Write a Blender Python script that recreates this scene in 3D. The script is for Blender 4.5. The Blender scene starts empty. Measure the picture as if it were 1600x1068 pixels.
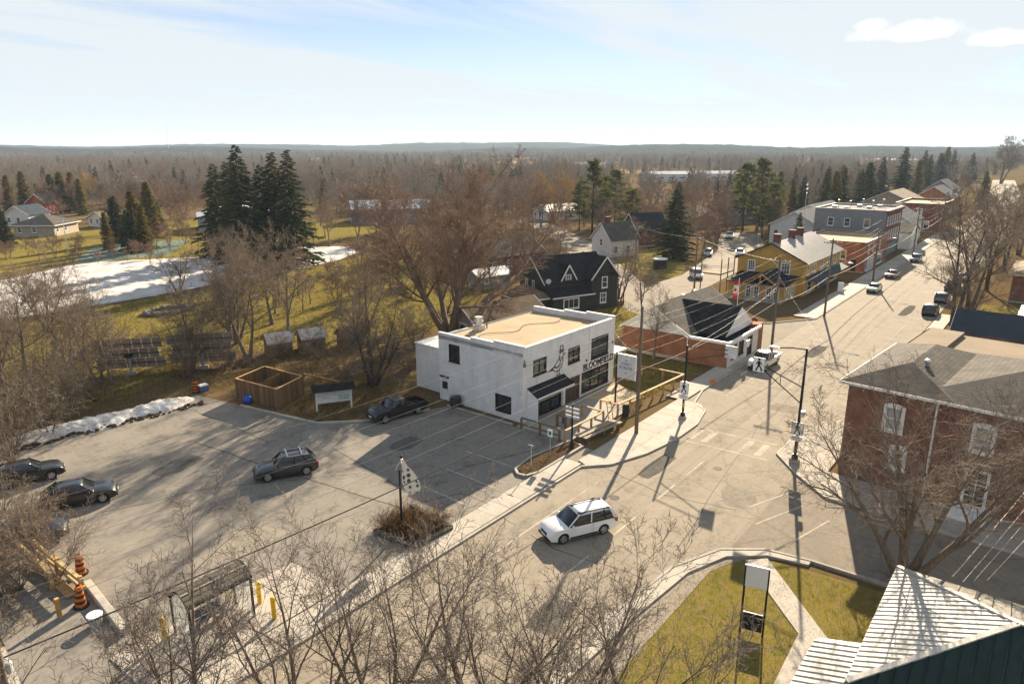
import bpy, bmesh, math, random
import numpy as np
from mathutils import Vector, Matrix

R = math.radians
scene = bpy.context.scene
COL = scene.collection
random.seed(7)

# ------------------------------------------------------------------ camera
CAM_H = 24.0
HEAD, PITCH, FPX = R(38.0), math.atan(305 / 1110), 1110.0
cam_data = bpy.data.cameras.new("camera")
cam = bpy.data.objects.new("camera", cam_data)
COL.objects.link(cam)
cam.location = (0, 0, CAM_H)
cam.rotation_euler = (R(90) - PITCH, 0, HEAD - R(90))
cam_data.sensor_width = 36
cam_data.lens = 36 * FPX / 1600
cam_data.clip_start = 0.5
cam_data.clip_end = 30000
scene.camera = cam

# ------------------------------------------------------------------ light
SUN_AZ, SUN_EL = R(18.0), R(23.0)          # azimuth from the street axis (+X), elevation
sun_data = bpy.data.lights.new("sun", 'SUN')
sun_data.energy = 5.0
sun_data.angle = R(0.55)
sun_data.color = (1.0, 0.83, 0.61)
sun = bpy.data.objects.new("sun", sun_data)
COL.objects.link(sun)
sd = Vector((math.cos(SUN_EL) * math.cos(SUN_AZ), math.cos(SUN_EL) * math.sin(SUN_AZ), math.sin(SUN_EL)))
sun.rotation_euler = sd.to_track_quat('Z', 'Y').to_euler()
sun.location = (0, 0, 200)

world = bpy.data.worlds.new("World")
scene.world = world
world.use_nodes = True
def build_world():
    nt = world.node_tree
    N, L = nt.nodes, nt.links
    N.clear()
    out = N.new('ShaderNodeOutputWorld')
    bg = N.new('ShaderNodeBackground')
    bg.inputs['Strength'].default_value = 0.06
    sky = N.new('ShaderNodeTexSky')
    sky.sky_type = 'NISHITA'
    sky.sun_disc = False
    sky.sun_elevation = SUN_EL
    sky.sun_rotation = R(90) - SUN_AZ
    sky.altitude = 1500
    sky.air_density = 0.62
    sky.dust_density = 0.0
    sky.ozone_density = 1.2
    tc = N.new('ShaderNodeTexCoord')
    sep = N.new('ShaderNodeSeparateXYZ')
    L.new(tc.outputs['Generated'], sep.inputs[0])
    def mth(op, a, b=None, clamp=False):
        m = N.new('ShaderNodeMath'); m.operation = op; m.use_clamp = clamp
        for i, v in enumerate((a, b)):
            if v is None: continue
            if isinstance(v, (int, float)): m.inputs[i].default_value = v
            else: L.new(v, m.inputs[i])
        return m.outputs[0]
    # high cloud sheet: directions projected on a plane above the place
    z = mth('ADD', mth('MAXIMUM', sep.outputs['Z'], 0.0), 0.035)
    comb = N.new('ShaderNodeCombineXYZ')
    L.new(mth('DIVIDE', sep.outputs['X'], z), comb.inputs[0])
    L.new(mth('DIVIDE', sep.outputs['Y'], z), comb.inputs[1])
    mp = N.new('ShaderNodeMapping')
    mp.inputs['Rotation'].default_value = (0, 0, R(52 - 8))
    mp.inputs['Scale'].default_value = (0.12, 0.5, 1)
    mp.inputs['Location'].default_value = (3.3, 1.45, 0)
    L.new(comb.outputs[0], mp.inputs[0])
    n1 = N.new('ShaderNodeTexNoise'); n1.inputs['Scale'].default_value = 1.0
    n1.inputs['Detail'].default_value = 5; n1.inputs['Roughness'].default_value = 0.56
    n1.inputs['Distortion'].default_value = 0.35
    L.new(mp.outputs[0], n1.inputs[0])
    rp = N.new('ShaderNodeMapRange'); rp.interpolation_type = 'SMOOTHSTEP'
    rp.inputs['From Min'].default_value = 0.38; rp.inputs['From Max'].default_value = 0.6
    L.new(n1.outputs[0], rp.inputs[0])
    low = N.new('ShaderNodeMapRange')                      # the sheet thickens towards the horizon
    low.inputs['From Min'].default_value = 0.03; low.inputs['From Max'].default_value = 0.19
    low.inputs['To Min'].default_value = 1.0; low.inputs['To Max'].default_value = 0.0
    L.new(sep.outputs['Z'], low.inputs[0])
    cl = mth('MULTIPLY', mth('ADD', mth('MULTIPLY', rp.outputs[0], 0.9), mth('MULTIPLY', low.outputs[0], 1.1)), 1.0, True)
    mix = N.new('ShaderNodeMixRGB')
    tint = N.new('ShaderNodeMixRGB'); tint.blend_type = 'MULTIPLY'; tint.inputs[0].default_value = 1; tint.inputs[2].default_value = (0.8, 0.77, 0.76, 1)   # tint that dims the clear sky and lowers its blue
    L.new(sky.outputs[0], tint.inputs[1])
    L.new(cl, mix.inputs[0]); L.new(tint.outputs[0], mix.inputs[1])
    mix.inputs[2].default_value = (4.0, 4.35, 4.6, 1)
    # three small fair-weather clouds
    cur = mix.outputs[0]
    nz = N.new('ShaderNodeTexNoise'); nz.inputs['Scale'].default_value = 26
    nz.inputs['Detail'].default_value = 4; nz.inputs['Roughness'].default_value = 0.6
    L.new(tc.outputs['Generated'], nz.inputs[0])
    def puff(px, py, rx, ry):
        nonlocal cur
        u, v = (px - 800) / FPX, (py - 534) / FPX
        fw = math.cos(PITCH) - v * math.sin(PITCH); up = -(math.sin(PITCH) + v * math.cos(PITCH))
        az = HEAD - math.atan2(u, fw); el = math.atan2(up, math.hypot(u, fw))
        right = Vector((math.sin(az), -math.cos(az), 0))
        d = Vector((math.cos(el) * math.cos(az), math.cos(el) * math.sin(az), math.sin(el)))
        upv = right.cross(d)
        def dot(vec):
            n = N.new('ShaderNodeVectorMath'); n.operation = 'DOT_PRODUCT'
            L.new(tc.outputs['Generated'], n.inputs[0]); n.inputs[1].default_value = vec
            return n.outputs['Value']
        a = mth('DIVIDE', dot(right), rx); b = mth('DIVIDE', mth('SUBTRACT', dot(upv), 0.0), ry)
        bl = mth('MULTIPLY', b, mth('ADD', 1.0, mth('MULTIPLY', mth('LESS_THAN', b, 0.0), 0.7)))
        rr = mth('ADD', mth('MULTIPLY', a, a), mth('MULTIPLY', bl, bl))
        f = mth('ADD', mth('SUBTRACT', 1.0, rr), mth('MULTIPLY', mth('SUBTRACT', nz.outputs[0], 0.5), 3.4))
        front = mth('GREATER_THAN', dot(d), 0.5)
        mr = N.new('ShaderNodeMapRange'); mr.interpolation_type = 'SMOOTHSTEP'
        mr.inputs['From Min'].default_value = -0.05; mr.inputs['From Max'].default_value = 0.85
        L.new(f, mr.inputs[0])
        m2 = N.new('ShaderNodeMixRGB')
        L.new(mth('MULTIPLY', mth('MULTIPLY', mr.outputs[0], front), 0.95), m2.inputs[0])
        L.new(cur, m2.inputs[1]); m2.inputs[2].default_value = (5.5, 5.5, 5.5, 1)
        cur = m2.outputs[0]
    puff(1425, 54, 0.064, 0.015)
    puff(1366, 40, 0.022, 0.009)
    puff(1590, 60, 0.058, 0.012)
    L.new(cur, bg.inputs['Color'])
    L.new(bg.outputs[0], out.inputs[0])
build_world()
world.cycles.sampling_method = 'MANUAL'
world.cycles.sample_map_resolution = 256

vs = scene.view_settings
vs.view_transform = 'Standard'
vs.look = 'None'
vs.exposure = 1.72
vs.gamma = 1.0
vs.use_curve_mapping = False
scene.cycles.max_bounces = 4
scene.cycles.diffuse_bounces = 3
scene.cycles.glossy_bounces = 2
scene.cycles.transmission_bounces = 4
scene.cycles.transparent_max_bounces = 8
scene.cycles.volume_bounces = 0

# ------------------------------------------------------------------ layout aid: point of the ground seen in a direction
def g(px, py, z=0.0):
    u, v = (px - 800) / FPX, (py - 534) / FPX
    fw = math.cos(PITCH) - v * math.sin(PITCH)
    dn = math.sin(PITCH) + v * math.cos(PITCH)
    k = (CAM_H - z) / dn
    return (k * (u * math.sin(HEAD) + fw * math.cos(HEAD)), k * (-u * math.cos(HEAD) + fw * math.sin(HEAD)))

# ------------------------------------------------------------------ materials
MATS = {}
def mat(name, col, rough=0.8, var=0.18, scale=2.0, bump=0.0, bscale=20.0, metal=0.0, spec=0.2,
        stretch=(1, 1, 1), col2=None, detail=5, fine=0.0, fscale=40, coat=0.0):
    if name in MATS: return MATS[name]
    m = bpy.data.materials.new(name); m.use_nodes = True
    nt = m.node_tree; N, L = nt.nodes, nt.links
    b = N['Principled BSDF']
    b.inputs['Roughness'].default_value = rough
    b.inputs['Metallic'].default_value = metal
    b.inputs['Specular IOR Level'].default_value = spec
    if coat: b.inputs['Coat Weight'].default_value = coat; b.inputs['Coat Roughness'].default_value = 0.05
    c1 = tuple(max(0, x * (1 - var)) for x in col) + (1,)
    c2 = tuple(min(1, x) for x in col2) + (1,) if col2 else tuple(min(1, x * (1 + var)) for x in col) + (1,)
    tc = N.new('ShaderNodeTexCoord'); mp = N.new('ShaderNodeMapping')
    mp.inputs['Scale'].default_value = stretch
    L.new(tc.outputs['Object'], mp.inputs[0])
    n = N.new('ShaderNodeTexNoise'); n.inputs['Scale'].default_value = scale; n.inputs['Detail'].default_value = detail
    n.inputs['Roughness'].default_value = 0.62
    L.new(mp.outputs[0], n.inputs[0])
    rp = N.new('ShaderNodeMapRange'); rp.inputs['From Min'].default_value = 0.3; rp.inputs['From Max'].default_value = 0.7
    L.new(n.outputs[0], rp.inputs[0])
    mx = N.new('ShaderNodeMixRGB'); mx.inputs[1].default_value = c1; mx.inputs[2].default_value = c2
    L.new(rp.outputs[0], mx.inputs[0])
    last = mx.outputs[0]
    if fine:
        f = N.new('ShaderNodeTexNoise'); f.inputs['Scale'].default_value = fscale; f.inputs['Detail'].default_value = 3
        L.new(tc.outputs['Object'], f.inputs[0])
        r2 = N.new('ShaderNodeMapRange'); r2.inputs['From Min'].default_value = 0.3; r2.inputs['From Max'].default_value = 0.7
        r2.inputs['To Min'].default_value = 1 - fine; r2.inputs['To Max'].default_value = 1 + fine
        L.new(f.outputs[0], r2.inputs[0])
        m2 = N.new('ShaderNodeVectorMath'); m2.operation = 'SCALE'
        L.new(last, m2.inputs[0]); L.new(r2.outputs[0], m2.inputs['Scale'])
        last = m2.outputs[0]
    L.new(last, b.inputs['Base Color'])
    if bump:
        bn = N.new('ShaderNodeTexNoise'); bn.inputs['Scale'].default_value = bscale; bn.inputs['Detail'].default_value = 4
        L.new(tc.outputs['Object'], bn.inputs[0])
        bp = N.new('ShaderNodeBump'); bp.inputs['Strength'].default_value = min(1, bump); bp.inputs['Distance'].default_value = 0.05
        L.new(bn.outputs[0], bp.inputs['Height']); L.new(bp.outputs[0], b.inputs['Normal'])
    MATS[name] = m
    return m

def pattern_mat(name, c1, c2, mortar, bw, rh, msize=0.012, rough=0.85, axis='wall', bump=0.5, off=0.5, wear=0.25):
    """courses of bricks, shingles or blocks too small to build singly"""
    if name in MATS: return MATS[name]
    m = bpy.data.materials.new(name); m.use_nodes = True
    nt = m.node_tree; N, L = nt.nodes, nt.links
    b = N['Principled BSDF']; b.inputs['Roughness'].default_value = rough; b.inputs['Specular IOR Level'].default_value = 0.05
    tc = N.new('ShaderNodeTexCoord'); sp = N.new('ShaderNodeSeparateXYZ'); cb = N.new('ShaderNodeCombineXYZ')
    L.new(tc.outputs['Object'], sp.inputs[0])
    ad = N.new('ShaderNodeMath'); ad.operation = 'ADD'
    L.new(sp.outputs['X'], ad.inputs[0]); L.new(sp.outputs['Y'], ad.inputs[1])
    L.new(ad.outputs[0], cb.inputs[0]); L.new(sp.outputs['Z'], cb.inputs[1])
    br = N.new('ShaderNodeTexBrick'); br.offset = off
    br.inputs['Scale'].default_value = 1.0
    br.inputs['Brick Width'].default_value = bw; br.inputs['Row Height'].default_value = rh
    br.inputs['Mortar Size'].default_value = msize; br.inputs['Mortar Smooth'].default_value = 0.2
    br.inputs['Color1'].default_value = tuple(c1) + (1,); br.inputs['Color2'].default_value = tuple(c2) + (1,)
    br.inputs['Mortar'].default_value = tuple(mortar) + (1,)
    L.new(cb.outputs[0], br.inputs[0])
    n = N.new('ShaderNodeTexNoise'); n.inputs['Scale'].default_value = 0.9; n.inputs['Detail'].default_value = 7
    L.new(tc.outputs['Object'], n.inputs[0])
    rp = N.new('ShaderNodeMapRange'); rp.inputs['From Min'].default_value = 0.3; rp.inputs['From Max'].default_value = 0.7
    rp.inputs['To Min'].default_value = 1 - wear; rp.inputs['To Max'].default_value = 1 + wear
    L.new(n.outputs[0], rp.inputs[0])
    sc = N.new('ShaderNodeVectorMath'); sc.operation = 'SCALE'
    L.new(br.outputs['Color'], sc.inputs[0]); L.new(rp.outputs[0], sc.inputs['Scale'])
    L.new(sc.outputs[0], b.inputs['Base Color'])
    bp = N.new('ShaderNodeBump'); bp.inputs['Strength'].default_value = bump; bp.inputs['Distance'].default_value = 0.01
    bp.invert = True
    L.new(br.outputs['Fac'], bp.inputs['Height']); L.new(bp.outputs[0], b.inputs['Normal'])
    MATS[name] = m
    return m

def ground_mat(name, cols, scales, rough=0.95, bump=0.5, bscale=6, stretch=None):
    """mix of several soil / grass tones by noise at several sizes"""
    if name in MATS: return MATS[name]
    m = bpy.data.materials.new(name); m.use_nodes = True
    nt = m.node_tree; N, L = nt.nodes, nt.links
    b = N['Principled BSDF']; b.inputs['Roughness'].default_value = rough; b.inputs['Specular IOR Level'].default_value = 0.12 if 'asphalt' in name else 0.0
    tc = N.new('ShaderNodeTexCoord'); mp = N.new('ShaderNodeMapping')
    if stretch: mp.inputs['Scale'].default_value = stretch
    L.new(tc.outputs['Object'], mp.inputs[0])
    last = None
    for i, (c, s) in enumerate(zip(cols[1:], scales)):
        n = N.new('ShaderNodeTexNoise'); n.inputs['Scale'].default_value = s; n.inputs['Detail'].default_value = 6
        n.inputs['Roughness'].default_value = 0.65
        L.new((mp if i == 0 else tc).outputs[0 if i == 0 else 'Object'], n.inputs[0])
        rp = N.new('ShaderNodeMapRange'); rp.inputs['From Min'].default_value = 0.38; rp.inputs['From Max'].default_value = 0.6
        L.new(n.outputs[0], rp.inputs[0])
        mx = N.new('ShaderNodeMixRGB'); L.new(rp.outputs[0], mx.inputs[0])
        if last is None: mx.inputs[1].default_value = tuple(cols[0]) + (1,)
        else: L.new(last, mx.inputs[1])
        mx.inputs[2].default_value = tuple(c) + (1,)
        last = mx.outputs[0]
    L.new(last, b.inputs['Base Color'])
    bn = N.new('ShaderNodeTexNoise'); bn.inputs['Scale'].default_value = bscale; bn.inputs['Detail'].default_value = 6
    L.new(tc.outputs['Object'], bn.inputs[0])
    bp = N.new('ShaderNodeBump'); bp.inputs['Strength'].default_value = bump; bp.inputs['Distance'].default_value = 0.08
    L.new(bn.outputs[0], bp.inputs['Height']); L.new(bp.outputs[0], b.inputs['Normal'])
    MATS[name] = m
    return m

def rib_mat(name, col, col2, pitch, axis, rough=0.7, var=0.12):
    """narrow boards or clapboards: a saw-tooth relief along one axis"""
    if name in MATS: return MATS[name]
    m = mat(name, col, rough, var, 1.5, col2=col2)
    nt = m.node_tree; N, L = nt.nodes, nt.links
    b = N['Principled BSDF']
    tc = N.new('ShaderNodeTexCoord'); sp = N.new('ShaderNodeSeparateXYZ'); L.new(tc.outputs['Object'], sp.inputs[0])
    if axis == 'Z': src = sp.outputs['Z']
    else:
        a = N.new('ShaderNodeMath'); a.operation = 'ADD'; L.new(sp.outputs['X'], a.inputs[0]); L.new(sp.outputs['Y'], a.inputs[1]); src = a.outputs[0]
    d = N.new('ShaderNodeMath'); d.operation = 'DIVIDE'; d.inputs[1].default_value = pitch; L.new(src, d.inputs[0])
    f = N.new('ShaderNodeMath'); f.operation = 'FRACT'; L.new(d.outputs[0], f.inputs[0])
    if axis != 'Z':
        pw = N.new('ShaderNodeMath'); pw.operation = 'LESS_THAN'; pw.inputs[1].default_value = 0.14; L.new(f.outputs[0], pw.inputs[0]); f = pw
    bp = N.new('ShaderNodeBump'); bp.inputs['Strength'].default_value = 0.8; bp.inputs['Distance'].default_value = 0.03; bp.invert = True
    L.new(f.outputs[0], bp.inputs['Height']); L.new(bp.outputs[0], b.inputs['Normal'])
    return m

GLASS = mat('window_glass', (0.025, 0.03, 0.035), 0.06, 0.3, 0.7, spec=0.8)
GLASS2 = mat('store_glass', (0.05, 0.055, 0.055), 0.05, 0.6, 0.5, spec=0.8)
WHITE = mat('white_trim', (0.72, 0.72, 0.7), 0.5, 0.07, 3)
BLACK = mat('black_metal', (0.018, 0.018, 0.02), 0.45, 0.2, 5)
DARK = mat('dark_rubber', (0.02, 0.02, 0.02), 0.8, 0.2, 5)
STEEL = mat('galvanised_steel', (0.5, 0.51, 0.52), 0.4, 0.12, 4, metal=0.7)
CONC = mat('concrete', (0.36, 0.33, 0.285), 0.9, 0.16, 0.8, 0.15, 30, fine=0.12, fscale=12)
WOODN = mat('fresh_timber', (0.42, 0.25, 0.115), 0.75, 0.22, 3, stretch=(1, 1, 6), fine=0.12)
WOODO = mat('weathered_timber', (0.17, 0.115, 0.07), 0.85, 0.3, 3, stretch=(1, 1, 5), fine=0.15)
POLEW = mat('utility_pole_timber', (0.16, 0.125, 0.095), 0.9, 0.3, 2.5, 0.2, 14, stretch=(4, 4, 0.6))
SHGREY = pattern_mat('grey_shingle', (0.108, 0.097, 0.084), (0.075, 0.068, 0.06), (0.07, 0.065, 0.06), 0.45, 0.1, 0.012, bump=0.7)
SHBROWN = pattern_mat('brown_shingle', (0.19, 0.14, 0.09), (0.14, 0.1, 0.065), (0.08, 0.06, 0.04), 0.4, 0.09, 0.012)
SHDARK = pattern_mat('dark_shingle', (0.035, 0.036, 0.04), (0.022, 0.023, 0.026), (0.012, 0.012, 0.013), 0.4, 0.09, 0.012)
SHBLUE = pattern_mat('slate_blue_shingle', (0.05, 0.065, 0.085), (0.035, 0.048, 0.065), (0.02, 0.025, 0.03), 0.4, 0.1, 0.012)
SHTAN = pattern_mat('tan_shingle', (0.27, 0.21, 0.14), (0.2, 0.16, 0.11), (0.11, 0.09, 0.06), 0.4, 0.1, 0.012)
BRICKR = pattern_mat('red_brown_brick', (0.25, 0.095, 0.055), (0.16, 0.066, 0.045), (0.22, 0.18, 0.15), 0.23, 0.075, 0.009, wear=0.35)
BRICKO = pattern_mat('orange_brick', (0.34, 0.125, 0.055), (0.27, 0.1, 0.05), (0.26, 0.2, 0.15), 0.23, 0.075, 0.009)
BRICKM = pattern_mat('maroon_brick', (0.17, 0.05, 0.042), (0.12, 0.04, 0.035), (0.15, 0.1, 0.09), 0.23, 0.075, 0.009)
PAINTB = pattern_mat('white_painted_block', (0.74, 0.735, 0.71), (0.69, 0.685, 0.665), (0.56, 0.555, 0.54), 0.42, 0.2, 0.008, bump=0.6, wear=0.09)
SIDEDK = rib_mat('charcoal_siding', (0.034, 0.037, 0.035), (0.046, 0.05, 0.047), 0.3, 'H')
SIDEYE = rib_mat('ochre_siding', (0.52, 0.32, 0.07), (0.58, 0.36, 0.085), 0.16, 'Z')
SIDEGR = rib_mat('blue_grey_siding', (0.2, 0.215, 0.23), (0.25, 0.265, 0.28), 0.25, 'H')
SIDEWH = rib_mat('white_siding', (0.6, 0.59, 0.56), (0.68, 0.67, 0.63), 0.16, 'Z')
SIDETN = rib_mat('tan_siding', (0.33, 0.28, 0.21), (0.4, 0.34, 0.26), 0.16, 'Z')
ASPH = ground_mat('parking_asphalt', [(0.175, 0.16, 0.142), (0.26, 0.232, 0.195), (0.15, 0.139, 0.125), (0.225, 0.204, 0.176)], [0.12, 0.4, 3], bump=0.12, bscale=30, stretch=(1, 0.3, 1))
ROADM = ground_mat('road_asphalt', [(0.2, 0.172, 0.135), (0.32, 0.28, 0.22), (0.2, 0.173, 0.136), (0.27, 0.236, 0.187)], [1.1, 0.3, 4], bump=0.1, bscale=30, stretch=(0.012, 0.75, 1))
SIDERD = ground_mat('side_road_asphalt', [(0.2, 0.175, 0.14), (0.25, 0.215, 0.17), (0.19, 0.165, 0.135)], [0.4, 3], bump=0.1, bscale=30)
GROUND = ground_mat('leaf_litter_ground', [(0.12, 0.08, 0.042), (0.16, 0.115, 0.055), (0.09, 0.075, 0.03), (0.13, 0.088, 0.05)], [0.02, 0.09, 1.3], bump=0.7, bscale=2.5)
LAWN = ground_mat('early_spring_lawn', [(0.17, 0.15, 0.02), (0.215, 0.175, 0.03), (0.115, 0.115, 0.022), (0.2, 0.15, 0.06)], [0.13, 0.6, 2.2], bump=0.8, bscale=16)
FIELD = ground_mat('dry_field', [(0.3, 0.2, 0.085), (0.34, 0.24, 0.11), (0.25, 0.17, 0.08)], [0.03, 0.2], bump=0.2, bscale=2)
SOIL = ground_mat('bed_soil', [(0.07, 0.05, 0.034), (0.11, 0.08, 0.05), (0.05, 0.037, 0.026)], [1.2, 6], bump=0.9, bscale=9)
ICE = ground_mat('pond_ice', [(0.52, 0.5, 0.49), (0.66, 0.64, 0.62), (0.43, 0.415, 0.4)], [0.05, 0.22], rough=0.55, bump=0.12, bscale=2, stretch=(1, 2.2, 1))
PAINTW = ground_mat('worn_road_paint', [(0.42, 0.38, 0.31), (0.26, 0.225, 0.175), (0.45, 0.41, 0.34)], [2.5, 0.8], bump=0.05)
def weather(m, amount=.3, stain=.8, crack=.22, streak=False):
    """stains, worn spots and hairline cracks multiplied into a paved or painted surface"""
    N, L = m.node_tree.nodes, m.node_tree.links; b = N['Principled BSDF']; src = b.inputs['Base Color'].links[0].from_socket
    tc = N.new('ShaderNodeTexCoord'); n = N.new('ShaderNodeTexNoise'); n.inputs['Scale'].default_value = stain; n.inputs['Detail'].default_value = 5; n.inputs['Roughness'].default_value = .7
    if streak:
        mp = N.new('ShaderNodeMapping'); mp.inputs['Scale'].default_value = (1.6, 1.6, .12); L.new(tc.outputs['Object'], mp.inputs[0]); L.new(mp.outputs[0], n.inputs[0])
    else: L.new(tc.outputs['Object'], n.inputs[0])
    r = N.new('ShaderNodeMapRange'); r.inputs['From Min'].default_value = .54; r.inputs['From Max'].default_value = .68; r.inputs['To Min'].default_value = 1; r.inputs['To Max'].default_value = 1 - amount
    L.new(n.outputs[0], r.inputs[0]); f = r.outputs[0]
    if crack:
        v = N.new('ShaderNodeTexVoronoi'); v.feature = 'DISTANCE_TO_EDGE'; v.inputs['Scale'].default_value = crack
        w = N.new('ShaderNodeTexNoise'); w.inputs['Scale'].default_value = 1.5; w.inputs['Detail'].default_value = 4; L.new(tc.outputs['Object'], w.inputs[0])
        ad = N.new('ShaderNodeVectorMath'); ad.operation = 'MULTIPLY_ADD'; ad.inputs[1].default_value = (.8, .8, .8); L.new(w.outputs['Color'], ad.inputs[0]); L.new(tc.outputs['Object'], ad.inputs[2]); L.new(ad.outputs[0], v.inputs[0])
        r2 = N.new('ShaderNodeMapRange'); r2.inputs['From Min'].default_value = .002; r2.inputs['From Max'].default_value = .009; r2.inputs['To Min'].default_value = .76; r2.inputs['To Max'].default_value = 1
        L.new(v.outputs['Distance'], r2.inputs[0]); mu = N.new('ShaderNodeMath'); mu.operation = 'MULTIPLY'; L.new(f, mu.inputs[0]); L.new(r2.outputs[0], mu.inputs[1]); f = mu.outputs[0]
    sc = N.new('ShaderNodeVectorMath'); sc.operation = 'SCALE'; L.new(src, sc.inputs[0]); L.new(f, sc.inputs['Scale']); L.new(sc.outputs[0], b.inputs['Base Color'])
    return m
weather(ASPH, .3, .45, .16); weather(ROADM, .22, .6, .12); weather(SIDERD, .28, .5, .15); weather(CONC, .2, .9, 0); weather(PAINTB, .09, 1.0, 0, True); weather(BRICKR, .3, .6, 0, True); weather(BRICKO, .22, .6, 0, True); weather(SIDEYE, .15, .8, 0, True)
TAR = mat('tar_line', (0.045, 0.042, 0.04), 0.8, 0.25, 3)
BARK = mat('grey_bark', (0.15, 0.118, 0.088), 0.95, 0.35, 2.5, 0.4, 12, stretch=(3, 3, 0.6))
BARKD = mat('dark_bark', (0.07, 0.055, 0.044), 0.95, 0.3, 2.5, 0.3, 12)
TWIG = mat('grey_brown_twig', (0.2, 0.155, 0.115), 0.95, 0.3, 0.6)
TWIGR = mat('russet_twig', (0.215, 0.142, 0.1), 0.95, 0.3, 0.4)
TWIGY = mat('golden_twig', (0.34, 0.215, 0.065), 0.95, 0.25, 0.4)
TWIGF = mat('woodland_twig', (0.22, 0.187, 0.158), 0.95, 0.3, 0.05)
def leafy(m, k):
    """needles and blades let some light through"""
    N, L = m.node_tree.nodes, m.node_tree.links; b = N['Principled BSDF']; out = N['Material Output']
    tr = N.new('ShaderNodeBsdfTranslucent'); mx = N.new('ShaderNodeMixShader'); mx.inputs[0].default_value = k
    L.new(b.inputs['Base Color'].links[0].from_socket, tr.inputs['Color']); L.new(b.outputs[0], mx.inputs[1]); L.new(tr.outputs[0], mx.inputs[2]); L.new(mx.outputs[0], out.inputs['Surface'])
    return m
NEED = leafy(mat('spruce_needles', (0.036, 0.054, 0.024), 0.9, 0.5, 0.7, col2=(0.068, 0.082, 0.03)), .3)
NEEDY = leafy(mat('sunlit_colour_cedar_needles', (0.11, 0.1, 0.022), 0.9, 0.5, 0.5, col2=(0.2, 0.145, 0.03)), .4)  # the yellow of sunlit needles is put into the base colour
NEEDP = leafy(mat('pine_needles', (0.075, 0.095, 0.028), 0.9, 0.5, 0.5, col2=(0.13, 0.13, 0.04)), .4)

def each_own(m, amt):
    """every board or slab its own shade"""
    N, L = m.node_tree.nodes, m.node_tree.links; b = N['Principled BSDF']; src = b.inputs['Base Color'].links[0].from_socket
    oi = N.new('ShaderNodeObjectInfo'); r = N.new('ShaderNodeMapRange'); r.inputs['To Min'].default_value = 1 - amt; r.inputs['To Max'].default_value = 1 + amt
    L.new(oi.outputs['Random'], r.inputs[0]); sc = N.new('ShaderNodeVectorMath'); sc.operation = 'SCALE'; L.new(src, sc.inputs[0]); L.new(r.outputs[0], sc.inputs['Scale']); L.new(sc.outputs[0], b.inputs['Base Color'])
    return m
each_own(CONC, .1); each_own(WOODN, .15)
# ------------------------------------------------------------------ mesh helpers
def fast_mesh(name, V, Q, smooth=False):
    """V (n,3) float, Q (m,k) int, all faces with k corners"""
    me = bpy.data.meshes.new(name)
    V = np.ascontiguousarray(V, dtype=np.float32); Q = np.ascontiguousarray(Q, dtype=np.int32)
    me.vertices.add(len(V)); me.vertices.foreach_set('co', V.ravel())
    k = Q.shape[1]
    me.loops.add(Q.size); me.loops.foreach_set('vertex_index', Q.ravel())
    me.polygons.add(len(Q)); me.polygons.foreach_set('loop_start', np.arange(0, Q.size, k, dtype=np.int32))
    if smooth: me.polygons.foreach_set('use_smooth', np.ones(len(Q), dtype=bool))
    me.update(calc_edges=True)
    return me

def link(name, me, material=None, parent=None, loc=None, rz=0.0):
    o = bpy.data.objects.new(name, me)
    COL.objects.link(o)
    if me is not None and material is not None and len(me.materials) == 0: me.materials.append(material)
    if parent is not None: o.parent = parent
    if loc is not None: o.location = (loc[0], loc[1], loc[2] if len(loc) > 2 else 0)
    if rz: o.rotation_euler = (0, 0, rz)
    return o

def tag(o, label=None, cat=None, group=None, kind=None):
    if label: o['label'] = label
    if cat: o['category'] = cat
    if group: o['group'] = group
    if kind: o['kind'] = kind
    return o

def thing(name, label, cat, loc=(0, 0, 0), rz=0.0, group=None):
    o = link(name, None, None, None, loc, rz)
    o.empty_display_size = 0.3
    return tag(o, label, cat, group)

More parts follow.
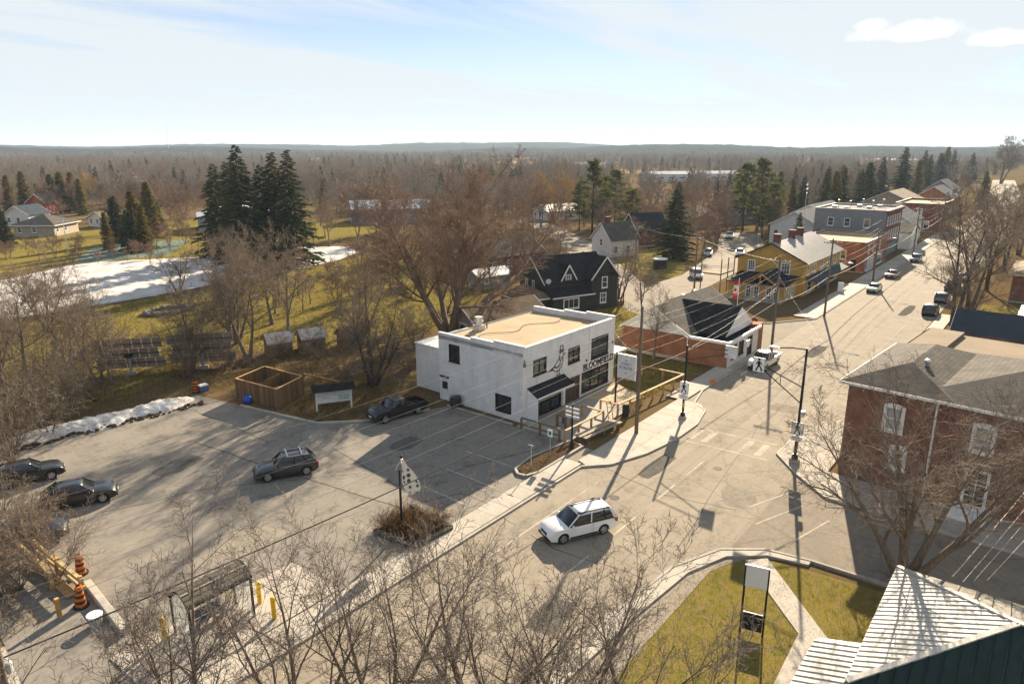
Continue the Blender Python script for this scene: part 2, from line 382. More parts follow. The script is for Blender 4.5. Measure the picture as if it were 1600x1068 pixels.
class MB:
    def __init__(s): s.v = []; s.f = []
    def add(s, vs, fs):
        n = len(s.v); s.v += [tuple(p) for p in vs]; s.f += [tuple(i + n for i in f) for f in fs]; return s
    def box(s, x0, y0, z0, x1, y1, z1):
        return s.add([(x0, y0, z0), (x1, y0, z0), (x1, y1, z0), (x0, y1, z0), (x0, y0, z1), (x1, y0, z1), (x1, y1, z1), (x0, y1, z1)],
                     [(0, 3, 2, 1), (4, 5, 6, 7), (0, 1, 5, 4), (1, 2, 6, 5), (2, 3, 7, 6), (3, 0, 4, 7)])
    def bar(s, p, q, w, h, up=(0, 0, 1)):
        p, q = Vector(p), Vector(q); d = (q - p).normalized(); up = Vector(up)
        if abs(d.dot(up)) > 0.98: up = Vector((1, 0, 0))
        sd_ = d.cross(up).normalized(); u = sd_.cross(d)
        a, b = sd_ * (w / 2), u * (h / 2)
        return s.add([p - a - b, p + a - b, p + a + b, p - a + b, q - a - b, q + a - b, q + a + b, q - a + b],
                     [(0, 1, 2, 3), (7, 6, 5, 4), (0, 4, 5, 1), (1, 5, 6, 2), (2, 6, 7, 3), (3, 7, 4, 0)])
    def cyl(s, p, q, r0, r1=None, n=10, cap=True):
        r1 = r0 if r1 is None else r1
        p, q = Vector(p), Vector(q); d = (q - p).normalized()
        u = d.orthogonal().normalized(); v = d.cross(u)
        vs_ = []
        for c, r in ((p, r0), (q, r1)):
            for i in range(n):
                a = 2 * math.pi * i / n
                vs_.append(c + u * (r * math.cos(a)) + v * (r * math.sin(a)))
        fs = [(i, (i + 1) % n, n + (i + 1) % n, n + i) for i in range(n)]
        if cap: fs += [tuple(range(n - 1, -1, -1)), tuple(range(n, 2 * n))]
        return s.add(vs_, fs)
    def tube(s, pts, r, n=6):
        for a, b in zip(pts[:-1], pts[1:]): s.cyl(a, b, r, r, n, cap=True)
        return s
    def prism(s, poly, z0, z1):
        """poly: 2-D ground outline, counter-clockwise"""
        n = len(poly)
        return s.add([(x, y, z0) for x, y in poly] + [(x, y, z1) for x, y in poly],
                     [tuple(range(n - 1, -1, -1)), tuple(range(n, 2 * n))] + [(i, (i + 1) % n, n + (i + 1) % n, n + i) for i in range(n)])
    def slab(s, poly3, th, down=True):
        """planar 3-D polygon thickened straight down"""
        n = len(poly3)
        return s.add([tuple(p) for p in poly3] + [(p[0], p[1], p[2] - th) for p in poly3],
                     [tuple(range(n)), tuple(range(2 * n - 1, n - 1, -1))] + [(i, n + i, n + (i + 1) % n, (i + 1) % n) for i in range(n)])
    def ball(s, c, rx, ry, rz, nu=8, nv=6):
        vs_ = [(c[0], c[1], c[2] - rz)]
        for j in range(1, nv):
            t = -math.pi / 2 + math.pi * j / nv
            for i in range(nu):
                a = 2 * math.pi * i / nu
                vs_.append((c[0] + rx * math.cos(t) * math.cos(a), c[1] + ry * math.cos(t) * math.sin(a), c[2] + rz * math.sin(t)))
        vs_.append((c[0], c[1], c[2] + rz)); top = len(vs_) - 1
        fs = [(0, 1 + (i + 1) % nu, 1 + i) for i in range(nu)]
        for j in range(nv - 2):
            for i in range(nu):
                a = 1 + j * nu
                fs.append((a + i, a + (i + 1) % nu, a + nu + (i + 1) % nu, a + nu + i))
        a = 1 + (nv - 2) * nu
        fs += [(a + i, a + (i + 1) % nu, top) for i in range(nu)]
        return s.add(vs_, fs)
    def mesh(s, name='mesh', smooth=False):
        me = bpy.data.meshes.new(name); me.from_pydata(s.v, [], s.f)
        if smooth: me.polygons.foreach_set('use_smooth', [True] * len(me.polygons))
        me.update(); return me
    def build(s, name, material, parent=None, loc=None, rz=0.0, smooth=False, bevel=0.0):
        me = s.mesh(name, smooth)
        if bevel:
            bm = bmesh.new(); bm.from_mesh(me)
            bmesh.ops.remove_doubles(bm, verts=bm.verts, dist=1e-5)
            es = [e for e in bm.edges if len(e.link_faces) == 2 and e.calc_face_angle(0) > R(28)]
            bmesh.ops.bevel(bm, geom=es, offset=bevel, segments=2, profile=0.6, affect='EDGES', clamp_overlap=True)
            bm.to_mesh(me); bm.free()
            if smooth: me.polygons.foreach_set('use_smooth', [True] * len(me.polygons))
        return link(name, me, material, parent, loc, rz)

def structure(name, mb, material, parent=None):
    o = mb.build(name, material, parent)
    if parent is None: o['kind'] = 'structure'
    return o

def sheet(name, poly, z, material, parent=None):
    me = bpy.data.meshes.new(name)
    me.from_pydata([(x, y, z) for x, y in poly], [], [tuple(range(len(poly)))])
    me.update()
    o = link(name, me, material, parent)
    if parent is None: o['kind'] = 'structure'
    return o

def copy_tree(o, parent=None):
    c = o.copy(); COL.objects.link(c); c.parent = parent
    for ch in list(o.children): copy_tree(ch, c)
    return c

def text_mesh(body, size, depth=0.02, bold=0.0):
    cu = bpy.data.curves.new('lettering', 'FONT'); cu.body = body; cu.size = size; cu.extrude = depth; cu.offset = bold
    cu.align_x = 'LEFT'
    o = bpy.data.objects.new('lettering', cu); COL.objects.link(o)
    dg = bpy.context.evaluated_depsgraph_get()
    me = bpy.data.meshes.new_from_object(o.evaluated_get(dg))
    bpy.data.objects.remove(o); bpy.data.curves.remove(cu)
    return me
def upright(me, frame):
    """lettering lies in XY: map its x,y,z with a 4x4"""
    me.transform(frame); me.update(); return me
# ================================================================== THE SETTING
sheet('ground', [(-280, -2500), (6900, -2500), (6900, 7100), (-280, 7100)], -0.03, GROUND)

def strip(pts, w):
    """outline of a road of width w along a centre line"""
    l, r = [], []
    for i, p in enumerate(pts):
        a = pts[max(0, i - 1)]; b = pts[min(len(pts) - 1, i + 1)]
        d = Vector((b[0] - a[0], b[1] - a[1])).normalized(); n = Vector((-d.y, d.x)) * (w / 2)
        l.append((p[0] + n.x, p[1] + n.y)); r.append((p[0] - n.x, p[1] - n.y))
    return r + l[::-1]

sheet('main_road', strip([(-40, 20.2), (100, 20.2), (200, 20.0), (300, 21.5), (420, 27), (650, 45)], 13.6), 0.004, ROADM)
sheet('side_road', [(35.5, 13.6), (37.5, 12.8), (39.0, 11.9), (40.4, 9), (41, -10), (41, -70), (49.2, -70), (49.2, 9), (50.2, 11.3), (52.4, 13.6)], 0.0, SIDERD)
sheet('cross_street', strip([(91, 26.5), (93, 38), (97, 48), (107, 58), (130, 78), (160, 105), (200, 150)], 8.5), -0.004, SIDERD)
sheet('street_mouth', [(83.5, 26.9), (105.5, 26.9), (98, 32), (96, 38), (87.5, 38), (87, 32)], 0.0, SIDERD)
LOT = [(7, 29.0), (46.6, 29.0), (46.6, 44.4), (44.2, 45.4), (39.0, 47.9), (36.4, 50.6), (35.6, 54.6), (34.6, 60), (33.6, 66.4), (18, 66.2), (8, 64), (9, 45)]
lot = sheet('parking_lot', LOT, 0.0, ASPH)
sheet('paved_apron', [(-30, 27.0), (46.6, 27.0), (46.6, 29.05), (-30, 29.05)], -0.004, SIDERD)
sheet('bus_stop_pavement', [(-10, 29.0), (7.02, 29.0), (9.0, 38.5), (2, 38.5), (-10, 38.5)], -0.006, CONC)
sheet('yard_pavement', [(102, 50), (118, 49), (150, 52), (180, 60), (205, 70), (200, 80), (165, 66), (128, 58), (112, 58)], -0.008, SIDERD)
sheet('pond', [(-30, 116), (10, 116.5), (33, 118.5), (52.8, 118.9), (66, 120.3), (85, 122), (99.6, 126), (110, 132), (115, 142), (104, 152),
               (86.5, 159), (72, 165), (59, 164), (43.7, 155), (20, 151), (-30, 149)], -0.015, ICE)
LAWNS = [[(20, 74), (30, 72), (44, 78), (56, 66), (75, 68), (98, 80), (112, 110), (112, 128), (99, 124), (66, 117.5), (33, 115.5), (5, 113), (5, 90)],
         [(56.5, 30.6), (74, 30.0), (74, 46), (64.5, 46), (64.0, 34.5), (58, 34.5)],
         [(64, 46.5), (92, 46), (103, 58), (118, 74), (96, 78), (82, 66), (66, 60)],
         [(20, 15.0), (28, 14.6), (34.5, 14.3), (37.5, 13.1), (39.3, 11.2), (39.7, 8.5), (40.2, 3), (40.2, -30), (20, -30)],
         [(124, 57), (136, 61), (160, 72), (168, 82), (140, 80), (124, 68)],
         [(86, 152), (150, 160), (150, 230), (70, 240), (30, 200), (30, 160), (60, 168)],
         [(100, -2), (132, -2), (132, 9), (100, 9)],
         [(236, 27.2), (262, 27.2), (262, 30), (236, 30.5)]]
for q in LAWNS: sheet('lawn', q, -0.012, LAWN)
for q in ([(560, 520), (700, 460), (760, 600), (600, 700)], [(590, 330), (690, 320), (720, 420), (640, 420)], [(190, 600), (280, 580), (290, 740), (180, 800)],
          [(820, 620), (1010, 560), (1060, 760), (860, 760)], [(880, 140), (1000, 120), (1040, 330), (920, 260)], [(1350, 150), (1700, 120), (1700, 420), (1400, 420)],
          [(330, 400), (420, 360), (440, 420), (360, 470)]):
    sheet('field', q, -0.02, FIELD)
SNOWF = ground_mat('far_snow', [(0.75, 0.75, 0.76), (0.6, 0.58, 0.55), (0.8, 0.8, 0.82)], [0.01, 0.03], bump=0.05)
court = sheet('sport_court', [(60, 166), (80, 163), (98, 186), (76, 192)], -0.01, ground_mat('court_green', [(0.1, 0.17, 0.1), (0.14, 0.2, 0.13), (0.17, 0.19, 0.19)], [0.06, 0.5], bump=0.05))

# kerbs and sidewalks ------------------------------------------------
def kerb(pts, parent, w=0.18, h=0.14, z=0.0):
    m = MB()
    for a, b in zip(pts[:-1], pts[1:]):
        m.bar((a[0], a[1], z + h / 2), (b[0], b[1], z + h / 2), w, h)
    o = m.build('kerb', CONC, parent)
    return o
slab_me = {}
def slab_mesh(w, d):
    k = (round(w, 2), round(d, 2))
    if k not in slab_me:
        m = MB().prism([(0.012, 0.012), (w - 0.012, 0.012), (w - 0.012, d - 0.012), (0.012, d - 0.012)], 0.0, 0.125)
        slab_me[k] = m.mesh('slab'); slab_me[k].materials.append(CONC)
    return slab_me[k]
def sidewalk(x0, x1, y0, y1, step, axis='x'):
    base = structure('sidewalk', MB().prism([(x0, y0), (x1, y0), (x1, y1), (x0, y1)], -0.02, 0.105), SOIL)
    n = int(round(((x1 - x0) if axis == 'x' else (y1 - y0)) / step))
    st = ((x1 - x0) if axis == 'x' else (y1 - y0)) / n
    me = slab_mesh(st, y1 - y0) if axis == 'x' else slab_mesh(x1 - x0, st)
    for i in range(n):
        o = link('slab', me, None, base, (x0 + i * st, y0, 0.0 + random.uniform(-0.006, 0.006)) if axis == 'x' else (x0, y0 + i * st, random.uniform(-0.006, 0.006)))
    return base
sw = sidewalk(46.7, 62.0, 25.2, 27.7, 1.53)
kerb([(43.2, 26.95), (45.0, 25.3), (48.5, 24.1), (52.5, 23.5), (57, 23.5), (60.6, 24.3), (62.0, 26.0), (66.0, 26.9), (69, 26.9)], sw)
bul = MB().prism([(43.6, 26.8), (45.0, 25.4), (48.5, 24.2), (52.5, 23.6), (57, 23.6), (60.5, 24.4), (61.9, 25.2), (46.7, 25.2), (46.7, 27.7), (44, 27.7)], -0.02, 0.115)
bul.build('bump_out', CONC, sw)
sidewalk(62.0, 84.0, 27.0, 29.0, 1.57)
sidewalk(12.0, 43.6, 27.15, 28.9, 1.5)
sidewalk(105.5, 240, 27.0, 30.0, 3.0)
kb = structure('sidewalk', MB().prism([(52.4, 13.45), (49.7, 10.6), (49.3, 7.5), (49.3, -30), (52.6, -30), (53.4, 0), (54.0, 11.6), (66, 11.6), (66, 13.4), (60.5, 15.6), (55, 15.7)], -0.02, 0.12), CONC)
kerb([(66, 13.4), (60.5, 15.7), (55, 15.75), (52.3, 13.5), (49.6, 10.6), (49.25, 7.5), (49.25, -30)], kb)
sidewalk(66, 120, 11.4, 13.2, 1.8)
lw = structure('sidewalk', MB().prism([(22, 15.1), (30, 14.75), (35, 14.3), (38, 13.2), (39.6, 11.3), (40.1, 9.0), (40.55, 9.0), (40.1, 11.6), (38.4, 13.7), (35, 15.2), (30, 15.7), (22, 16.0)], -0.02, 0.11), CONC)
kerb([(22, 16.05), (30, 15.75), (35, 15.25), (38.5, 13.8), (40.2, 11.6), (40.65, 9.0), (41.0, 0), (41, -30)], lw)
MB().prism([(39.4, 11.2), (38.4, 12.2), (33.5, 7.6), (29.0, 7.4), (29.0, 6.1), (33.9, 6.2)], -0.02, 0.03).build('footpath', CONC, lw)
isl = structure('traffic_island', MB().prism([(39.2, 29.3), (40.3, 28.95), (46.4, 28.95), (46.6, 30.4), (42.0, 30.9), (39.8, 30.6)], -0.02, 0.13), SOIL)
kerb([(39.2, 29.3), (40.3, 28.9), (46.5, 28.9), (46.7, 30.4), (42.0, 31.0), (39.7, 30.7), (39.1, 30.0), (39.2, 29.3)], isl, 0.2, 0.18)
kerb([(44.9, 45.0), (39.0, 47.7), (36.2, 50.5), (35.4, 54.6), (34.5, 60)], lot, 0.22, 0.16)
kerb([(46.75, 36.5), (46.75, 44.4)], lot, 0.2, 0.14)
kerb([(12, 27.1), (43.2, 26.95)], lot, 0.2, 0.12)
kerb([(69, 26.85), (84, 26.85), (86.5, 29), (87.3, 34), (88.2, 40)], lot, 0.18, 0.13)
kerb([(98, 36), (98.5, 31.5), (105.5, 26.85), (240, 26.85)], lot, 0.18, 0.13)
# painted lines ------------------------------------------------------
road = bpy.data.objects['main_road']
def paint(poly, parent=road, z=0.0085): return sheet('painted_line', poly, z, PAINTW, parent)
def pline(a, b, w=0.12, parent=road, z=0.0085):
    d = Vector((b[0] - a[0], b[1] - a[1])).normalized(); n = Vector((-d.y, d.x)) * (w / 2)
    return paint([(a[0] - n.x, a[1] - n.y), (b[0] - n.x, b[1] - n.y), (b[0] + n.x, b[1] + n.y), (a[0] + n.x, a[1] + n.y)], parent, z)
pline((56.9, 15.9), (56.3, 23.3), 0.22); pline((53.4, 16.0), (53.0, 23.3), 0.22)
for y in (16.7, 18.0, 21.2, 22.4): paint([(53.7, y), (56.4, y), (56.4, y + 0.55), (53.7, y + 0.55)])
for x in range(62, 240, 9): pline((x, 20.2), (x + 3, 20.2), 0.12)
for x in (30, 36, 42, 47): pline((x, 19.9), (x + 3.0, 19.9), 0.14)
pline((60, 16.3), (110, 16.0), 0.1); pline((66, 24.4), (128, 24.4), 0.1); pline((20, 24.6), (42, 24.6), 0.1)
sr = bpy.data.objects['side_road']
for a, b in (((47.5, 11.5), (43, 13.2)), ((46.5, 9.5), (41.5, 10.8)), ((49.5, 12.6), (45, 14.4))): pline(a, b, 0.12, sr, 0.0085)
for i in range(7): pline((62 + i * 1.6, 13.3), (63.5 + i * 1.6, 15.6), 0.11)
for a, b in (((33.2, 30), (33.4, 34.5)), ((36.4, 30), (36.6, 35)), ((40, 31.2), (40, 36))): pline(a, b, 0.11, lot, 0.0045)
random.seed(3)
def crack(pts, w=0.07, parent=lot, z=0.004):
    out = []
    for a, b in zip(pts[:-1], pts[1:]):
        for k in range(6):
            t = k / 6
            out.append((a[0] + (b[0] - a[0]) * t + random.uniform(-.12, .12), a[1] + (b[1] - a[1]) * t + random.uniform(-.12, .12)))
    out.append(pts[-1])
    m = MB()
    l = strip(out, w); n = len(out); r, q = l[:n], l[n:][::-1]
    for i in range(n - 1): m.add([(*r[i], z), (*r[i + 1], z), (*q[i + 1], z), (*q[i], z)], [(0, 1, 2, 3)])
    return m.build('crack', TAR, parent)
crack([g(305, 690), g(470, 745), g(640, 798)], 0.1); crack([g(120, 660), g(300, 640), g(420, 690)]); crack([g(520, 700), g(620, 760), g(840, 700)], 0.08)
crack([g(160, 800), g(340, 760), g(560, 740)], 0.06); crack([g(640, 790), g(720, 770), g(800, 800)], 0.07); crack([g(560, 800), g(480, 830)], 0.05)
crack([(58, 14.5), (58.5, 20), (57.8, 26)], 0.07, road, 0.008); crack([(44, 15), (43, 20), (44.5, 26.8)], 0.08, road, 0.008); crack([(37, 16), (60, 19.0), (90, 18.4)], 0.06, road, 0.008)
crack([(74, 14), (74.4, 20), (73.6, 26.5)], 0.08, road, 0.008); crack([(33, 16), (32.4, 22), (33.5, 27)], 0.06, road, 0.008); crack([(95, 14), (94.4, 20), (95.6, 26.5)], 0.09, road, 0.008)
random.seed(12)
def patch(cx, cy, w, d, rz, m, parent, z):
    pts = []
    for k in range(10):
        a = k * .6283; e = max(abs(math.cos(a)), abs(math.sin(a))); rr_ = (.5 / e) * random.uniform(.86, 1.08)
        x, y = w * rr_ * math.cos(a), d * rr_ * math.sin(a); pts.append((cx + x * math.cos(rz) - y * math.sin(rz), cy + x * math.sin(rz) + y * math.cos(rz)))
    return sheet('repair_patch', pts, z, m, parent)
PATD = weather(ground_mat('dark_patch', [(.12, .112, .102), (.155, .143, .128), (.1, .095, .088)], [.6, 3], bump=.1), .25, .9, .3); PATL = weather(ground_mat('pale_patch', [(.25, .225, .185), (.3, .265, .22), (.22, .2, .165)], [.6, 3], bump=.1), .25, .9, .3)
for cx, cy, w, d, rz, m_, pa, z in ((24, 52, 4, 2.2, .2, PATD, lot, .0042), (38, 41, 3, 2, .1, PATD, lot, .0042), (21, 38, 5, 2.4, -.2, PATL, lot, .0042), (30, 57, 3.4, 4, .5, PATL, lot, .0042), (35, 48, 2, 3, .2, PATL, lot, .0042), (14, 56, 3, 6, .1, PATL, lot, .0042),
        (47, 22.4, 5, 1.4, 0, PATD, road, .0082), (66, 18.6, 2.2, 3.0, .1, PATL, road, .0082), (34, 24.8, 6, 1.6, .02, PATL, road, .0082), (88, 22, 7, 1.5, 0, PATD, road, .0082), (71, 25.2, 8, 1.6, 0, PATL, road, .0082), (46, 15.5, 3.2, 2.4, .3, PATL, road, .0082), (120, 17.5, 9, 1.4, 0, PATD, road, .0082), (27, 18.4, 3, 1.8, .1, PATD, road, .0082)):
    patch(cx, cy, w, d, rz, m_, pa, z)
for x, y in ((49.5, 18.5), (60, 21.6), (40.5, 22.4)):
    MB().cyl((x, y, 0.003), (x, y, 0.012), 0.36, 0.36, 18).build('manhole_cover', TAR, road)

# far hills ------------------------------------------------------------
def hills():
    rng = np.random.default_rng(4)
    for nm, r0, r1, hh, seed in (('hills', 1750, 2700, 38, 1), ('hills', 2800, 4200, 58, 5)):
        na, nr = 260, 16
        az = np.linspace(HEAD - R(52), HEAD + R(52), na); rr = np.linspace(r0, r1, nr)
        A, RR = np.meshgrid(az, rr)
        ph = rng.uniform(0, 6.28, 12)
        prof = 0.55 + sum(0.42 / (i + 1) * np.sin((i * 2.3 + 3) * A * 1.9 + ph[i]) for i in range(9)) * 0.42
        t = (RR - r0) / (r1 - r0)
        Z = np.clip(prof, 0.12, 1.4) * hh * np.sin(np.clip(t, 0, 1) * math.pi * 0.62) + rng.normal(0, 1.2, A.shape)
        Z = Z - 1.0
        V = np.stack([RR * np.cos(A), RR * np.sin(A), Z], -1).reshape(-1, 3)
        i = np.arange(na - 1); j = np.arange(nr - 1)[:, None]
        b = (j * na + i).ravel()
        Q = np.stack([b, b + 1, b + na + 1, b + na], 1)
        o = link(nm, fast_mesh(nm, V, Q, True), HILLM); o['kind'] = 'structure'
HILLM = ground_mat('wooded_hill', [(0.025, 0.03, 0.032), (0.045, 0.043, 0.04), (0.016, 0.022, 0.022)], [0.008, 0.03], bump=1.0, bscale=0.06)
hills()
for q in ([(1500, 640), (1560, 540), (1640, 560), (1600, 660)], [(1500, 250), (1690, 160), (1720, 300), (1560, 390)], [(1200, 980), (1260, 920), (1300, 950), (1240, 1020)]):
    sheet('snowy_field', q, -.018, SNOWF)

# ================================================================== BUILDINGS
def wall(parent, material, a, b, z0, z1, holes=(), name='wall', depth=0.14, gable=None):
    """outer skin of a wall from a to b (outside on the right), with openings and their reveals"""
    a, b = Vector((a[0], a[1])), Vector((b[0], b[1]))
    L_ = (b - a).length; d = (b - a) / L_; n = Vector((d.y, -d.x))
    us = sorted({0, L_} | {h[0] for h in holes} | {h[1] for h in holes}); ws = sorted({z0, z1} | {h[2] for h in holes} | {h[3] for h in holes})
    us = [u for u in us if 0 <= u <= L_]; m = MB()
    def P(u, w, k=0): q = a + d * u - n * k; return (q.x, q.y, w)
    for i in range(len(us) - 1):
        for j in range(len(ws) - 1):
            uc, wc = (us[i] + us[i + 1]) / 2, (ws[j] + ws[j + 1]) / 2
            if any(h[0] < uc < h[1] and h[2] < wc < h[3] for h in holes): continue
            m.add([P(us[i], ws[j]), P(us[i + 1], ws[j]), P(us[i + 1], ws[j + 1]), P(us[i], ws[j + 1])], [(0, 1, 2, 3)])
    for h in holes:
        u0, u1, w0, w1 = h[:4]
        for p, q in (((u0, w0), (u1, w0)), ((u1, w0), (u1, w1)), ((u1, w1), (u0, w1)), ((u0, w1), (u0, w0))):
            m.add([P(*p), P(*q), P(*q, depth), P(*p, depth)], [(0, 1, 2, 3)])
    if gable: m.add([P(0, z1), P(L_, z1), P(gable[0], gable[1])], [(0, 1, 2)])
    return m.build(name, material, parent)

def window(parent, a, b, h, frame=None, pane=None, grid=(1, 1), fw=0.08, name='window', sill=True, proud=0.035, depth=0.1):
    """a frame set in the opening h = (u0, u1, z0, z1) of wall a-b, its pane and sill below it"""
    frame = frame or WHITE; pane = pane or GLASS
    a, b = Vector((a[0], a[1])), Vector((b[0], b[1])); d = (b - a).normalized(); n = Vector((d.y, -d.x))
    u0, u1, z0, z1 = h[:4]
    def Q(u, w, k): q = a + d * u + n * k; return (q.x, q.y, w)
    def bx(m, ua, ub, wa, wb, k0, k1):
        m.add([Q(ua, wa, k0), Q(ub, wa, k0), Q(ub, wb, k0), Q(ua, wb, k0), Q(ua, wa, k1), Q(ub, wa, k1), Q(ub, wb, k1), Q(ua, wb, k1)],
              [(3, 2, 1, 0), (4, 5, 6, 7), (0, 1, 5, 4), (1, 2, 6, 5), (2, 3, 7, 6), (3, 0, 4, 7)])
    m = MB(); k0, k1 = -depth, proud
    e = 0.05
    bx(m, u0 - e, u0 + fw, z0 - e, z1 + e, k0, k1); bx(m, u1 - fw, u1 + e, z0 - e, z1 + e, k0, k1)
    bx(m, u0 + fw, u1 - fw, z1 - fw, z1 + e, k0, k1); bx(m, u0 + fw, u1 - fw, z0 - e, z0 + fw, k0, k1)
    iw, ih = u1 - u0 - 2 * fw, z1 - z0 - 2 * fw
    for i in range(1, grid[0]):
        u = u0 + fw + iw * i / grid[0]; bx(m, u - 0.03, u + 0.03, z0 + fw, z1 - fw, -depth + 0.02, 0.0)
    for j in range(1, grid[1]):
        w = z0 + fw + ih * j / grid[1]; bx(m, u0 + fw, u1 - fw, w - 0.03, w + 0.03, -depth + 0.022, -0.002)
    f = m.build(name, frame, parent)
    p = MB(); bx(p, u0 + fw * 0.5, u1 - fw * 0.5, z0 + fw * 0.5, z1 - fw * 0.5, -depth - 0.03, -depth + 0.03)
    p.build('pane', pane, f)
    if sill:
        s_ = MB(); bx(s_, u0 - 0.1, u1 + 0.1, z0 - e - 0.08, z0 - e - 0.002, -0.02, 0.1); s_.build('sill', frame, f)
    return f
def door(parent, a, b, h, material, lite=True):
    f = window(parent, a, b, h, frame=material, pane=material, fw=0.09, name='door', sill=False)
    a_, b_ = Vector((a[0], a[1])), Vector((b[0], b[1])); d = (b_ - a_).normalized(); n = Vector((d.y, -d.x))
    u0, u1, z0, z1 = h[:4]
    if lite:
        q = [a_ + d * (u0 + 0.2), a_ + d * (u1 - 0.2)]
        m = MB().bar((q[0].x, q[0].y, z1 - 0.7), (q[1].x, q[1].y, z1 - 0.7), 0.11, 0.7)
        m.build('door_window', GLASS, f)
    c = a_ + d * (u1 - 0.16) + n * 0.02
    MB().ball((c.x, c.y, z0 + 1.0), 0.05, 0.05, 0.05, 6, 4).build('handle', STEEL, f)
    return f

def gable_roof(parent, material, x0, x1, y0, y1, ze, rise, axis='x', oh=0.35, th=0.16, trim=WHITE, name='roof'):
    """two slopes; ridge along axis; eave height ze at the wall line"""
    m = MB()
    if axis == 'x':
        w = (y1 - y0) / 2; c = (y0 + y1) / 2; s_ = rise / w; zz = ze - oh * s_ + th
        m.slab([(x0 - oh, y0 - oh, zz), (x1 + oh, y0 - oh, zz), (x1 + oh, c, ze + rise + th), (x0 - oh, c, ze + rise + th)], th)
        m.slab([(x1 + oh, y1 + oh, zz), (x0 - oh, y1 + oh, zz), (x0 - oh, c, ze + rise + th), (x1 + oh, c, ze + rise + th)], th)
        ends = [[(x, y0 - oh, zz), (x, c, ze + rise + th), (x, y1 + oh, zz)] for x in (x0 - oh - 0.02, x1 + oh + 0.02)]
    else:
        w = (x1 - x0) / 2; c = (x0 + x1) / 2; s_ = rise / w; zz = ze - oh * s_ + th
        m.slab([(x0 - oh, y1 + oh, zz), (x0 - oh, y0 - oh, zz), (c, y0 - oh, ze + rise + th), (c, y1 + oh, ze + rise + th)], th)
        m.slab([(x1 + oh, y0 - oh, zz), (x1 + oh, y1 + oh, zz), (c, y1 + oh, ze + rise + th), (c, y0 - oh, ze + rise + th)], th)
        ends = [[(x0 - oh, y, zz), (c, y, ze + rise + th), (x1 + oh, y, zz)] for y in (y0 - oh - 0.02, y1 + oh + 0.02)]
    r = m.build(name, material, parent)
    if trim is not None:
        for e in ends:
            f = MB()
            for p, q in ((e[0], e[1]), (e[1], e[2])): f.bar((p[0], p[1], p[2] - 0.09), (q[0], q[1], q[2] - 0.09), 0.05, 0.2)
            f.build('fascia', trim, r)
    return r

def hip_roof(parent, material, x0, x1, y0, y1, ze, rise, oh=0.45, th=0.14, trim=WHITE, name='roof'):
    X0, X1, Y0, Y1 = x0 - oh, x1 + oh, y0 - oh, y1 + oh
    W, D = X1 - X0, Y1 - Y0; k = min(W, D) / 2; zt = ze + rise + th; z = ze + th
    if W >= D: a, b = (X0 + k, (Y0 + Y1) / 2, zt), (X1 - k, (Y0 + Y1) / 2, zt)
    else: a, b = ((X0 + X1) / 2, Y0 + k, zt), ((X0 + X1) / 2, Y1 - k, zt)
    c = [(X0, Y0, z), (X1, Y0, z), (X1, Y1, z), (X0, Y1, z)]
    m = MB(); vs_ = c + [a, b]
    if W >= D: fs = [(0, 1, 5, 4), (1, 2, 5), (2, 3, 4, 5), (3, 0, 4)]
    else: fs = [(0, 1, 4), (1, 2, 5, 4), (2, 3, 5), (3, 0, 4, 5)]
    m.add(vs_, fs); m.add(c, [(3, 2, 1, 0)])
    r = m.build(name, material, parent)
    f = MB()
    for p, q in zip(c, c[1:] + c[:1]): f.bar((p[0], p[1], z - 0.1), (q[0], q[1], z - 0.1), 0.06, 0.2)
    f.build('gutter', trim, r)
    return r

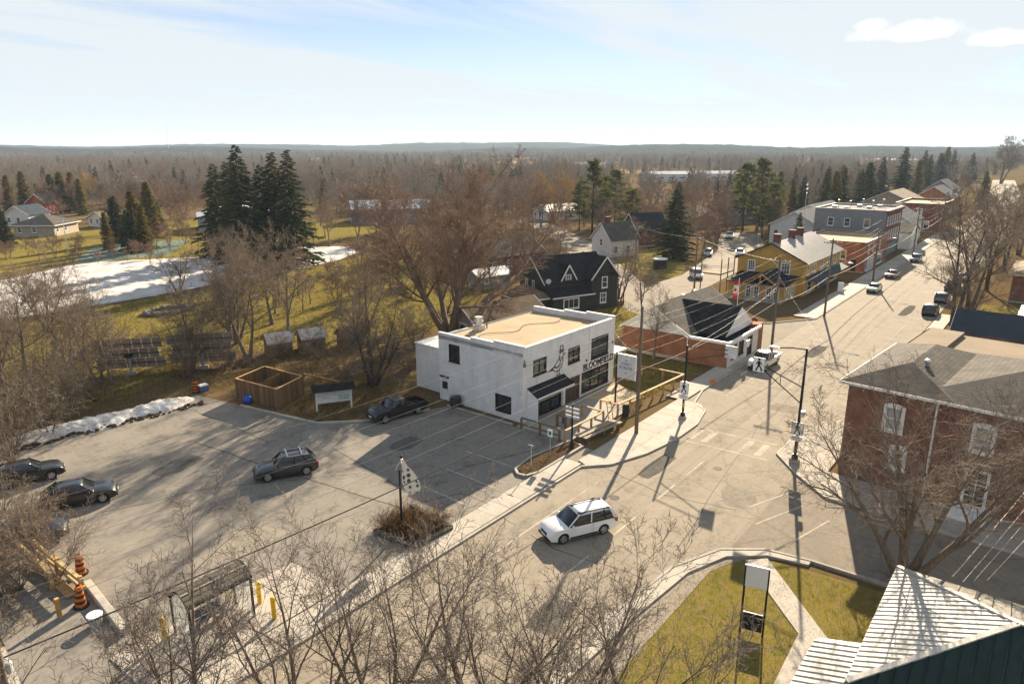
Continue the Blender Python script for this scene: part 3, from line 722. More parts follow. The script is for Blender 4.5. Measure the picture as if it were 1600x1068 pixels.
def block(name, label, cat, loc, rz, W, D, H, wmat, openings=None, roof='gable', rmat=None, rise=2, axis='x', oh=0.35, trim=WHITE,
          frame=None, pane=None, chimney=(), group=None, grid=(1, 2), parapet=0.4, foundation=True):
    """a house of one volume; openings = {side: [(u0,u1,z0,z1,kind)]}, sides S W N E"""
    t = thing(name, label, cat, (loc[0], loc[1], 0), rz, group)
    C4 = {'S': ((0, 0), (W, 0)), 'E': ((W, 0), (W, D)), 'N': ((W, D), (0, D)), 'W': ((0, D), (0, 0))}
    for s_, (a, b) in C4.items():
        hs = (openings or {}).get(s_, [])
        gb = None
        if roof == 'gable':
            if axis == 'x' and s_ in 'WE': gb = (D / 2, H + rise)
            if axis == 'y' and s_ in 'SN': gb = (W / 2, H + rise)
        top = H + (parapet if roof == 'flat' else 0)
        wall(t, wmat, a, b, 0, top, hs, gable=gb)
        for h in hs:
            if len(h) > 4 and h[4] == 'door': door(t, a, b, h, h[5] if len(h) > 5 else WHITE)
            else: window(t, a, b, h, frame, pane, grid=h[5] if len(h) > 5 else grid)
    if roof == 'gable': r = gable_roof(t, rmat, 0, W, 0, D, H, rise, axis, oh, trim=trim)
    elif roof == 'hip': r = hip_roof(t, rmat, 0, W, 0, D, H, rise, oh, trim=trim)
    else:
        r = MB().box(0.22, 0.22, H - 0.2, W - 0.22, D - 0.22, H).build('roof', rmat, t)
        m = MB()
        m.box(-0.06, -0.06, H + parapet, W + 0.06, 0.26, H + parapet + 0.09); m.box(-0.06, D - 0.26, H + parapet, W + 0.06, D + 0.06, H + parapet + 0.09)
        m.box(-0.06, 0.262, H + parapet, 0.26, D - 0.262, H + parapet + 0.088); m.box(W - 0.26, 0.262, H + parapet, W + 0.06, D - 0.262, H + parapet + 0.088)
        m.build('coping', trim, t)
        m = MB(); m.box(0.2, 0.2, H, W - 0.2, 0.23, H + parapet); m.box(0.2, D - 0.23, H, W - 0.2, D - 0.2, H + parapet)
        m.box(0.2, 0.232, H, 0.23, D - 0.232, H + parapet - .002); m.box(W - 0.23, 0.232, H, W - 0.2, D - 0.232, H + parapet - .002); m.build('parapet', wmat, t)
    for (cx, cy, w, z0, z1) in chimney:
        c = MB().box(cx - w / 2, cy - w / 2, z0, cx + w / 2, cy + w / 2, z1); c.box(cx - w / 2 - 0.08, cy - w / 2 - 0.08, z1, cx + w / 2 + 0.08, cy + w / 2 + 0.08, z1 + 0.12)
        c.build('chimney', BRICKM, r)
    if foundation: MB().box(-0.04, -0.04, -0.3, W + 0.04, D + 0.04, 0.22).build('foundation', CONC, t)
    return t

# ---- the white two-storey cafe --------------------------------------
TARGRAVEL = mat('gravel_roof', (0.34, 0.26, 0.165), 0.95, 0.14, 0.35, 0.25, 25, fine=0.1, fscale=8)
def cafe():
    W, D, H = 15.2, 10.5, 6.95
    t = thing('cafe_building', 'white painted two-storey block cafe with flat tan roof and black lettering', 'building', (47.6, 35.95, 0), R(-1.6))
    S0, S1 = (0, 0), (W, 0)
    hs = [(1.5, 3.35, 4.15, 5.5), (6.9, 8.75, 4.0, 5.4), (10.9, 13.9, 3.55, 5.55), (1.3, 5.75, 0.05, 2.35), (6.45, 8.85, 0.0, 2.4), (9.3, 14.1, 0.45, 2.4)]
    wall(t, PAINTB, S0, S1, 0, H, hs)
    window(t, S0, S1, hs[0], BLACK, GLASS2, (2, 1)); window(t, S0, S1, hs[1], BLACK, GLASS2, (2, 1)); window(t, S0, S1, hs[2], BLACK, GLASS2, (1, 1), fw=0.1)
    window(t, S0, S1, hs[3], BLACK, GLASS, (3, 2), name='shop_window', sill=False); window(t, S0, S1, hs[5], BLACK, GLASS2, (3, 1), name='shop_window')
    DOORB = mat('brown_door_boards', (0.13, 0.085, 0.06), 0.7, 0.3, 3)
    window(t, S0, S1, hs[4], DOORB, mat('red_brown_panel', (0.1, 0.06, 0.045), 0.8), (3, 2), name='entrance_door', sill=False)
    MB().box(5.95, -0.12, 0.0, 6.35, 0.0 - 0.004, 2.6).build('column', WHITE, t)
    wh = [(D - 9.05, D - 7.75, 4.2, 5.8), (D - 3.2, D - 1.4, 0.55, 2.15), (D - 10.25, D - 9.25, 0.1, 2.25)]
    wall(t, PAINTB, (0, D), (0, 0), 0, 6.55, wh)
    window(t, (0, D), (0, 0), wh[0], BLACK, GLASS, (2, 1)); window(t, (0, D), (0, 0), wh[1], BLACK, GLASS, (2, 1), sill=False)
    door(t, (0, D), (0, 0), wh[2], WHITE)
    wall(t, PAINTB, (W, 0), (W, D), 0, 6.55); wall(t, PAINTB, (W, D), (0, D), 0, 6.35)
    MB().slab([(0.25, 0.25, 6.4), (W - 0.25, 0.25, 6.4), (W - 0.25, D - 0.1, 6.2), (0.25, D - 0.1, 6.2)], 0.2).build('roof', TARGRAVEL, t)
    # stepped side parapets and copings
    for x, sgn in ((0.0, 1), (W, -1)):
        par = MB(); cop = MB()
        for (y0, y1, z) in ((0.0, 3.45, 7.1), (3.45, 6.3, 6.9), (6.3, D, 6.7)):
            xa, xb = (0.0, 0.24) if sgn > 0 else (W - 0.24, W)
            par.box(xa, y0 + 0.002, 6.15, xb, y1 - 0.002, z)
            cop.box(xa - 0.05, y0 - 0.04, z, xb + 0.05, y1, z + 0.09)
        par.build('parapet', PAINTB, t); cop.build('coping', WHITE, t)
    fr = MB().box(0.26, 0.004, 6.3, W - 0.26, 0.24, H - 0.004); fr.build('parapet', PAINTB, t)
    MB().box(0.24, -0.05, H, W - 0.3, 0.29, H + 0.09).build('coping', WHITE, t)
    MB().box(-0.1, -0.003, 6.38, -0.003, D - 0.5, 6.46).build('ledge', mat('weathered_ledge', (0.3, 0.3, 0.3), 0.9, 0.3, 3), t)
    # sloping black awning
    aw = MB(); aw.slab([(0.55, -0.03, 3.2), (0.55, -1.25, 2.5), (6.2, -1.25, 2.5), (6.2, -0.03, 3.2)][::-1], 0.06)
    a_ = aw.build('awning', mat('black_awning', (0.014, 0.014, 0.016), 0.75, 0.2, 3), t)
    MB().box(0.55, -1.3, 2.33, 6.2, -1.26, 2.5).build('valance', WHITE, a_)
    v = MB().add([(0.55, -0.03, 3.12), (0.55, -1.24, 2.42), (0.55, -1.24, 0.0), (0.55, -0.03, 0.0), (0.62, -0.03, 3.12), (0.62, -1.24, 2.42), (0.62, -1.24, 0.0), (0.62, -0.03, 0.0)],
                 [(0, 1, 2, 3), (7, 6, 5, 4), (0, 4, 5, 1), (1, 5, 6, 2), (2, 6, 7, 3), (3, 7, 4, 0)]); v.build('wind_screen', WHITE, t)
    # lettering and the bird drawing
    INK = mat('black_sign_paint', (0.02, 0.02, 0.022), 0.6, 0.1)
    me = text_mesh('BLOOMFIELD', 0.95, 0.02, .016)
    xs = [v_.co.x for v_ in me.vertices]; wd = max(xs) - min(xs)
    up = Matrix(((5.5 / wd, 0, 0, 9.45), (0, 0, -1, -0.025), (0, 0.98, 0, 2.62), (0, 0, 0, 1)))
    link('lettering', upright(me, up), INK, t)
    # line drawing of a standing bird, tail to the left, wearing a tall hat
    bird = MB()
    def ln(pts, w=0.06):
        for (ax, az), (bx_, bz) in zip(pts[:-1], pts[1:]): bird.bar((ax, -0.02, az), (bx_, -0.02, bz), 0.03, w, (0, 1, 0)) if False else bird.bar((ax, -0.02, az), (bx_, -0.02, bz), w, 0.03, (0, -1, 0))
    body = [(3.75, 3.95), (4.35, 4.05), (4.75, 3.75), (5.3, 3.72), (5.8, 4.0), (6.02, 4.5), (5.95, 4.95), (6.1, 5.2), (5.95, 5.45), (5.6, 5.45), (5.45, 5.15), (5.4, 4.85), (5.0, 4.55), (4.5, 4.2), (3.75, 3.95)]
    ln(body, 0.075); ln([(6.08, 5.28), (6.35, 5.18), (6.05, 5.12)]); ln([(5.5, 5.5), (5.55, 6.05), (5.98, 6.05), (6.0, 5.5)], 0.07); ln([(5.3, 5.5), (6.2, 5.5)], 0.08); ln([(5.53, 5.66), (6.0, 5.66)], 0.09)
    ln([(5.15, 3.72), (5.1, 3.3), (4.95, 3.28)]); ln([(5.1, 3.3), (5.28, 3.27)]); ln([(5.45, 3.78), (5.45, 3.3), (5.3, 3.28)]); ln([(5.45, 3.3), (5.62, 3.28)])
    ln([(4.5, 4.2), (5.2, 4.15), (5.65, 4.5), (5.4, 4.8)]); ln([(4.7, 4.08), (5.3, 4.0), (5.7, 4.3)]); ln([(4.1, 4.0), (4.8, 4.3)]); ln([(4.0, 3.98), (4.6, 3.95)]); ln([(5.5, 4.6), (5.8, 4.7)]); ln([(5.45, 4.9), (5.9, 4.85)])
    bird.ball((5.85, -0.02, 5.3), 0.045, 0.03, 0.045, 6, 4)
    bird.build('wall_drawing', INK, t)
    # small fittings
    MB().box(-0.12, D - 1.3, 2.35, -0.01, D - 0.15, 2.5).build('door_canopy', BLACK, t)
    for x, z in ((9.9, 3.55), (14.7, 4.4)): MB().box(x, -0.14, z, x + 0.12, -0.003, z + 0.16).build('wall_lamp', BLACK, t)
    m = MB().cyl((0.1, -0.1, 5.6), (0.1, -0.1, 5.95), 0.05, 0.05, 6); m.box(-0.02, -0.2, 5.3, 0.2, -0.005, 5.6); m.build('service_bracket', mat('grey_fitting', (0.2, 0.2, 0.2), 0.6), t)
    MB().cyl((10.4, -0.05, 3.4), (10.4, -0.05, 6.9), 0.03, 0.03, 6).build('conduit', WHITE, t)
    # rear wing
    ex = MB().box(1.2, D + 0.003, 0, 9, D + 4.6, 4.6); ex.build('rear_wing', PAINTB, t)
    MB().box(1.1, D + 0.03, 4.6, 9.1, D + 4.7, 4.72).build('rear_wing_roof', WHITE, t)
    # canopy at the street end and a flat step
    MB().box(W + 0.02, 0.3, 2.85, W + 3.2, 3.4, 3.0).build('side_canopy', WHITE, t)
    for x, y in ((W + 3.05, 0.45), (W + 3.05, 3.25)): MB().box(x - 0.06, y - 0.06, 0, x + 0.06, y + 0.06, 2.85).build('post', WOODN, t)
    # roof exhaust fan, vent pipe and cable
    f = MB().box(4.2, 9.0, 6.2, 5.1, 9.9, 6.75); f.cyl((4.65, 9.45, 6.75), (4.65, 9.45, 7.1), 0.36, 0.36, 14); f.cyl((4.65, 9.45, 7.1), (4.65, 9.45, 7.2), 0.5, 0.5, 14); f.cyl((4.65, 9.45, 7.2), (4.65, 9.45, 7.6), 0.42, 0.42, 14)
    f.build('roof_fan', STEEL, t)
    MB().cyl((5.6, 9.2, 6.2), (5.6, 9.2, 6.8), 0.06, 0.06, 8).build('vent_pipe', BLACK, t)
    pts = [(2.0 + k * 0.8, 7.2 + 0.7 * math.sin(k * 0.9) - k * 0.12, 6.405 - 0.004 * 5) for k in range(15)]
    MB().tube([(x, y, 6.34 + (10.5 - y) * 0.0 + 0.03 + 0.02 * (6.8 - y) * 0) for x, y, z in pts], 0.03, 5).build('roof_cable', BLACK, t)
    return t
cafe()
ac = MB().cyl((0, 0, 0), (0, 0, 1.0), 0.5, 0.5, 16)
for k in range(16):
    a = k * math.pi / 8; ac.bar((0.52 * math.cos(a), 0.52 * math.sin(a), 0.05), (0.52 * math.cos(a), 0.52 * math.sin(a), 0.95), 0.04, 0.04)
ac.cyl((0, 0, 1.0), (0, 0, 1.06), 0.54, 0.54, 16)
tag(ac.build('air_conditioner', mat('dark_grey_casing', (0.05, 0.05, 0.055), 0.6), None, (47.05, 43.6, 0)), 'round dark air conditioner beside the white cafe side wall', 'air conditioner')

# ---- the post office: brick with white gables ------------------------
def post_office():
    t = thing('brick_office', 'low brick office with white gables and grey hip shingle roof beside the cafe', 'building', (74.5, 27.8, 0), 0)
    W, D, H = 15.5, 13.2, 3.1
    y1 = 4.9
    hw = [(1.0, 2.4, 1.0, 2.3), (5.4, 6.8, 1.0, 2.3)]
    wall(t, BRICKO, (0, D), (0, y1), 0, H, gable=None)
    wall(t, BRICKO, (0.0, D), (0.0, D - 0.001), 0, 0.001)
    wall(t, BRICKO, (0, y1), (0, 0), 0, H - 0.25)
    hs = [(1.2, 2.6, 0.9, 2.4), (3.4, 4.8, 0.9, 2.4), (6.2, 7.6, 0.05, 2.4)]
    wall(t, SIDEWH, (0, 0), (9.6, 0), 0, H - 0.25, hs)
    for h in hs[:2]: window(t, (0, 0), (9.6, 0), h, BLACK, GLASS, (2, 1))
    door(t, (0, 0), (9.6, 0), hs[2], BLACK)
    wall(t, BRICKO, (9.6, 0), (9.6, y1), 0, H - 0.25); wall(t, BRICKO, (9.6, y1), (W, y1), 0, H); wall(t, BRICKO, (W, y1), (W, D), 0, H); wall(t, BRICKO, (W, D), (0, D), 0, H)
    # main gable end, white boarding
    g1 = MB().slab([(0, 0, 0)], 0) if False else MB()
    c = (D + y1) / 2
    g1.add([(-0.14, D + 0.4, H), (-0.14, c, H + 2.75), (-0.14, y1 - 0.4, H), (-0.02, D + 0.4, H), (-0.02, c, H + 2.75), (-0.02, y1 - 0.4, H)], [(0, 1, 2)[::-1], (3, 4, 5), (0, 3, 4, 1), (1, 4, 5, 2), (2, 5, 3, 0)])
    g1.build('gable', WHITE, t)
    gable_roof(t, SHGREY, 0, W, y1, D, H, 2.75, 'x', 0.4)
    # street-facing gable on the front wing
    gx0, gx1, gy = 2.6, 10.6, 1.5
    m = (gx0 + gx1) / 2; s_ = 2.6 / ((gx1 - gx0) / 2)
    rf = MB()
    rf.slab([(gx0 - 0.4, c, H + 0.05), (gx0 - 0.4, gy - 0.3, H + 0.05), (m, gy - 0.3, H + 2.75), (m, c, H + 2.75)], 0.14)
    rf.slab([(gx1 + 0.4, gy - 0.3, H + 0.05), (gx1 + 0.4, c, H + 0.05), (m, c, H + 2.75), (m, gy - 0.3, H + 2.75)], 0.14)
    rf.build('roof', SHDARK, t)
    g2 = MB().add([(gx0 - 0.4, gy - 0.36, H - 0.05), (gx1 + 0.4, gy - 0.36, H - 0.05), (m, gy - 0.36, H + 2.7), (gx0 - 0.4, gy - 0.22, H - 0.05), (gx1 + 0.4, gy - 0.22, H - 0.05), (m, gy - 0.22, H + 2.7)],
                  [(0, 1, 2), (5, 4, 3), (0, 3, 4, 1), (1, 4, 5, 2), (2, 5, 3, 0)])
    g2.build('gable', WHITE, t)
    # flat front with white fascia
    MB().box(0.1, 0.1, H - 0.4, 9.5, y1, H - 0.22).build('flat_roof', SHDARK, t)
    f = MB(); f.box(-0.25, -0.25, H - 0.26, 9.9, -0.05, H + 0.06); f.box(-0.25, -0.048, H - 0.258, -0.05, y1 - 0.4, H + 0.058); f.build('fascia', WHITE, t)
    MB().box(9.7, 0.0, 0, 11.2, 1.6, H + 0.1).build('brick_pier', BRICKO, t)
    MB().cyl((-0.12, y1 - 0.15, 0), (-0.12, y1 - 0.15, H - 0.1), 0.06, 0.06, 8).build('downpipe', WHITE, t)
    MB().box(-0.05, y1 + 0.01, -0.2, -0.004, D, 0.35).build('foundation', CONC, t)
    for x, w in ((9.0, 0.35), (12.5, 0.3)): MB().box(x, c + 0.6, H + 2.2, x + w, c + 0.6 + w, H + 2.75).build('roof_vent', STEEL, t)
    b = MB().box(2.9, -1.05, 2.05, 3.8, -0.95, 2.8); b.cyl((3.35, -1.0, 2.8), (3.35, -0.1, 2.84), 0.03); b.build('hanging_sign', WHITE, t)
    return t
post_office()

# ---- charcoal gabled house -------------------------------------------
def dark_house():
    t = thing('gabled_house', 'charcoal sided house with steep black gables and white trim behind the cafe', 'house', (84.3, 59.6, 0), R(-21))
    W, D, H = 11.6, 7.2, 4.6
    s1 = [(0.9, 1.9, 4.62, 4.63)]
    wall(t, SIDEDK, (0, 0), (7.3, 0), 0, H)
    wall(t, SIDEDK, (0, D), (0, 0), 0, H, [(1.7, 2.3, 4.5 - 1.3, 4.5), (3.6, 4.2, 3.2, 4.5)], gable=(D / 2, H + 3.3))
    for h in ((1.7, 2.3, 3.2, 4.5), (3.6, 4.2, 3.2, 4.5)): window(t, (0, D), (0, 0), h)
    wall(t, SIDEDK, (W, D), (0, D), 0, H); wall(t, SIDEDK, (W, 0), (W, D), 0, H, gable=(D / 2, H + 3.3))
    gable_roof(t, SHDARK, 0, W, 0, D, H, 3.3, 'x', 0.35)
    # right front wing, gable to the street
    x0, x1, yf = 7.3, 12.3, -1.6
    hs = [(1.9, 2.9, 3.9, 5.6), (1.7, 2.8, 1.0, 2.5)]
    wall(t, SIDEDK, (x0, yf), (x1, yf), 0, 5.0, hs, gable=((x1 - x0) / 2, 7.9))
    window(t, (x0, yf), (x1, yf), hs[0], grid=(1, 2)) if hs[0][3] < 5.0 else window(t, (x0, yf), (x1, yf), (1.95, 2.95, 3.3, 4.95), grid=(1, 2))
    window(t, (x0, yf), (x1, yf), hs[1], grid=(2, 2))
    wall(t, SIDEDK, (x0, 0.5), (x0, yf), 0, 5.0); wall(t, SIDEDK, (x1, yf), (x1, 1.5), 0, 5.0)
    gable_roof(t, SHDARK, x0, x1, yf, 4.0, 5.0, 2.9, 'y', 0.35)
    # small gabled dormer
    da, db = 2.9, 5.3
    wall(t, SIDEDK, (da, -0.03), (db, -0.03), 4.3, 5.0, [(0.75, 1.65, 4.35, 4.95)], gable=((db - da) / 2, 6.9))
    window(t, (da, -0.05), (db, -0.05), (0.75, 1.65, 4.4, 5.5), grid=(2, 3))
    gable_roof(t, SHDARK, da, db, 0, 3.0, 5.0, 1.9, 'y', 0.25)
    # lean-to front room with a triple window
    wall(t, SIDEDK, (-0.2, -2.3), (7.0, -2.3), 0, 2.9, [(1.9, 4.7, 0.9, 2.4)])
    window(t, (-0.2, -2.3), (7.0, -2.3), (1.9, 4.7, 0.9, 2.4), grid=(3, 1), fw=0.12)
    wall(t, SIDEDK, (-0.2, 0), (-0.2, -2.3), 0, 2.9); wall(t, SIDEDK, (7.0, -2.3), (7.0, -0.01), 0, 2.9)
    MB().slab([(-0.4, -2.6, 2.85), (7.25, -2.6, 2.85), (7.25, 0.02, 3.7), (-0.4, 0.02, 3.7)], 0.12).build('roof', SHDARK, t)
    MB().box(-0.45, -2.68, 2.66, 7.3, -2.6, 2.84).build('fascia', WHITE, t)
    # side room with a hipped brown roof
    wall(t, SIDEDK, (-4.6, -1.2), (-0.21, -1.2), 0, 2.6, [(0.5, 1.5, 0.05, 2.15)]); door(t, (-4.6, -1.2), (-0.21, -1.2), (0.5, 1.5, 0.05, 2.15), mat('rust_door', (0.3, 0.1, 0.04), 0.6))
    wall(t, SIDEDK, (-4.6, 5.0), (-4.6, -1.2), 0, 2.6, [(1.0, 2.2, 0.9, 2.1)]); window(t, (-4.6, 5.0), (-4.6, -1.2), (1.0, 2.2, 0.9, 2.1))
    wall(t, SIDEDK, (-0.21, 5.0), (-4.6, 5.0), 0, 2.6)
    hip_roof(t, SHBROWN, -4.6, 0.1, -1.2, 5.0, 2.6, 1.6, 0.45)
    MB().box(12.4, -1.0, 0, 14.3, 1.2, 0.7).build('porch', WOODO, t)
    m = MB()
    for x, y in ((14.2, -0.9), (14.2, 1.1)): m.box(x - 0.06, y - 0.06, 0.7, x + 0.06, y + 0.06, 3.0)
    m.bar((14.2, -0.9, 3.05), (14.2, 1.1, 3.05), 0.12, 0.12); m.build('porch_frame', BLACK, t)
    d = MB().cyl((0.35, -0.35, 4.75), (0.15, -0.55, 4.95), 0.05, 0.42, 14); d.cyl((0.35, -0.35, 4.3), (0.35, -0.35, 4.75), 0.03); d.build('satellite_dish', STEEL, t)
dark_house()
block('garage', 'low garage with weathered brown gable roof behind the cafe', 'garage', (66.2, 57.5), R(-14), 11.5, 6, 2.3, SIDETN, {'W': [(2.2, 3.8, 0.05, 1.9, 'door')]}, 'gable', SHBROWN, 1.7, 'x', 0.4, group=None)
bm_ = block('brick_cottage', 'long house with faded grey roof half hidden behind the big russet tree', 'house', (104, 88), R(-10), 16, 9, 3.2, BRICKM, {'S': [(2, 3.2, 1, 2.3), (6, 7.2, 1, 2.3), (11, 12.4, 1, 2.3)]}, 'gable', SHDARK, 2.6, 'x', 0.5)
block('shed', 'small grey pent shed with pale roof left of the charcoal house', 'shed', (92, 79), R(-12), 7, 4, 2.2, SIDEGR, {'S': [(1, 2, 1, 1.9)]}, 'gable', mat('pale_metal_roof', (0.42, 0.43, 0.44), 0.5, 0.1, metal=0.3), 1.0, 'x', 0.3)

# ---- ochre house with grey metal roof --------------------------------
def yellow_house():
    t = thing('ochre_house', 'two-storey ochre house with grey metal roof and white windows', 'house', (120.8, 33.2, 0), 0)
    W, D, H = 21.5, 11.4, 5.6
    METAL = mat('grey_metal_roof', (0.3, 0.29, 0.28), 0.5, 0.1, 1.0, metal=0.25, stretch=(1, 0.2, 1))
    hw = [(1.8, 3.0, 3.5, 5.3), (7.4, 8.9, 3.4, 5.3)]
    wall(t, SIDEYE, (0, D), (0, 0), 0, H, hw, gable=(D / 2, H + 2.7))
    for h in hw: window(t, (0, D), (0, 0), h, grid=(3, 4), fw=0.14)
    hs = [(1.2, 2.2, 3.4, 5.0), (5.0, 6.0, 3.4, 5.0), (9.0, 10.4, 3.4, 5.0), (13.0, 14.4, 3.4, 5.0), (17.5, 18.9, 3.4, 5.0), (2, 4.5, 0.3, 2.4), (7, 8.1, 0.05, 2.3), (10, 12.5, 0.3, 2.4), (15, 19, 0.3, 2.4)]
    wall(t, SIDEYE, (0, 0), (W, 0), 0, H, hs)
    for h in hs: window(t, (0, 0), (W, 0), h, grid=(1, 2)) if h[2] > 0.1 else door(t, (0, 0), (W, 0), h, mat('dark_red_door', (0.2, 0.02, 0.025), 0.5))
    wall(t, SIDEYE, (W, 0), (W, D), 0, H, gable=(D / 2, H + 2.7)); wall(t, SIDEYE, (W, D), (0, D), 0, H)
    r = gable_roof(t, METAL, 0, W, 0, D, H, 2.7, 'x', 0.5, trim=BLACK)
    for i in range(22):
        x = -0.3 + i * (W + 0.6) / 21
        m = MB().bar((x, -0.45, H + 0.0), (x, D / 2, H + 2.88), 0.05, 0.06); m.build('roof_seam', METAL, r)
    for x in (1.5, 9.5, 14.0):
        c = MB().box(x, D / 2 - 0.5, H + 2.2, x + 1.1, D / 2 + 0.5, H + 4.0); c.box(x - 0.1, D / 2 - 0.6, H + 4.0, x + 1.2, D / 2 + 0.6, H + 4.15); c.build('chimney', BRICKM, r)
    NAVY = mat('navy_awning', (0.025, 0.03, 0.055), 0.7, 0.2)
    a = MB().slab([(0.3, -1.8, 2.5), (8.5, -1.8, 2.5), (8.5, -0.02, 3.2), (0.3, -0.02, 3.2)], 0.07).build('awning', NAVY, t)
    a = MB().slab([(9.3, -1.8, 2.5), (W - 0.3, -1.8, 2.5), (W - 0.3, -0.02, 3.2), (9.3, -0.02, 3.2)], 0.07).build('awning', mat('green_awning', (0.02, 0.05, 0.04), 0.7, 0.2), t)
    MB().box(9.2, -0.12, 0.0, 12.8, -0.01, 2.5).build('shopfront', mat('blue_shopfront', (0.06, 0.14, 0.22), 0.5, 0.2), t)
    # low wing with a porch gable toward the corner
    y0, y1 = 1.0, 10.2
    hl = [(3.0, 3.9, 0.2, 2.2), (4.3, 5.2, 0.2, 2.2), (6.3, 7.2, 0.2, 2.3), (7.5, 8.4, 0.2, 2.3)]
    wall(t, SIDEYE, (-6.8, y1), (-6.8, y0), 0, 2.8, hl)
    for h in hl: window(t, (-6.8, y1), (-6.8, y0), h, grid=(2, 3), fw=0.14)
    wall(t, SIDEYE, (-6.8, y0), (-0.01, y0), 0, 2.8, [(1.0, 2.2, 0.3, 2.2), (3.6, 4.8, 0.3, 2.2)])
    for h in ((1.0, 2.2, 0.3, 2.2), (3.6, 4.8, 0.3, 2.2)): window(t, (-6.8, y0), (-0.01, y0), h, grid=(2, 2))
    wall(t, SIDEYE, (-0.01, y1), (-6.8, y1), 0, 2.8)
    MB().slab([(-7.3, y0 - 0.4, 2.75), (-0.02, y0 - 0.4, 3.35), (-0.02, y1 + 0.4, 3.35), (-7.3, y1 + 0.4, 2.75)], 0.14).build('porch_roof', SHDARK, t)
    gr = MB(); gy0, gy1, gz = 1.8, 7.2, 2.7; c = (gy0 + gy1) / 2
    gr.slab([(-8.2, gy0 - 0.3, gz), (-1.0, gy0 - 0.3, gz), (-1.0, c, gz + 1.9), (-8.2, c, gz + 1.9)], 0.13); gr.slab([(-1.0, gy1 + 0.3, gz), (-8.2, gy1 + 0.3, gz), (-8.2, c, gz + 1.9), (-1.0, c, gz + 1.9)], 0.13)
    gr.build('porch_roof', SHDARK, t)
    f = MB()
    for p, q in (((-8.24, gy0 - 0.3, gz - 0.1), (-8.24, c, gz + 1.8)), ((-8.24, c, gz + 1.8), (-8.24, gy1 + 0.3, gz - 0.1))): f.bar(p, q, 0.08, 0.24)
    f.bar((-8.2, c, gz), (-8.2, c, gz + 1.75), 0.16, 0.16)
    for y in (gy0, gy1): f.box(-8.25, y - 0.1, 0, -8.05, y + 0.1, gz)
    f.build('porch_frame', mat('ochre_timber', (0.42, 0.25, 0.07), 0.7), t)
    MB().box(-8.4, y0, -0.1, -6.81, y1, 0.3).build('porch_floor', CONC, t)
    # roof deck with railings at the back
    d = MB()
    for k in range(5): d.bar((-6, D + 0.5, 3.4 + k * 0.3), (-0.2, D + 0.5, 3.4 + k * 0.3), 0.05, 0.06); d.bar((-6, D + 0.5, 3.4 + k * 0.3), (-6, D + 4, 3.4 + k * 0.3), 0.05, 0.06)
    for x, y in ((-6, D + 0.5), (-3, D + 0.5), (-0.2, D + 0.5), (-6, D + 4)): d.box(x - 0.07, y - 0.07, 0, x + 0.07, y + 0.07, 5.8)
    d.bar((-6, D + 0.5, 5.8), (-3, D + 2, 6.9), 0.07, 0.07); d.bar((-0.2, D + 0.5, 5.8), (-3, D + 2, 6.9), 0.07, 0.07); d.bar((-6, D + 4, 5.8), (-3, D + 2, 6.9), 0.07, 0.07)
    d.build('roof_deck_frame', WOODO, t)
    MB().box(-5.9, D + 0.55, 3.1, -0.2, D + 4, 3.3).build('roof_deck', WOODO, t)
yellow_house()
OCH = [(1.0, 2.0, 3.2, 4.6), (4.2, 5.2, 3.2, 4.6)]
tt = block('brick_store', 'low orange brick store with flat tan roof between ochre house and grey store', 'store', (151.5, 30.8), 0, 20, 13, 5.7, BRICKO,
      {'W': [(8.5, 9.5, 2.4, 4.2), (10.6, 11.5, 0.1, 2.4, 'door', BLACK)], 'S': [(1, 5, 0.4, 2.8), (7, 8.2, 0.1, 2.5, 'door', WHITE), (10, 16, 0.4, 2.8), (2, 3, 3.6, 5.2), (6, 7, 3.6, 5.2), (12, 13, 3.6, 5.2)]}, 'flat', TARGRAVEL, parapet=0.25, trim=mat('tan_coping', (0.5, 0.42, 0.3), 0.7))
for i in range(5): MB().box(1.0 + i * 1.1, -0.5, 0.1, 1.2 + i * 1.1, -0.3, 2.9).build('porch_column', WHITE, tt)
tt = block('grey_store', 'tall store with blue-grey metal side wall and red brick front', 'store', (173.5, 32.0), 0, 17, 15, 10.2, SIDEGR,
      {'W': [(3.0, 4.2, 6.7, 8.5), (6.5, 7.7, 6.7, 8.5), (10.6, 11.8, 6.7, 8.5)], 'S': []}, 'flat', mat('black_roof_felt', (0.03, 0.03, 0.032), 0.9), parapet=0.3, trim=mat('grey_coping', (0.4, 0.37, 0.33), 0.7))
hs = [(1 + i * 2.6, 2.2 + i * 2.6, z, z + 1.9) for i in range(6) for z in (4.0, 7.2)]
wall(tt, BRICKM, (-0.02, -0.06), (17.02, -0.06), 0, 10.5, hs + [(1, 15, 0.4, 2.8)], name='brick_front')
for h in hs: window(tt, (-0.02, -0.06), (17.02, -0.06), h, grid=(1, 2))
window(tt, (-0.02, -0.06), (17.02, -0.06), (1, 15, 0.4, 2.8), frame=mat('green_shopfront', (0.06, 0.2, 0.15), 0.5), grid=(6, 1), name='shop_window')
MB().box(-0.3, -0.5, 10.0, 17.3, -0.07, 10.5).build('cornice', BRICKM, tt)
MB().slab([(-0.06, 1, 5.6), (-0.06, 14, 5.6), (-1.4, 14, 5.0), (-1.4, 1, 5.0)][::-1], 0.1).build('lean_to_roof', SHBLUE, tt)
for x, y in ((4, 9), (8, 5), (12, 8), (6, 12), (14, 4)):
    m = MB().box(x, y, 10.2, x + 0.9, y + 0.9, 10.75); m.cyl((x + 1.8, y, 10.2), (x + 1.8, y, 11.8), 0.09); m.cyl((x + 1.8, y, 11.8), (x + 1.8, y, 12.0), 0.22); m.build('roof_vent', STEEL, tt)
WIN2 = lambda n, st, z: [(1 + i * st, 2.1 + i * st, z, z + 1.5) for i in range(n)]
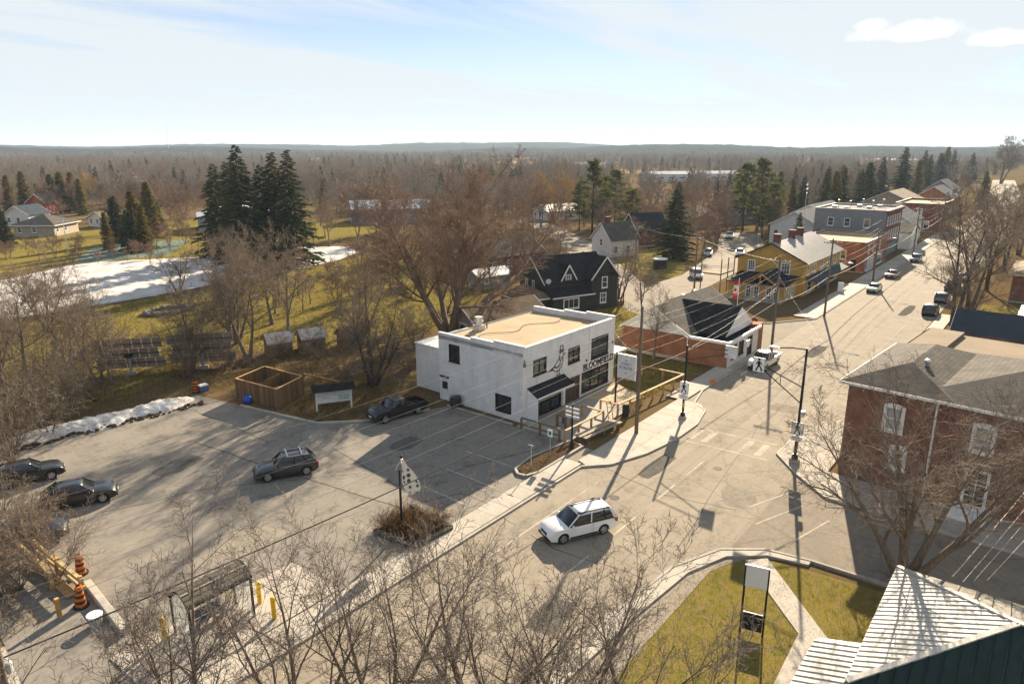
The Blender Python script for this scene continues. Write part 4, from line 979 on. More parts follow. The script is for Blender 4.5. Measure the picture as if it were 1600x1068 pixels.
block('blue_roofed_hall', 'white hall with slate blue gable roof behind the grey store', 'hall', (212, 52), 0, 22, 14, 4.5, SIDEWH, {'W': WIN2(3, 4, 2)}, 'gable', SHBLUE, 3.6, 'x', 0.5)
block('blue_roofed_house', 'house with long slate blue roof left of the grey store', 'house', (186, 49), 0, 20, 12, 5.0, SIDEWH, {'W': WIN2(2, 4, 2)}, 'gable', SHBLUE, 3.2, 'x', 0.5)
block('blue_gabled_shop', 'shop with dark blue gable roof between grey store and maroon store', 'store', (205, 32), 0, 16, 12, 5.5, SIDEWH, {'W': WIN2(2, 4, 2), 'S': WIN2(4, 3.5, 3)}, 'gable', SHBLUE, 3.6, 'x', 0.4)
block('white_shop', 'small white gabled shop front past the grey store', 'store', (193, 29.8), 0, 10, 6, 4.2, SIDEWH, {'S': WIN2(3, 3, 1), 'W': WIN2(1, 4, 2)}, 'gable', SHGREY, 1.8, 'y', 0.3)
block('maroon_store', 'maroon brick store with cream cornice far along the street', 'store', (238, 30.0), 0, 24, 12, 7.6, BRICKM, {'W': [(2, 3.2, 4.8, 6.6), (6, 7.2, 4.8, 6.6), (8, 9.4, 1, 3.2)], 'S': WIN2(6, 3.8, 4.6) + WIN2(6, 3.8, 1)}, 'flat', TARGRAVEL, parapet=0.5, trim=mat('cream_cornice', (0.62, 0.55, 0.42), 0.7))
block('tan_roofed_hall', 'large hall with tan and brown gable roof past the maroon store', 'hall', (275, 42), 0, 24, 18, 5, SIDETN, {'W': WIN2(3, 4.5, 2.5)}, 'gable', SHTAN, 4.2, 'x', 0.6)
block('brick_gable_shop', 'brick gabled shop with dark roof beyond the tan hall', 'store', (310, 36), 0, 20, 13, 5.5, BRICKO, {'W': WIN2(2, 4.5, 3)}, 'gable', SHBLUE, 4, 'x', 0.5)
block('far_dark_house', 'far house with steep dark gable toward the street end', 'house', (350, 40), 0, 18, 12, 6, SIDEGR, {'W': WIN2(2, 4.5, 3)}, 'gable', SHBLUE, 4.5, 'x', 0.5)
block('far_grey_house', 'far grey roofed house left of the tall lone tree', 'house', (370, 70), R(10), 18, 13, 5.5, SIDETN, {'W': WIN2(3, 4, 3)}, 'hip', SHGREY, 4, 'x', 0.5)
# right-hand row along the street
block('far_white_house', 'white house among bare trees on the right side of the far street', 'house', (205, -12), 0, 16, 12, 5.5, SIDEWH, {'W': WIN2(3, 3.6, 3), 'N': WIN2(4, 3.6, 3)}, 'gable', SHDARK, 3.5, 'x', 0.4)
block('far_brick_house', 'brick house with hip roof right of the street trees', 'house', (160, -12), 0, 15, 14, 5.5, BRICKR, {'W': WIN2(3, 4, 3), 'N': WIN2(3, 4, 3)}, 'hip', SHDARK, 3.2, 'x', 0.4)
block('corner_brick_house', 'brick house with cream eave at the right edge of view', 'house', (137, -10), 0, 16, 16, 4.4, BRICKR, {'W': [(9, 10.4, 0.8, 3.2), (12.5, 14, 0.8, 3.2)], 'N': WIN2(3, 4, 1)}, 'hip', SHTAN, 2.6, 'x', 0.6, trim=mat('cream_eave', (0.6, 0.52, 0.38), 0.7))

# ---- right: brick corner building ------------------------------------
def brick_corner():
    t = thing('brick_corner_building', 'large red-brown brick building with grey shingle hip roof and white arched windows', 'building', (54.5, 11.0, 0), R(-5))
    H, D = 7.3, 24.0      # local y runs from -D to 0
    a, b = (0, 0), (0, -D)
    def arched(h, grid=(1, 2)):
        f = window(t, a, b, h, WHITE, mat('blind_glass', (0.3, 0.31, 0.31), 0.25, 0.25, 1.2, spec=0.6), grid, fw=0.17, proud=0.05)
        u0, u1, z0, z1 = h; m = MB(); n = 6; pts = []
        for k in range(n + 1):
            u = u0 - 0.05 + (u1 - u0 + 0.1) * k / n; pts.append((u, z1 + 0.05 + 0.16 * math.sin(math.pi * k / n)))
        for (ua, za), (ub, zb) in zip(pts[:-1], pts[1:]):
            vs_ = []
            for k in (-0.02, -0.07):
                vs_ += [(k, -ua, z1), (k, -ub, z1), (k, -ub, zb), (k, -ua, za)]
            m.add(vs_, [(0, 1, 2, 3), (7, 6, 5, 4), (2, 6, 7, 3), (0, 4, 5, 1)])
        m.build('arch', WHITE, f)
        return f
    ws = [(2.6, 3.9, 4.3, 6.2), (8.1, 9.4, 4.3, 6.2), (13.6, 14.9, 4.3, 6.2), (3.3, 4.4, 1.6, 3.2)]
    dr = (8.1, 9.5, 0.1, 3.0)
    wall(t, BRICKR, a, b, 0, H, ws + [dr])
    for h in ws: arched(h)
    f = window(t, a, b, dr, WHITE, GLASS, (2, 3), fw=0.13, name='door', sill=False)
    MB().box(-2.2, -9.9, 0.12, -0.02, -7.8, 0.5).build('door_step', WHITE, t)
    MB().box(-0.12, -5.9, 0.1, -0.02, -5.78, H - 0.1).build('downpipe', WHITE, t)
    hs = [(2 + i * 3.3, 3.2 + i * 3.3, z, z + 1.8) for i in range(6) for z in (1.0, 4.3)]
    wall(t, BRICKR, (22, 0), (0, 0), 0, H, hs)
    for h in hs: window(t, (22, 0), (0, 0), h, grid=(1, 2))
    wall(t, BRICKR, (22, -D), (22, 0), 0, H); wall(t, BRICKR, (0, -D), (22, -D), 0, H)
    hip_roof(t, SHGREY, 0, 13, -6.4, 0, H, 1.35, 0.55); hip_roof(t, SHGREY, 0.02, 14, -17.5, -4.4, H - 0.012, 1.9, 0.55)
    hip_roof(t, SHGREY, 0.04, 14, -D, -14, H - 0.02, 1.6, 0.55)
    BRG = mat('brown_gravel_roof', (0.2, 0.155, 0.105), 0.95, 0.15, 0.4, fine=.1, fscale=8)
    MB().box(9.5, -12, H - 0.4, 21.9, -0.1, H - 0.15).build('flat_roof', BRG, t)
    MB().box(13.6, -3.0, H - 0.1, 21.5, -0.3, H + 0.2).build('roof_hatch', BRG, t)
    for x, y in ((4.0, -4.0), (4.6, -12.0)):
        m = MB().cyl((x, y, 7.8), (x, y, 8.75), 0.14, 0.14, 10); m.ball((x, y, 8.8), 0.27, 0.27, 0.2, 10, 6); m.build('roof_vent', STEEL, t)
    for i in range(5): MB().ball((-0.6, -1.5 - i * 1.2, 0.5), 0.4, 0.5, 0.5, 8, 5)
    return t
brick_corner()
SLATE = mat('blue_black_metal_roof', (0.022, 0.03, 0.042), 0.5, 0.2, 1.0)
def shed_roofs():
    t = block('dark_roofed_house', 'house with long blue-black roof behind the brick corner building', 'house', (84, -12), 0, 12, 20, 3.8, SIDETN, {'W': WIN2(3, 5, 1.2), 'N': WIN2(2, 5, 1.2)}, 'gable', SLATE, 3.0, 'y', 0.4)
    MB().box(-6.0, 3, 0, -0.02, 19, 3.2).build('rear_wing', SIDETN, t)
    MB().slab([(-6.4, 2.6, 3.2), (-0.05, 2.6, 4.2), (-0.05, 19.4, 4.2), (-6.4, 19.4, 3.2)], 0.14).build('wing_roof', TARGRAVEL, t)
    block('grey_hip_house', 'house with pale grey hip roof beyond the blue-black roof', 'house', (103, -9), 0, 12, 12, 3.4, SIDETN, {'W': WIN2(2, 4, 1.2)}, 'hip', mat('pale_grey_roof', (0.33, 0.31, 0.28), 0.6, 0.12), 2.4, 'x', 0.5)
shed_roofs()

# ---- bottom right: white and dark green metal roof -------------------
def metal_roof_house():
    t = thing('metal_roofed_house', 'house with white ribbed metal hip roof and dark green metal slope', 'house', (27.5, 4.2, 0), 0)
    WM = weather(mat('white_metal_roof', (0.5, 0.475, 0.42), 0.5, 0.08, 0.8), .2, 1.2, 0); GM = mat('dark_green_metal_roof', (0.012, 0.03, 0.026), 0.45, 0.25, 1.5)
    ze, S, L_ = 3.0, 10.4, 22.0; h = S / 2; zr = ze + 2.05
    wall(t, SIDEWH, (9.9, -0.4), (0.5, -0.4), 0, ze - 0.05, [(2, 3.2, 1, 2.3), (6, 7.2, 1, 2.3)])
    for q in ((2, 3.2, 1, 2.3), (6, 7.2, 1, 2.3)): window(t, (9.9, -0.4), (0.5, -0.4), q)
    wall(t, SIDEWH, (0.5, -0.4), (0.5, -L_), 0, ze - 0.05); wall(t, SIDEWH, (9.9, -L_), (9.9, -0.4), 0, ze - 0.05)
    A, B, P, P2 = (S, 0, ze), (0, 0, ze), (h, -h, zr), (h, -L_, zr)
    base = MB().add([A, B, P, (0, -L_, ze), (S, -L_, ze), P2], [(0, 2, 1), (1, 2, 5, 3), (0, 4, 5, 2), (0, 1, 3, 4)])
    rf = base.build('roof', DARK, t)
    # hip-end pans, each running down towards the street
    n = 27; w = S / n; sl = (zr - ze) / h
    for i in range(n):
        x0, x1 = i * w + 0.012, (i + 1) * w - 0.03
        d0, d1 = min(x0, S - x0), min(x1, S - x1)
        if max(d0, d1) < 0.05: continue
        m = MB().slab([(x1, 0.06, ze + 0.03 - 0.06 * sl), (x0, 0.06, ze + 0.03 - 0.06 * sl), (x0, -d0, ze + d0 * sl + 0.03), (x1, -d1, ze + d1 * sl + 0.03)][::-1], 0.035)
        m.bar((x1 + 0.012, 0.06, ze + 0.045 - 0.06 * sl), (x1 + 0.012, -d1 + 0.02, ze + d1 * sl + 0.045), 0.035, 0.05)
        m.build('roof_panel', WM, rf)
    for i in range(40):
        y0, y1 = -i * 0.5 - 0.03, -(i + 1) * 0.5 + 0.02
        d0, d1 = min(-y0, h), min(-y1, h)
        m = MB().slab([(-0.06, y0, ze + 0.03 - 0.06 * sl), (-0.06, y1, ze + 0.03 - 0.06 * sl), (d1, y1, ze + d1 * sl + 0.03), (d0, y0, ze + d0 * sl + 0.03)][::-1], 0.03)
        m.bar((-0.06, y1, ze + 0.04), (d1, y1, ze + d1 * sl + 0.06), 0.035, 0.05)
        m.build('roof_panel', GM, rf)
    GP = mat('grey_metal_pan', (0.26, 0.24, 0.2), 0.5, 0.12, 1.0)
    for i in range(30):
        y0, y1 = -i * 0.7 - 0.03, -(i + 1) * 0.7 + 0.02
        d0, d1 = min(-y0, h), min(-y1, h)
        m = MB().slab([(S + 0.06, y0, ze + 0.03 - 0.06 * sl), (S - d0, y0, ze + d0 * sl + 0.03), (S - d1, y1, ze + d1 * sl + 0.03), (S + 0.06, y1, ze + 0.03 - 0.06 * sl)], 0.03)
        m.build('roof_panel', GP, rf)
    cap = MB()
    for p, q in ((A, P), (B, P), (P, P2)): cap.bar((p[0], p[1], p[2] + 0.05), (q[0], q[1], q[2] + 0.05), 0.26, 0.07)
    cap.build('ridge_cap', WM, rf)
    # porch roof towards the walk
    for i in range(22):
        x0 = 2.95 - i * 0.385; x1 = x0 - 0.36
        m = MB().slab([(x0, 0.07, ze - 0.04), (x0, 1.95, ze - 0.62), (x1, 1.95, ze - 0.62), (x1, 0.07, ze - 0.04)], 0.04)
        m.bar((x1, 0.07, ze - 0.02), (x1, 1.95, ze - 0.6), 0.035, 0.05)
        m.build('porch_panel', WM, rf)
    for x in (2.7, 0.2, -3.0): MB().box(x - 0.07, 1.7, 0, x + 0.07, 1.84, ze - 0.66).build('porch_post', WHITE, t)
metal_roof_house()

# ---- left and middle distance ----------------------------------------
block('white_cottage', 'white gabled cottage with dark roof beyond the pond', 'house', (84, 258), R(35), 10, 8, 3.4, SIDEWH, {'W': WIN2(2, 3, 1), 'S': WIN2(2, 4, 1)}, 'gable', SHBLUE, 2.6, 'x', 0.4)
block('hip_bungalow', 'bungalow with grey-brown hip roof behind the sport court', 'house', (78, 222), R(40), 12, 11, 2.9, SIDETN, {'W': WIN2(2, 4, 1), 'S': WIN2(2, 4, 1)}, 'hip', SHGREY, 2.6, 'x', 0.7)
block('low_bungalow', 'low bungalow with sloping grey roof right of the hip bungalow', 'house', (96, 232), R(10), 18, 9, 2.7, SIDEWH, {'W': WIN2(2, 3, 1), 'S': WIN2(3, 4, 1)}, 'gable', SHTAN, 2.0, 'x', 0.5)
block('red_barn', 'small red barn with dark roof among evergreens', 'barn', (104, 300), R(30), 11, 8, 4, mat('barn_red', (0.32, 0.035, 0.03), 0.8), {'W': WIN2(1, 3, 1)}, 'gable', SHDARK, 3, 'x', 0.4)
block('grey_gable_house', 'tan gabled house at the far left edge of view', 'house', (64, 262), R(20), 12, 8, 4.5, SIDETN, {'W': WIN2(2, 3, 1), 'S': WIN2(2, 4, 1)}, 'gable', SHTAN, 3.2, 'y', 0.4)
block('steel_shed', 'big grey steel shed with pale low gable roof left of the tall spruces', 'shed', (108, 200), R(-28), 22, 16, 4.2, mat('grey_steel_cladding', (0.27, 0.28, 0.3), 0.6, 0.08), {'W': [(3, 4, 0.1, 2.2, 'door', STEEL)]}, 'gable', mat('pale_steel_roof', (0.46, 0.5, 0.54), 0.45, 0.08, metal=0.3), 2.4, 'y', 0.3)
block('long_white_shed', 'long pale shed seen right of the tall spruces', 'shed', (150, 182), R(-35), 26, 12, 4.5, SIDEGR, {'W': [(2, 6, 0.1, 3, 'door', WHITE)]}, 'gable', mat('pale_steel_roof', (0.5, 0.5, 0.5)), 2.4, 'x', 0.3)
block('white_gable_house', 'white gabled house behind the bare tree past the charcoal house', 'house', (138, 80), R(-22), 8, 7, 4.0, SIDEWH, {'W': [(3.0, 4.0, 2.4, 3.9)], 'S': WIN2(2, 3.5, 1)}, 'gable', SHGREY, 3.4, 'x', 0.3, chimney=((2, 4, 0.9, 6, 8.6),))
block('dark_barn_house', 'dark red house with steep black roof beside the tall spruce', 'house', (158, 84), R(-30), 9, 8, 4, BRICKM, {'W': WIN2(2, 3, 1)}, 'gable', SHDARK, 3.8, 'x', 0.4)
block('tan_hip_house', 'tan roofed house among bare trees behind the parked vans', 'house', (206, 90), R(-20), 12, 10, 3.2, SIDETN, {'W': WIN2(2, 3, 1)}, 'hip', SHTAN, 2.8, 'x', 0.5)
block('grey_rear_house', 'low grey house with dark roof right of the tan roofed house', 'house', (226, 84), R(-15), 13, 9, 3.0, SIDEGR, {'W': WIN2(2, 3, 1)}, 'gable', SHDARK, 2.8, 'x', 0.5)
block('pale_roof_house', 'pale roofed house below the golden willow', 'house', (196, 138), R(-20), 14, 9, 3.2, SIDEWH, {'W': WIN2(2, 3, 1), 'S': WIN2(3, 4, 1)}, 'gable', mat('pale_metal_roof', (0.5, 0.5, 0.5)), 1.8, 'x', 0.5)
block('long_warehouse', 'very long low white warehouse in front of the far woods', 'warehouse', (455, 232), R(-38), 90, 22, 5.5, mat('white_cladding', (0.55, 0.56, 0.58), 0.6, 0.06), {'S': [(4 + i * 8, 8 + i * 8, 0.1, 3.8, 'door', STEEL) for i in range(9)]}, 'gable', mat('white_sheet_roof', (0.42, 0.44, 0.46), 0.9, 0.12, .1, spec=0), 1.6, 'x', 0.3)
block('white_barn', 'small white barn before the far woods left of the warehouse', 'barn', (640, 420), R(-30), 40, 14, 5, SIDEWH, {}, 'gable', mat('white_sheet_roof', (0.72, 0.73, 0.74)), 3.0, 'x', 0.3)
for i, (x, y) in enumerate(((45.7, 72.0), (49.4, 70.6), (53.4, 68.0))):
    block('garden_shed', ['wooden garden shed with snow-pale roof, leftmost of the three', 'wooden garden shed with pale roof, middle of the three', 'small brown garden shed nearest the multi-stem tree'][i], 'shed', (x, y), R(-20), 2.8, 2.4, 1.7 if i < 2 else 1.5, WOODO, {'S': [(0.9, 1.8, 0.05, 1.55, 'door', WOODO)]}, 'gable',
          mat('pale_shed_roof', (0.5, 0.49, 0.48), 0.7, 0.2) if i < 2 else WOODO, 0.8, 'x', 0.2, trim=WOODO, group='garden sheds behind the lot', foundation=False)
# ================================================================== TREES
def sweep(P, Rd, S):
    N_, K = P.shape[:2]
    T = np.empty_like(P); T[:, 1:-1] = P[:, 2:] - P[:, :-2]; T[:, 0] = P[:, 1] - P[:, 0]; T[:, -1] = P[:, -1] - P[:, -2]
    T /= np.linalg.norm(T, axis=-1, keepdims=True) + 1e-9
    ref = np.where(np.abs(T[..., 2:3]) > 0.9, np.array([1.0, 0, 0]), np.array([0, 0, 1.0]))
    U = np.cross(T, ref); U /= np.linalg.norm(U, axis=-1, keepdims=True) + 1e-9
    W = np.cross(T, U)
    a = np.arange(S) * 2 * np.pi / S
    V = P[:, :, None] + Rd[:, :, None, None] * (np.cos(a)[None, None, :, None] * U[:, :, None] + np.sin(a)[None, None, :, None] * W[:, :, None])
    n = np.arange(N_)[:, None, None]; k = np.arange(K - 1)[None, :, None]; j = np.arange(S)[None, None, :]
    b = (n * K + k) * S; j2 = (j + 1) % S
    Q = np.stack([b + j, b + j2, b + S + j2, b + S + j], -1).reshape(-1, 4)
    return V.reshape(-1, 3), Q

def grow_from(rng, P, Rd, Ln, n, t0, t1, ang, asd, lr, fall, K, wig, up, rr, rmin):
    """n side shoots on every parent branch"""
    N_, KP = P.shape[:2]; M_ = N_ * n
    pi = np.repeat(np.arange(N_), n)
    t = t0 + (t1 - t0) * ((np.tile(np.arange(n), N_) + rng.random(M_)) / n)
    f = t * (KP - 1); i0 = np.minimum(f.astype(int), KP - 2); fr = (f - i0)[:, None]
    pos = P[pi, i0] * (1 - fr) + P[pi, i0 + 1] * fr
    T = P[pi, i0 + 1] - P[pi, i0]; T /= np.linalg.norm(T, axis=1, keepdims=True) + 1e-9
    pr = Rd[pi, i0] * (1 - fr[:, 0]) + Rd[pi, i0 + 1] * fr[:, 0]
    ref = np.where(np.abs(T[:, 2:3]) > 0.9, np.array([1.0, 0, 0]), np.array([0, 0, 1.0]))
    U = np.cross(T, ref); U /= np.linalg.norm(U, axis=1, keepdims=True) + 1e-9; W = np.cross(T, U)
    az = np.tile(np.arange(n) * 2.4, N_) + np.repeat(rng.random(N_) * 6.28, n) + rng.normal(0, .5, M_)
    a = rng.normal(ang, asd, M_)
    d = np.cos(a)[:, None] * T + np.sin(a)[:, None] * (np.cos(az)[:, None] * U + np.sin(az)[:, None] * W)
    L2 = Ln[pi] * lr * (1 - fall * t) * rng.uniform(.65, 1.25, M_)
    out = np.empty((M_, K, 3)); out[:, 0] = pos
    for k in range(1, K):
        d = d + rng.normal(0, wig, (M_, 3)); d[:, 2] += up
        d /= np.linalg.norm(d, axis=1, keepdims=True) + 1e-9
        out[:, k] = out[:, k - 1] + d * (L2 / (K - 1))[:, None]
    r0 = np.maximum(np.minimum(pr * rr, pr * .95), rmin * 1.15)
    rad = r0[:, None] * (1 - np.linspace(0, 1, K)[None] * .6); rad = np.maximum(rad, rmin * .8)
    return out, rad, L2

def bare_tree(seed, H=12.0, r=0.22, stems=1, tilt=0.0, trunk=0.8, levels=((9, .28, .98, 50, .5, .45), (7, .2, 1, 45, .5, .3), (6, .15, 1, 42, .5, .25), (5, .1, 1, 40, .55, .2)),
              up=0.06, wig=.12, rmin=0.012, twig_sides=3, low=False):
    """levels: (shoots, from, to, angle, length ratio, fall-off)"""
    rng = np.random.default_rng(seed)
    K = 7; P = np.zeros((stems, K, 3)); az = rng.random() * 6.28
    Ln = H * trunk * rng.uniform(.85, 1.0, stems); Ln[0] = H * trunk
    for s_ in range(stems):
        a = az + s_ * 6.283 / stems + rng.normal(0, .3); tl = tilt * rng.uniform(.5, 1.25) if stems > 1 else tilt
        d = np.array([math.cos(a) * math.sin(tl), math.sin(a) * math.sin(tl), math.cos(tl)])
        P[s_, 0] = (math.cos(a) * r * .6 * (stems > 1), math.sin(a) * r * .6 * (stems > 1), -0.1)
        for k in range(1, K):
            d = d + rng.normal(0, .05, 3); d[2] += up; d /= np.linalg.norm(d)
            P[s_, k] = P[s_, k - 1] + d * Ln[s_] / (K - 1)
    rad = np.full((stems, 1), r if stems == 1 else r * .7) * np.array([1, .84, .68, .5, .34, .18, .05])[None]
    rad[:, 0] *= 1.35
    V0, Q0 = sweep(P, rad, 8)
    tv, tq = [V0], [Q0]; cv, cq = [], []; nt, nc = len(V0), 0
    cur = (P, rad, Ln)
    for i, (n, t0, t1, ang, lr, fall) in enumerate(levels):
        last = i == len(levels) - 1
        KK = (6, 5, 4, 3, 3)[i] if not low else (5, 4, 3, 2, 2)[i]
        cur = grow_from(rng, *cur, n, t0, t1, R(ang), R(11), lr, fall, KK, wig, up * (1 if i < 2 else .6), (.55, .55, .6, .7, .7)[i], rmin)
        V, Q = sweep(cur[0], cur[1], (6, 4, 3, 3, 3)[i] if not low else (4, 3, 3, 3, 3)[i])
        if i == 0 and not low: tv.append(V); tq.append(Q + nt); nt += len(V)
        else: cv.append(V); cq.append(Q + nc); nc += len(V)
    tr = fast_mesh('trunk', np.concatenate(tv), np.concatenate(tq), True)
    cr = fast_mesh('crown', np.concatenate(cv), np.concatenate(cq))
    return tr, cr

def quads_at(rng, C, D, ln, wd, curl=.5):
    """flat leaf or needle sprays: centre line from C along D"""
    n = len(C)
    S_ = np.cross(D, rng.normal(0, 1, (n, 3))); S_ /= np.linalg.norm(S_, axis=1, keepdims=True) + 1e-9
    a = C - S_ * wd[:, None] * .5; b = C + S_ * wd[:, None] * .5
    tip = C + D * ln[:, None]
    c = tip + S_ * wd[:, None] * .18; d = tip - S_ * wd[:, None] * .18
    V = np.stack([a, b, c, d], 1).reshape(-1, 3)
    return V, np.arange(n * 4).reshape(-1, 4)

def spruce(seed, H=20.0, Rr=4.0, n=150, sub=20, base=.06, droop=.3, dens=1.0, pw=.85, w=.5):
    rng = np.random.default_rng(seed)
    tr = MB().cyl((0, 0, -.1), (0, 0, H * .97), H * .016 + .06, .03, 8).mesh('trunk', True)
    zt = base + (1 - base) * (np.arange(n) / n) ** .9; az = np.arange(n) * 2.399 + rng.normal(0, .3, n)
    L_ = Rr * np.clip((1 - zt), .02, 1) ** pw * rng.uniform(.62, 1.15, n) + .25
    t = np.tile(np.linspace(.12, 1, sub), n); bi = np.repeat(np.arange(n), sub)
    l = L_[bi] * t
    dr = droop * l - .18 * droop * l * l / np.maximum(L_[bi], .1)
    C = np.stack([np.cos(az[bi]) * l, np.sin(az[bi]) * l, zt[bi] * H - dr + .12 * l * zt[bi]], 1) + rng.normal(0, .06, (n * sub, 3)) * np.minimum(1, l)[:, None]
    side = np.where(np.arange(n * sub) % 2 == 0, 1, -1) * rng.uniform(.35, 1.1, n * sub)
    ang = az[bi] + side
    D = np.stack([np.cos(ang), np.sin(ang), rng.uniform(-.75, .1, n * sub)], 1); D /= np.linalg.norm(D, axis=1, keepdims=True)
    ln = (.22 * L_[bi] * (1.25 - t * .75) + .28) * rng.uniform(.7, 1.3, n * sub)
    V, Q = quads_at(rng, C, D, ln, ln * w)
    cr = fast_mesh('crown', V, Q)
    return tr, cr

def pine(seed, H=16.0, Rr=4.5, n=34, tuft=80, base=.25):
    rng = np.random.default_rng(seed)
    m = MB().cyl((0, 0, -.1), (0, 0, H * .95), H * .017, .05, 8)
    Cs, Ds, Ls = [], [], []
    for i in range(n):
        z = H * (base + (1 - base) * (i + .5) / n); a = i * 2.4 + rng.normal(0, .4)
        L_ = Rr * (1 - ((z / H - base) / (1 - base)) ** 1.6 * .8) * rng.uniform(.5, 1.15)
        tip = np.array([math.cos(a) * L_, math.sin(a) * L_, z + L_ * rng.uniform(.05, .35)])
        m.cyl((0, 0, z), tuple(tip), .07, .02, 5, False)
        for f in (.55, .8, 1.0):
            c0 = np.array([0, 0, z]) * (1 - f) + tip * f
            k = tuft // 3; v = rng.normal(0, 1, (k, 3)); v[:, 2] = v[:, 2] * .7 + .35; v /= np.linalg.norm(v, axis=1, keepdims=True)
            Cs.append(c0 + v * rng.uniform(0, .55, (k, 1)) * (Rr * .17 + .35) * np.array([1.3, 1.3, .6])); Ds.append(v); Ls.append(rng.uniform(.35, .75, k))
    C, D, L_ = np.concatenate(Cs), np.concatenate(Ds), np.concatenate(Ls)
    V, Q = quads_at(rng, C, D, L_, L_ * .5)
    return m.mesh('trunk', True), fast_mesh('crown', V, Q)

def plant(name, label, cat, meshes, mats, loc, rz=None, sc=1.0, group=None, parts=('trunk', 'crown'), z=0.0):
    t = thing(name, label, cat, (loc[0], loc[1], z), random.uniform(0, 6.28) if rz is None else rz, group)
    t.scale = (sc, sc, sc) if not isinstance(sc, tuple) else sc
    for nm, me, m in zip(parts, meshes, mats): link(nm, me, m, t)
    return t
random.seed(11)
LV_FULL = ((10, .25, .98, 48, .55, .45), (8, .2, 1, 45, .5, .3), (7, .15, 1, 42, .5, .25), (5, .1, 1, 40, .6, .2))
# the big russet tree behind the cafe: several stems rising from the base
T_MAPLE = bare_tree(5, 22.5, .5, 7, R(33), .78, ((9, .22, 1, 36, .46, .35), (9, .2, 1, 38, .46, .25), (8, .15, 1, 38, .5, .2), (6, .1, 1, 36, .55, .2)), .05, .1, .016)
plant('maple_tree', 'big spreading russet bare tree with many stems behind the cafe', 'tree', T_MAPLE, (BARK, TWIGR), (66.5, 62.5), 0.6, (1.3, 1.3, 1.1))
# thicket-side multi-stem tree by the information board
T_MULTI = bare_tree(8, 12.0, .3, 6, R(38), .8, ((7, .25, 1, 40, .45, .35), (7, .2, 1, 42, .48, .3), (6, .15, 1, 42, .5, .25), (4, .1, 1, 40, .6, .2)), .06, .13, .012)
plant('multi_stem_tree', 'leaning multi-stem bare tree beside the information board', 'tree', T_MULTI, (BARKD, TWIG), (46.3, 54.6), 1.9)
T_A = bare_tree(21, 14.0, .26, 1, R(5), .82, LV_FULL, .05, .13, .013)
T_B = bare_tree(22, 14.0, .28, 2, R(16), .82, ((9, .25, .98, 45, .5, .4), (8, .2, 1, 45, .5, .3), (6, .15, 1, 42, .5, .25), (5, .1, 1, 40, .6, .2)), .05, .14, .013)
T_C = bare_tree(23, 14.0, .3, 3, R(22), .8, ((8, .25, .98, 40, .5, .4), (7, .2, 1, 45, .5, .3), (6, .15, 1, 42, .5, .25), (5, .1, 1, 40, .6, .2)), .07, .13, .013)
for (x, y, me, s_, rz, lb) in ((44.2, 74.0, T_B, 1.1, .4, 'tall forked bare tree standing behind the timber bin enclosure'),
                               (50.3, 74.6, T_A, 1.05, 2.0, 'tall bare tree just behind the garden sheds'),
                               (47.0, 81.0, T_C, 1.0, 1.0, 'three-stemmed bare tree on the park lawn behind the sheds'),
                               (55.5, 86.0, T_A, 1.0, 4.0, 'slender bare tree on the park lawn below the spruces'),
                               (38.0, 75.0, T_A, .8, 5.0, 'small bare tree right of the left solar array'),
                               (29.0, 77.5, T_B, .82, .2, 'bare tree growing left of the solar arrays'),
                               (61.5, 73.0, T_C, .9, 2.5, 'grey bare tree left of the big russet tree'),
                               (75.0, 71.0, T_C, .75, 5.2, 'short bare tree between the russet tree and brown roof garage'),
                               (70.0, 118.5, T_B, .8, 1.5, 'dark leaning tree on the near pond bank'),
                               (58.0, 116.5, T_C, .72, .1, 'low spreading tree on the near pond bank'),
                               (24.5, 92.0, T_C, .95, 3.3, 'spreading bare tree on the lawn by the left edge'),
                               (98.0, 55.0, T_C, .86, .9, 'low bushy bare tree at the street bend by the charcoal house'),
                               (90.0, 46.5, T_A, .72, 3.9, 'thin bare tree between the charcoal house and the brick office'),
                               (73.0, 36.0, T_A, .62, 1.2, 'slim bare tree against the brick office side wall'),
                               (103.0, 70.0, T_A, .9, 1.7, 'bare tree behind the charcoal house roof'),
                               (112.0, 83.0, T_B, .95, .7, 'grey bare tree in front of the white gabled house')):
    plant('bare_tree', lb, 'tree', me, (BARK, TWIG), (x, y), rz, s_)
# street trees on the right
T_ST = bare_tree(31, 20.0, .42, 2, R(9), .85, ((11, .2, .98, 44, .42, .4), (8, .2, 1, 45, .5, .3), (7, .15, 1, 42, .5, .25), (5, .1, 1, 40, .6, .2)), .06, .12, .016)
for x, y, s_, rz, lb in ((113.5, 10.6, 1.02, .2, 'tall twin-trunk bare street tree nearest the blue-black roof'), (127.5, 10.2, .95, 2.2, 'second tall bare street tree along the right sidewalk'),
                         (146, 9.8, .85, 4.2, 'third bare street tree along the right sidewalk'), (172, 9.2, .85, 1.2, 'fourth bare street tree along the right sidewalk'), (200, 8.5, .85, 3.0, 'fifth bare street tree along the right sidewalk'),
                         (104.5, 8.6, .55, 5.0, 'young bare tree at the edge of the right-hand lawn')):
    plant('street_tree', lb, 'tree', T_ST, (BARKD, TWIG), (x, y), rz, s_, 'bare trees along the right sidewalk')
# maple in front of the brick corner building
T_RIGHT = bare_tree(41, 14.0, .36, 5, R(25), .8, ((9, .2, 1, 40, .5, .35), (8, .2, 1, 44, .5, .3), (6, .15, 1, 42, .52, .25), (4, .1, 1, 40, .6, .2)), .035, .12, .009)
plant('corner_tree', 'bare many-stemmed tree in front of the brick corner building', 'tree', T_RIGHT, (BARK, mat('pale_twig', (0.21, 0.17, 0.13), .95, .25, .6)), (41.9, 4.2), .9, 1.0)
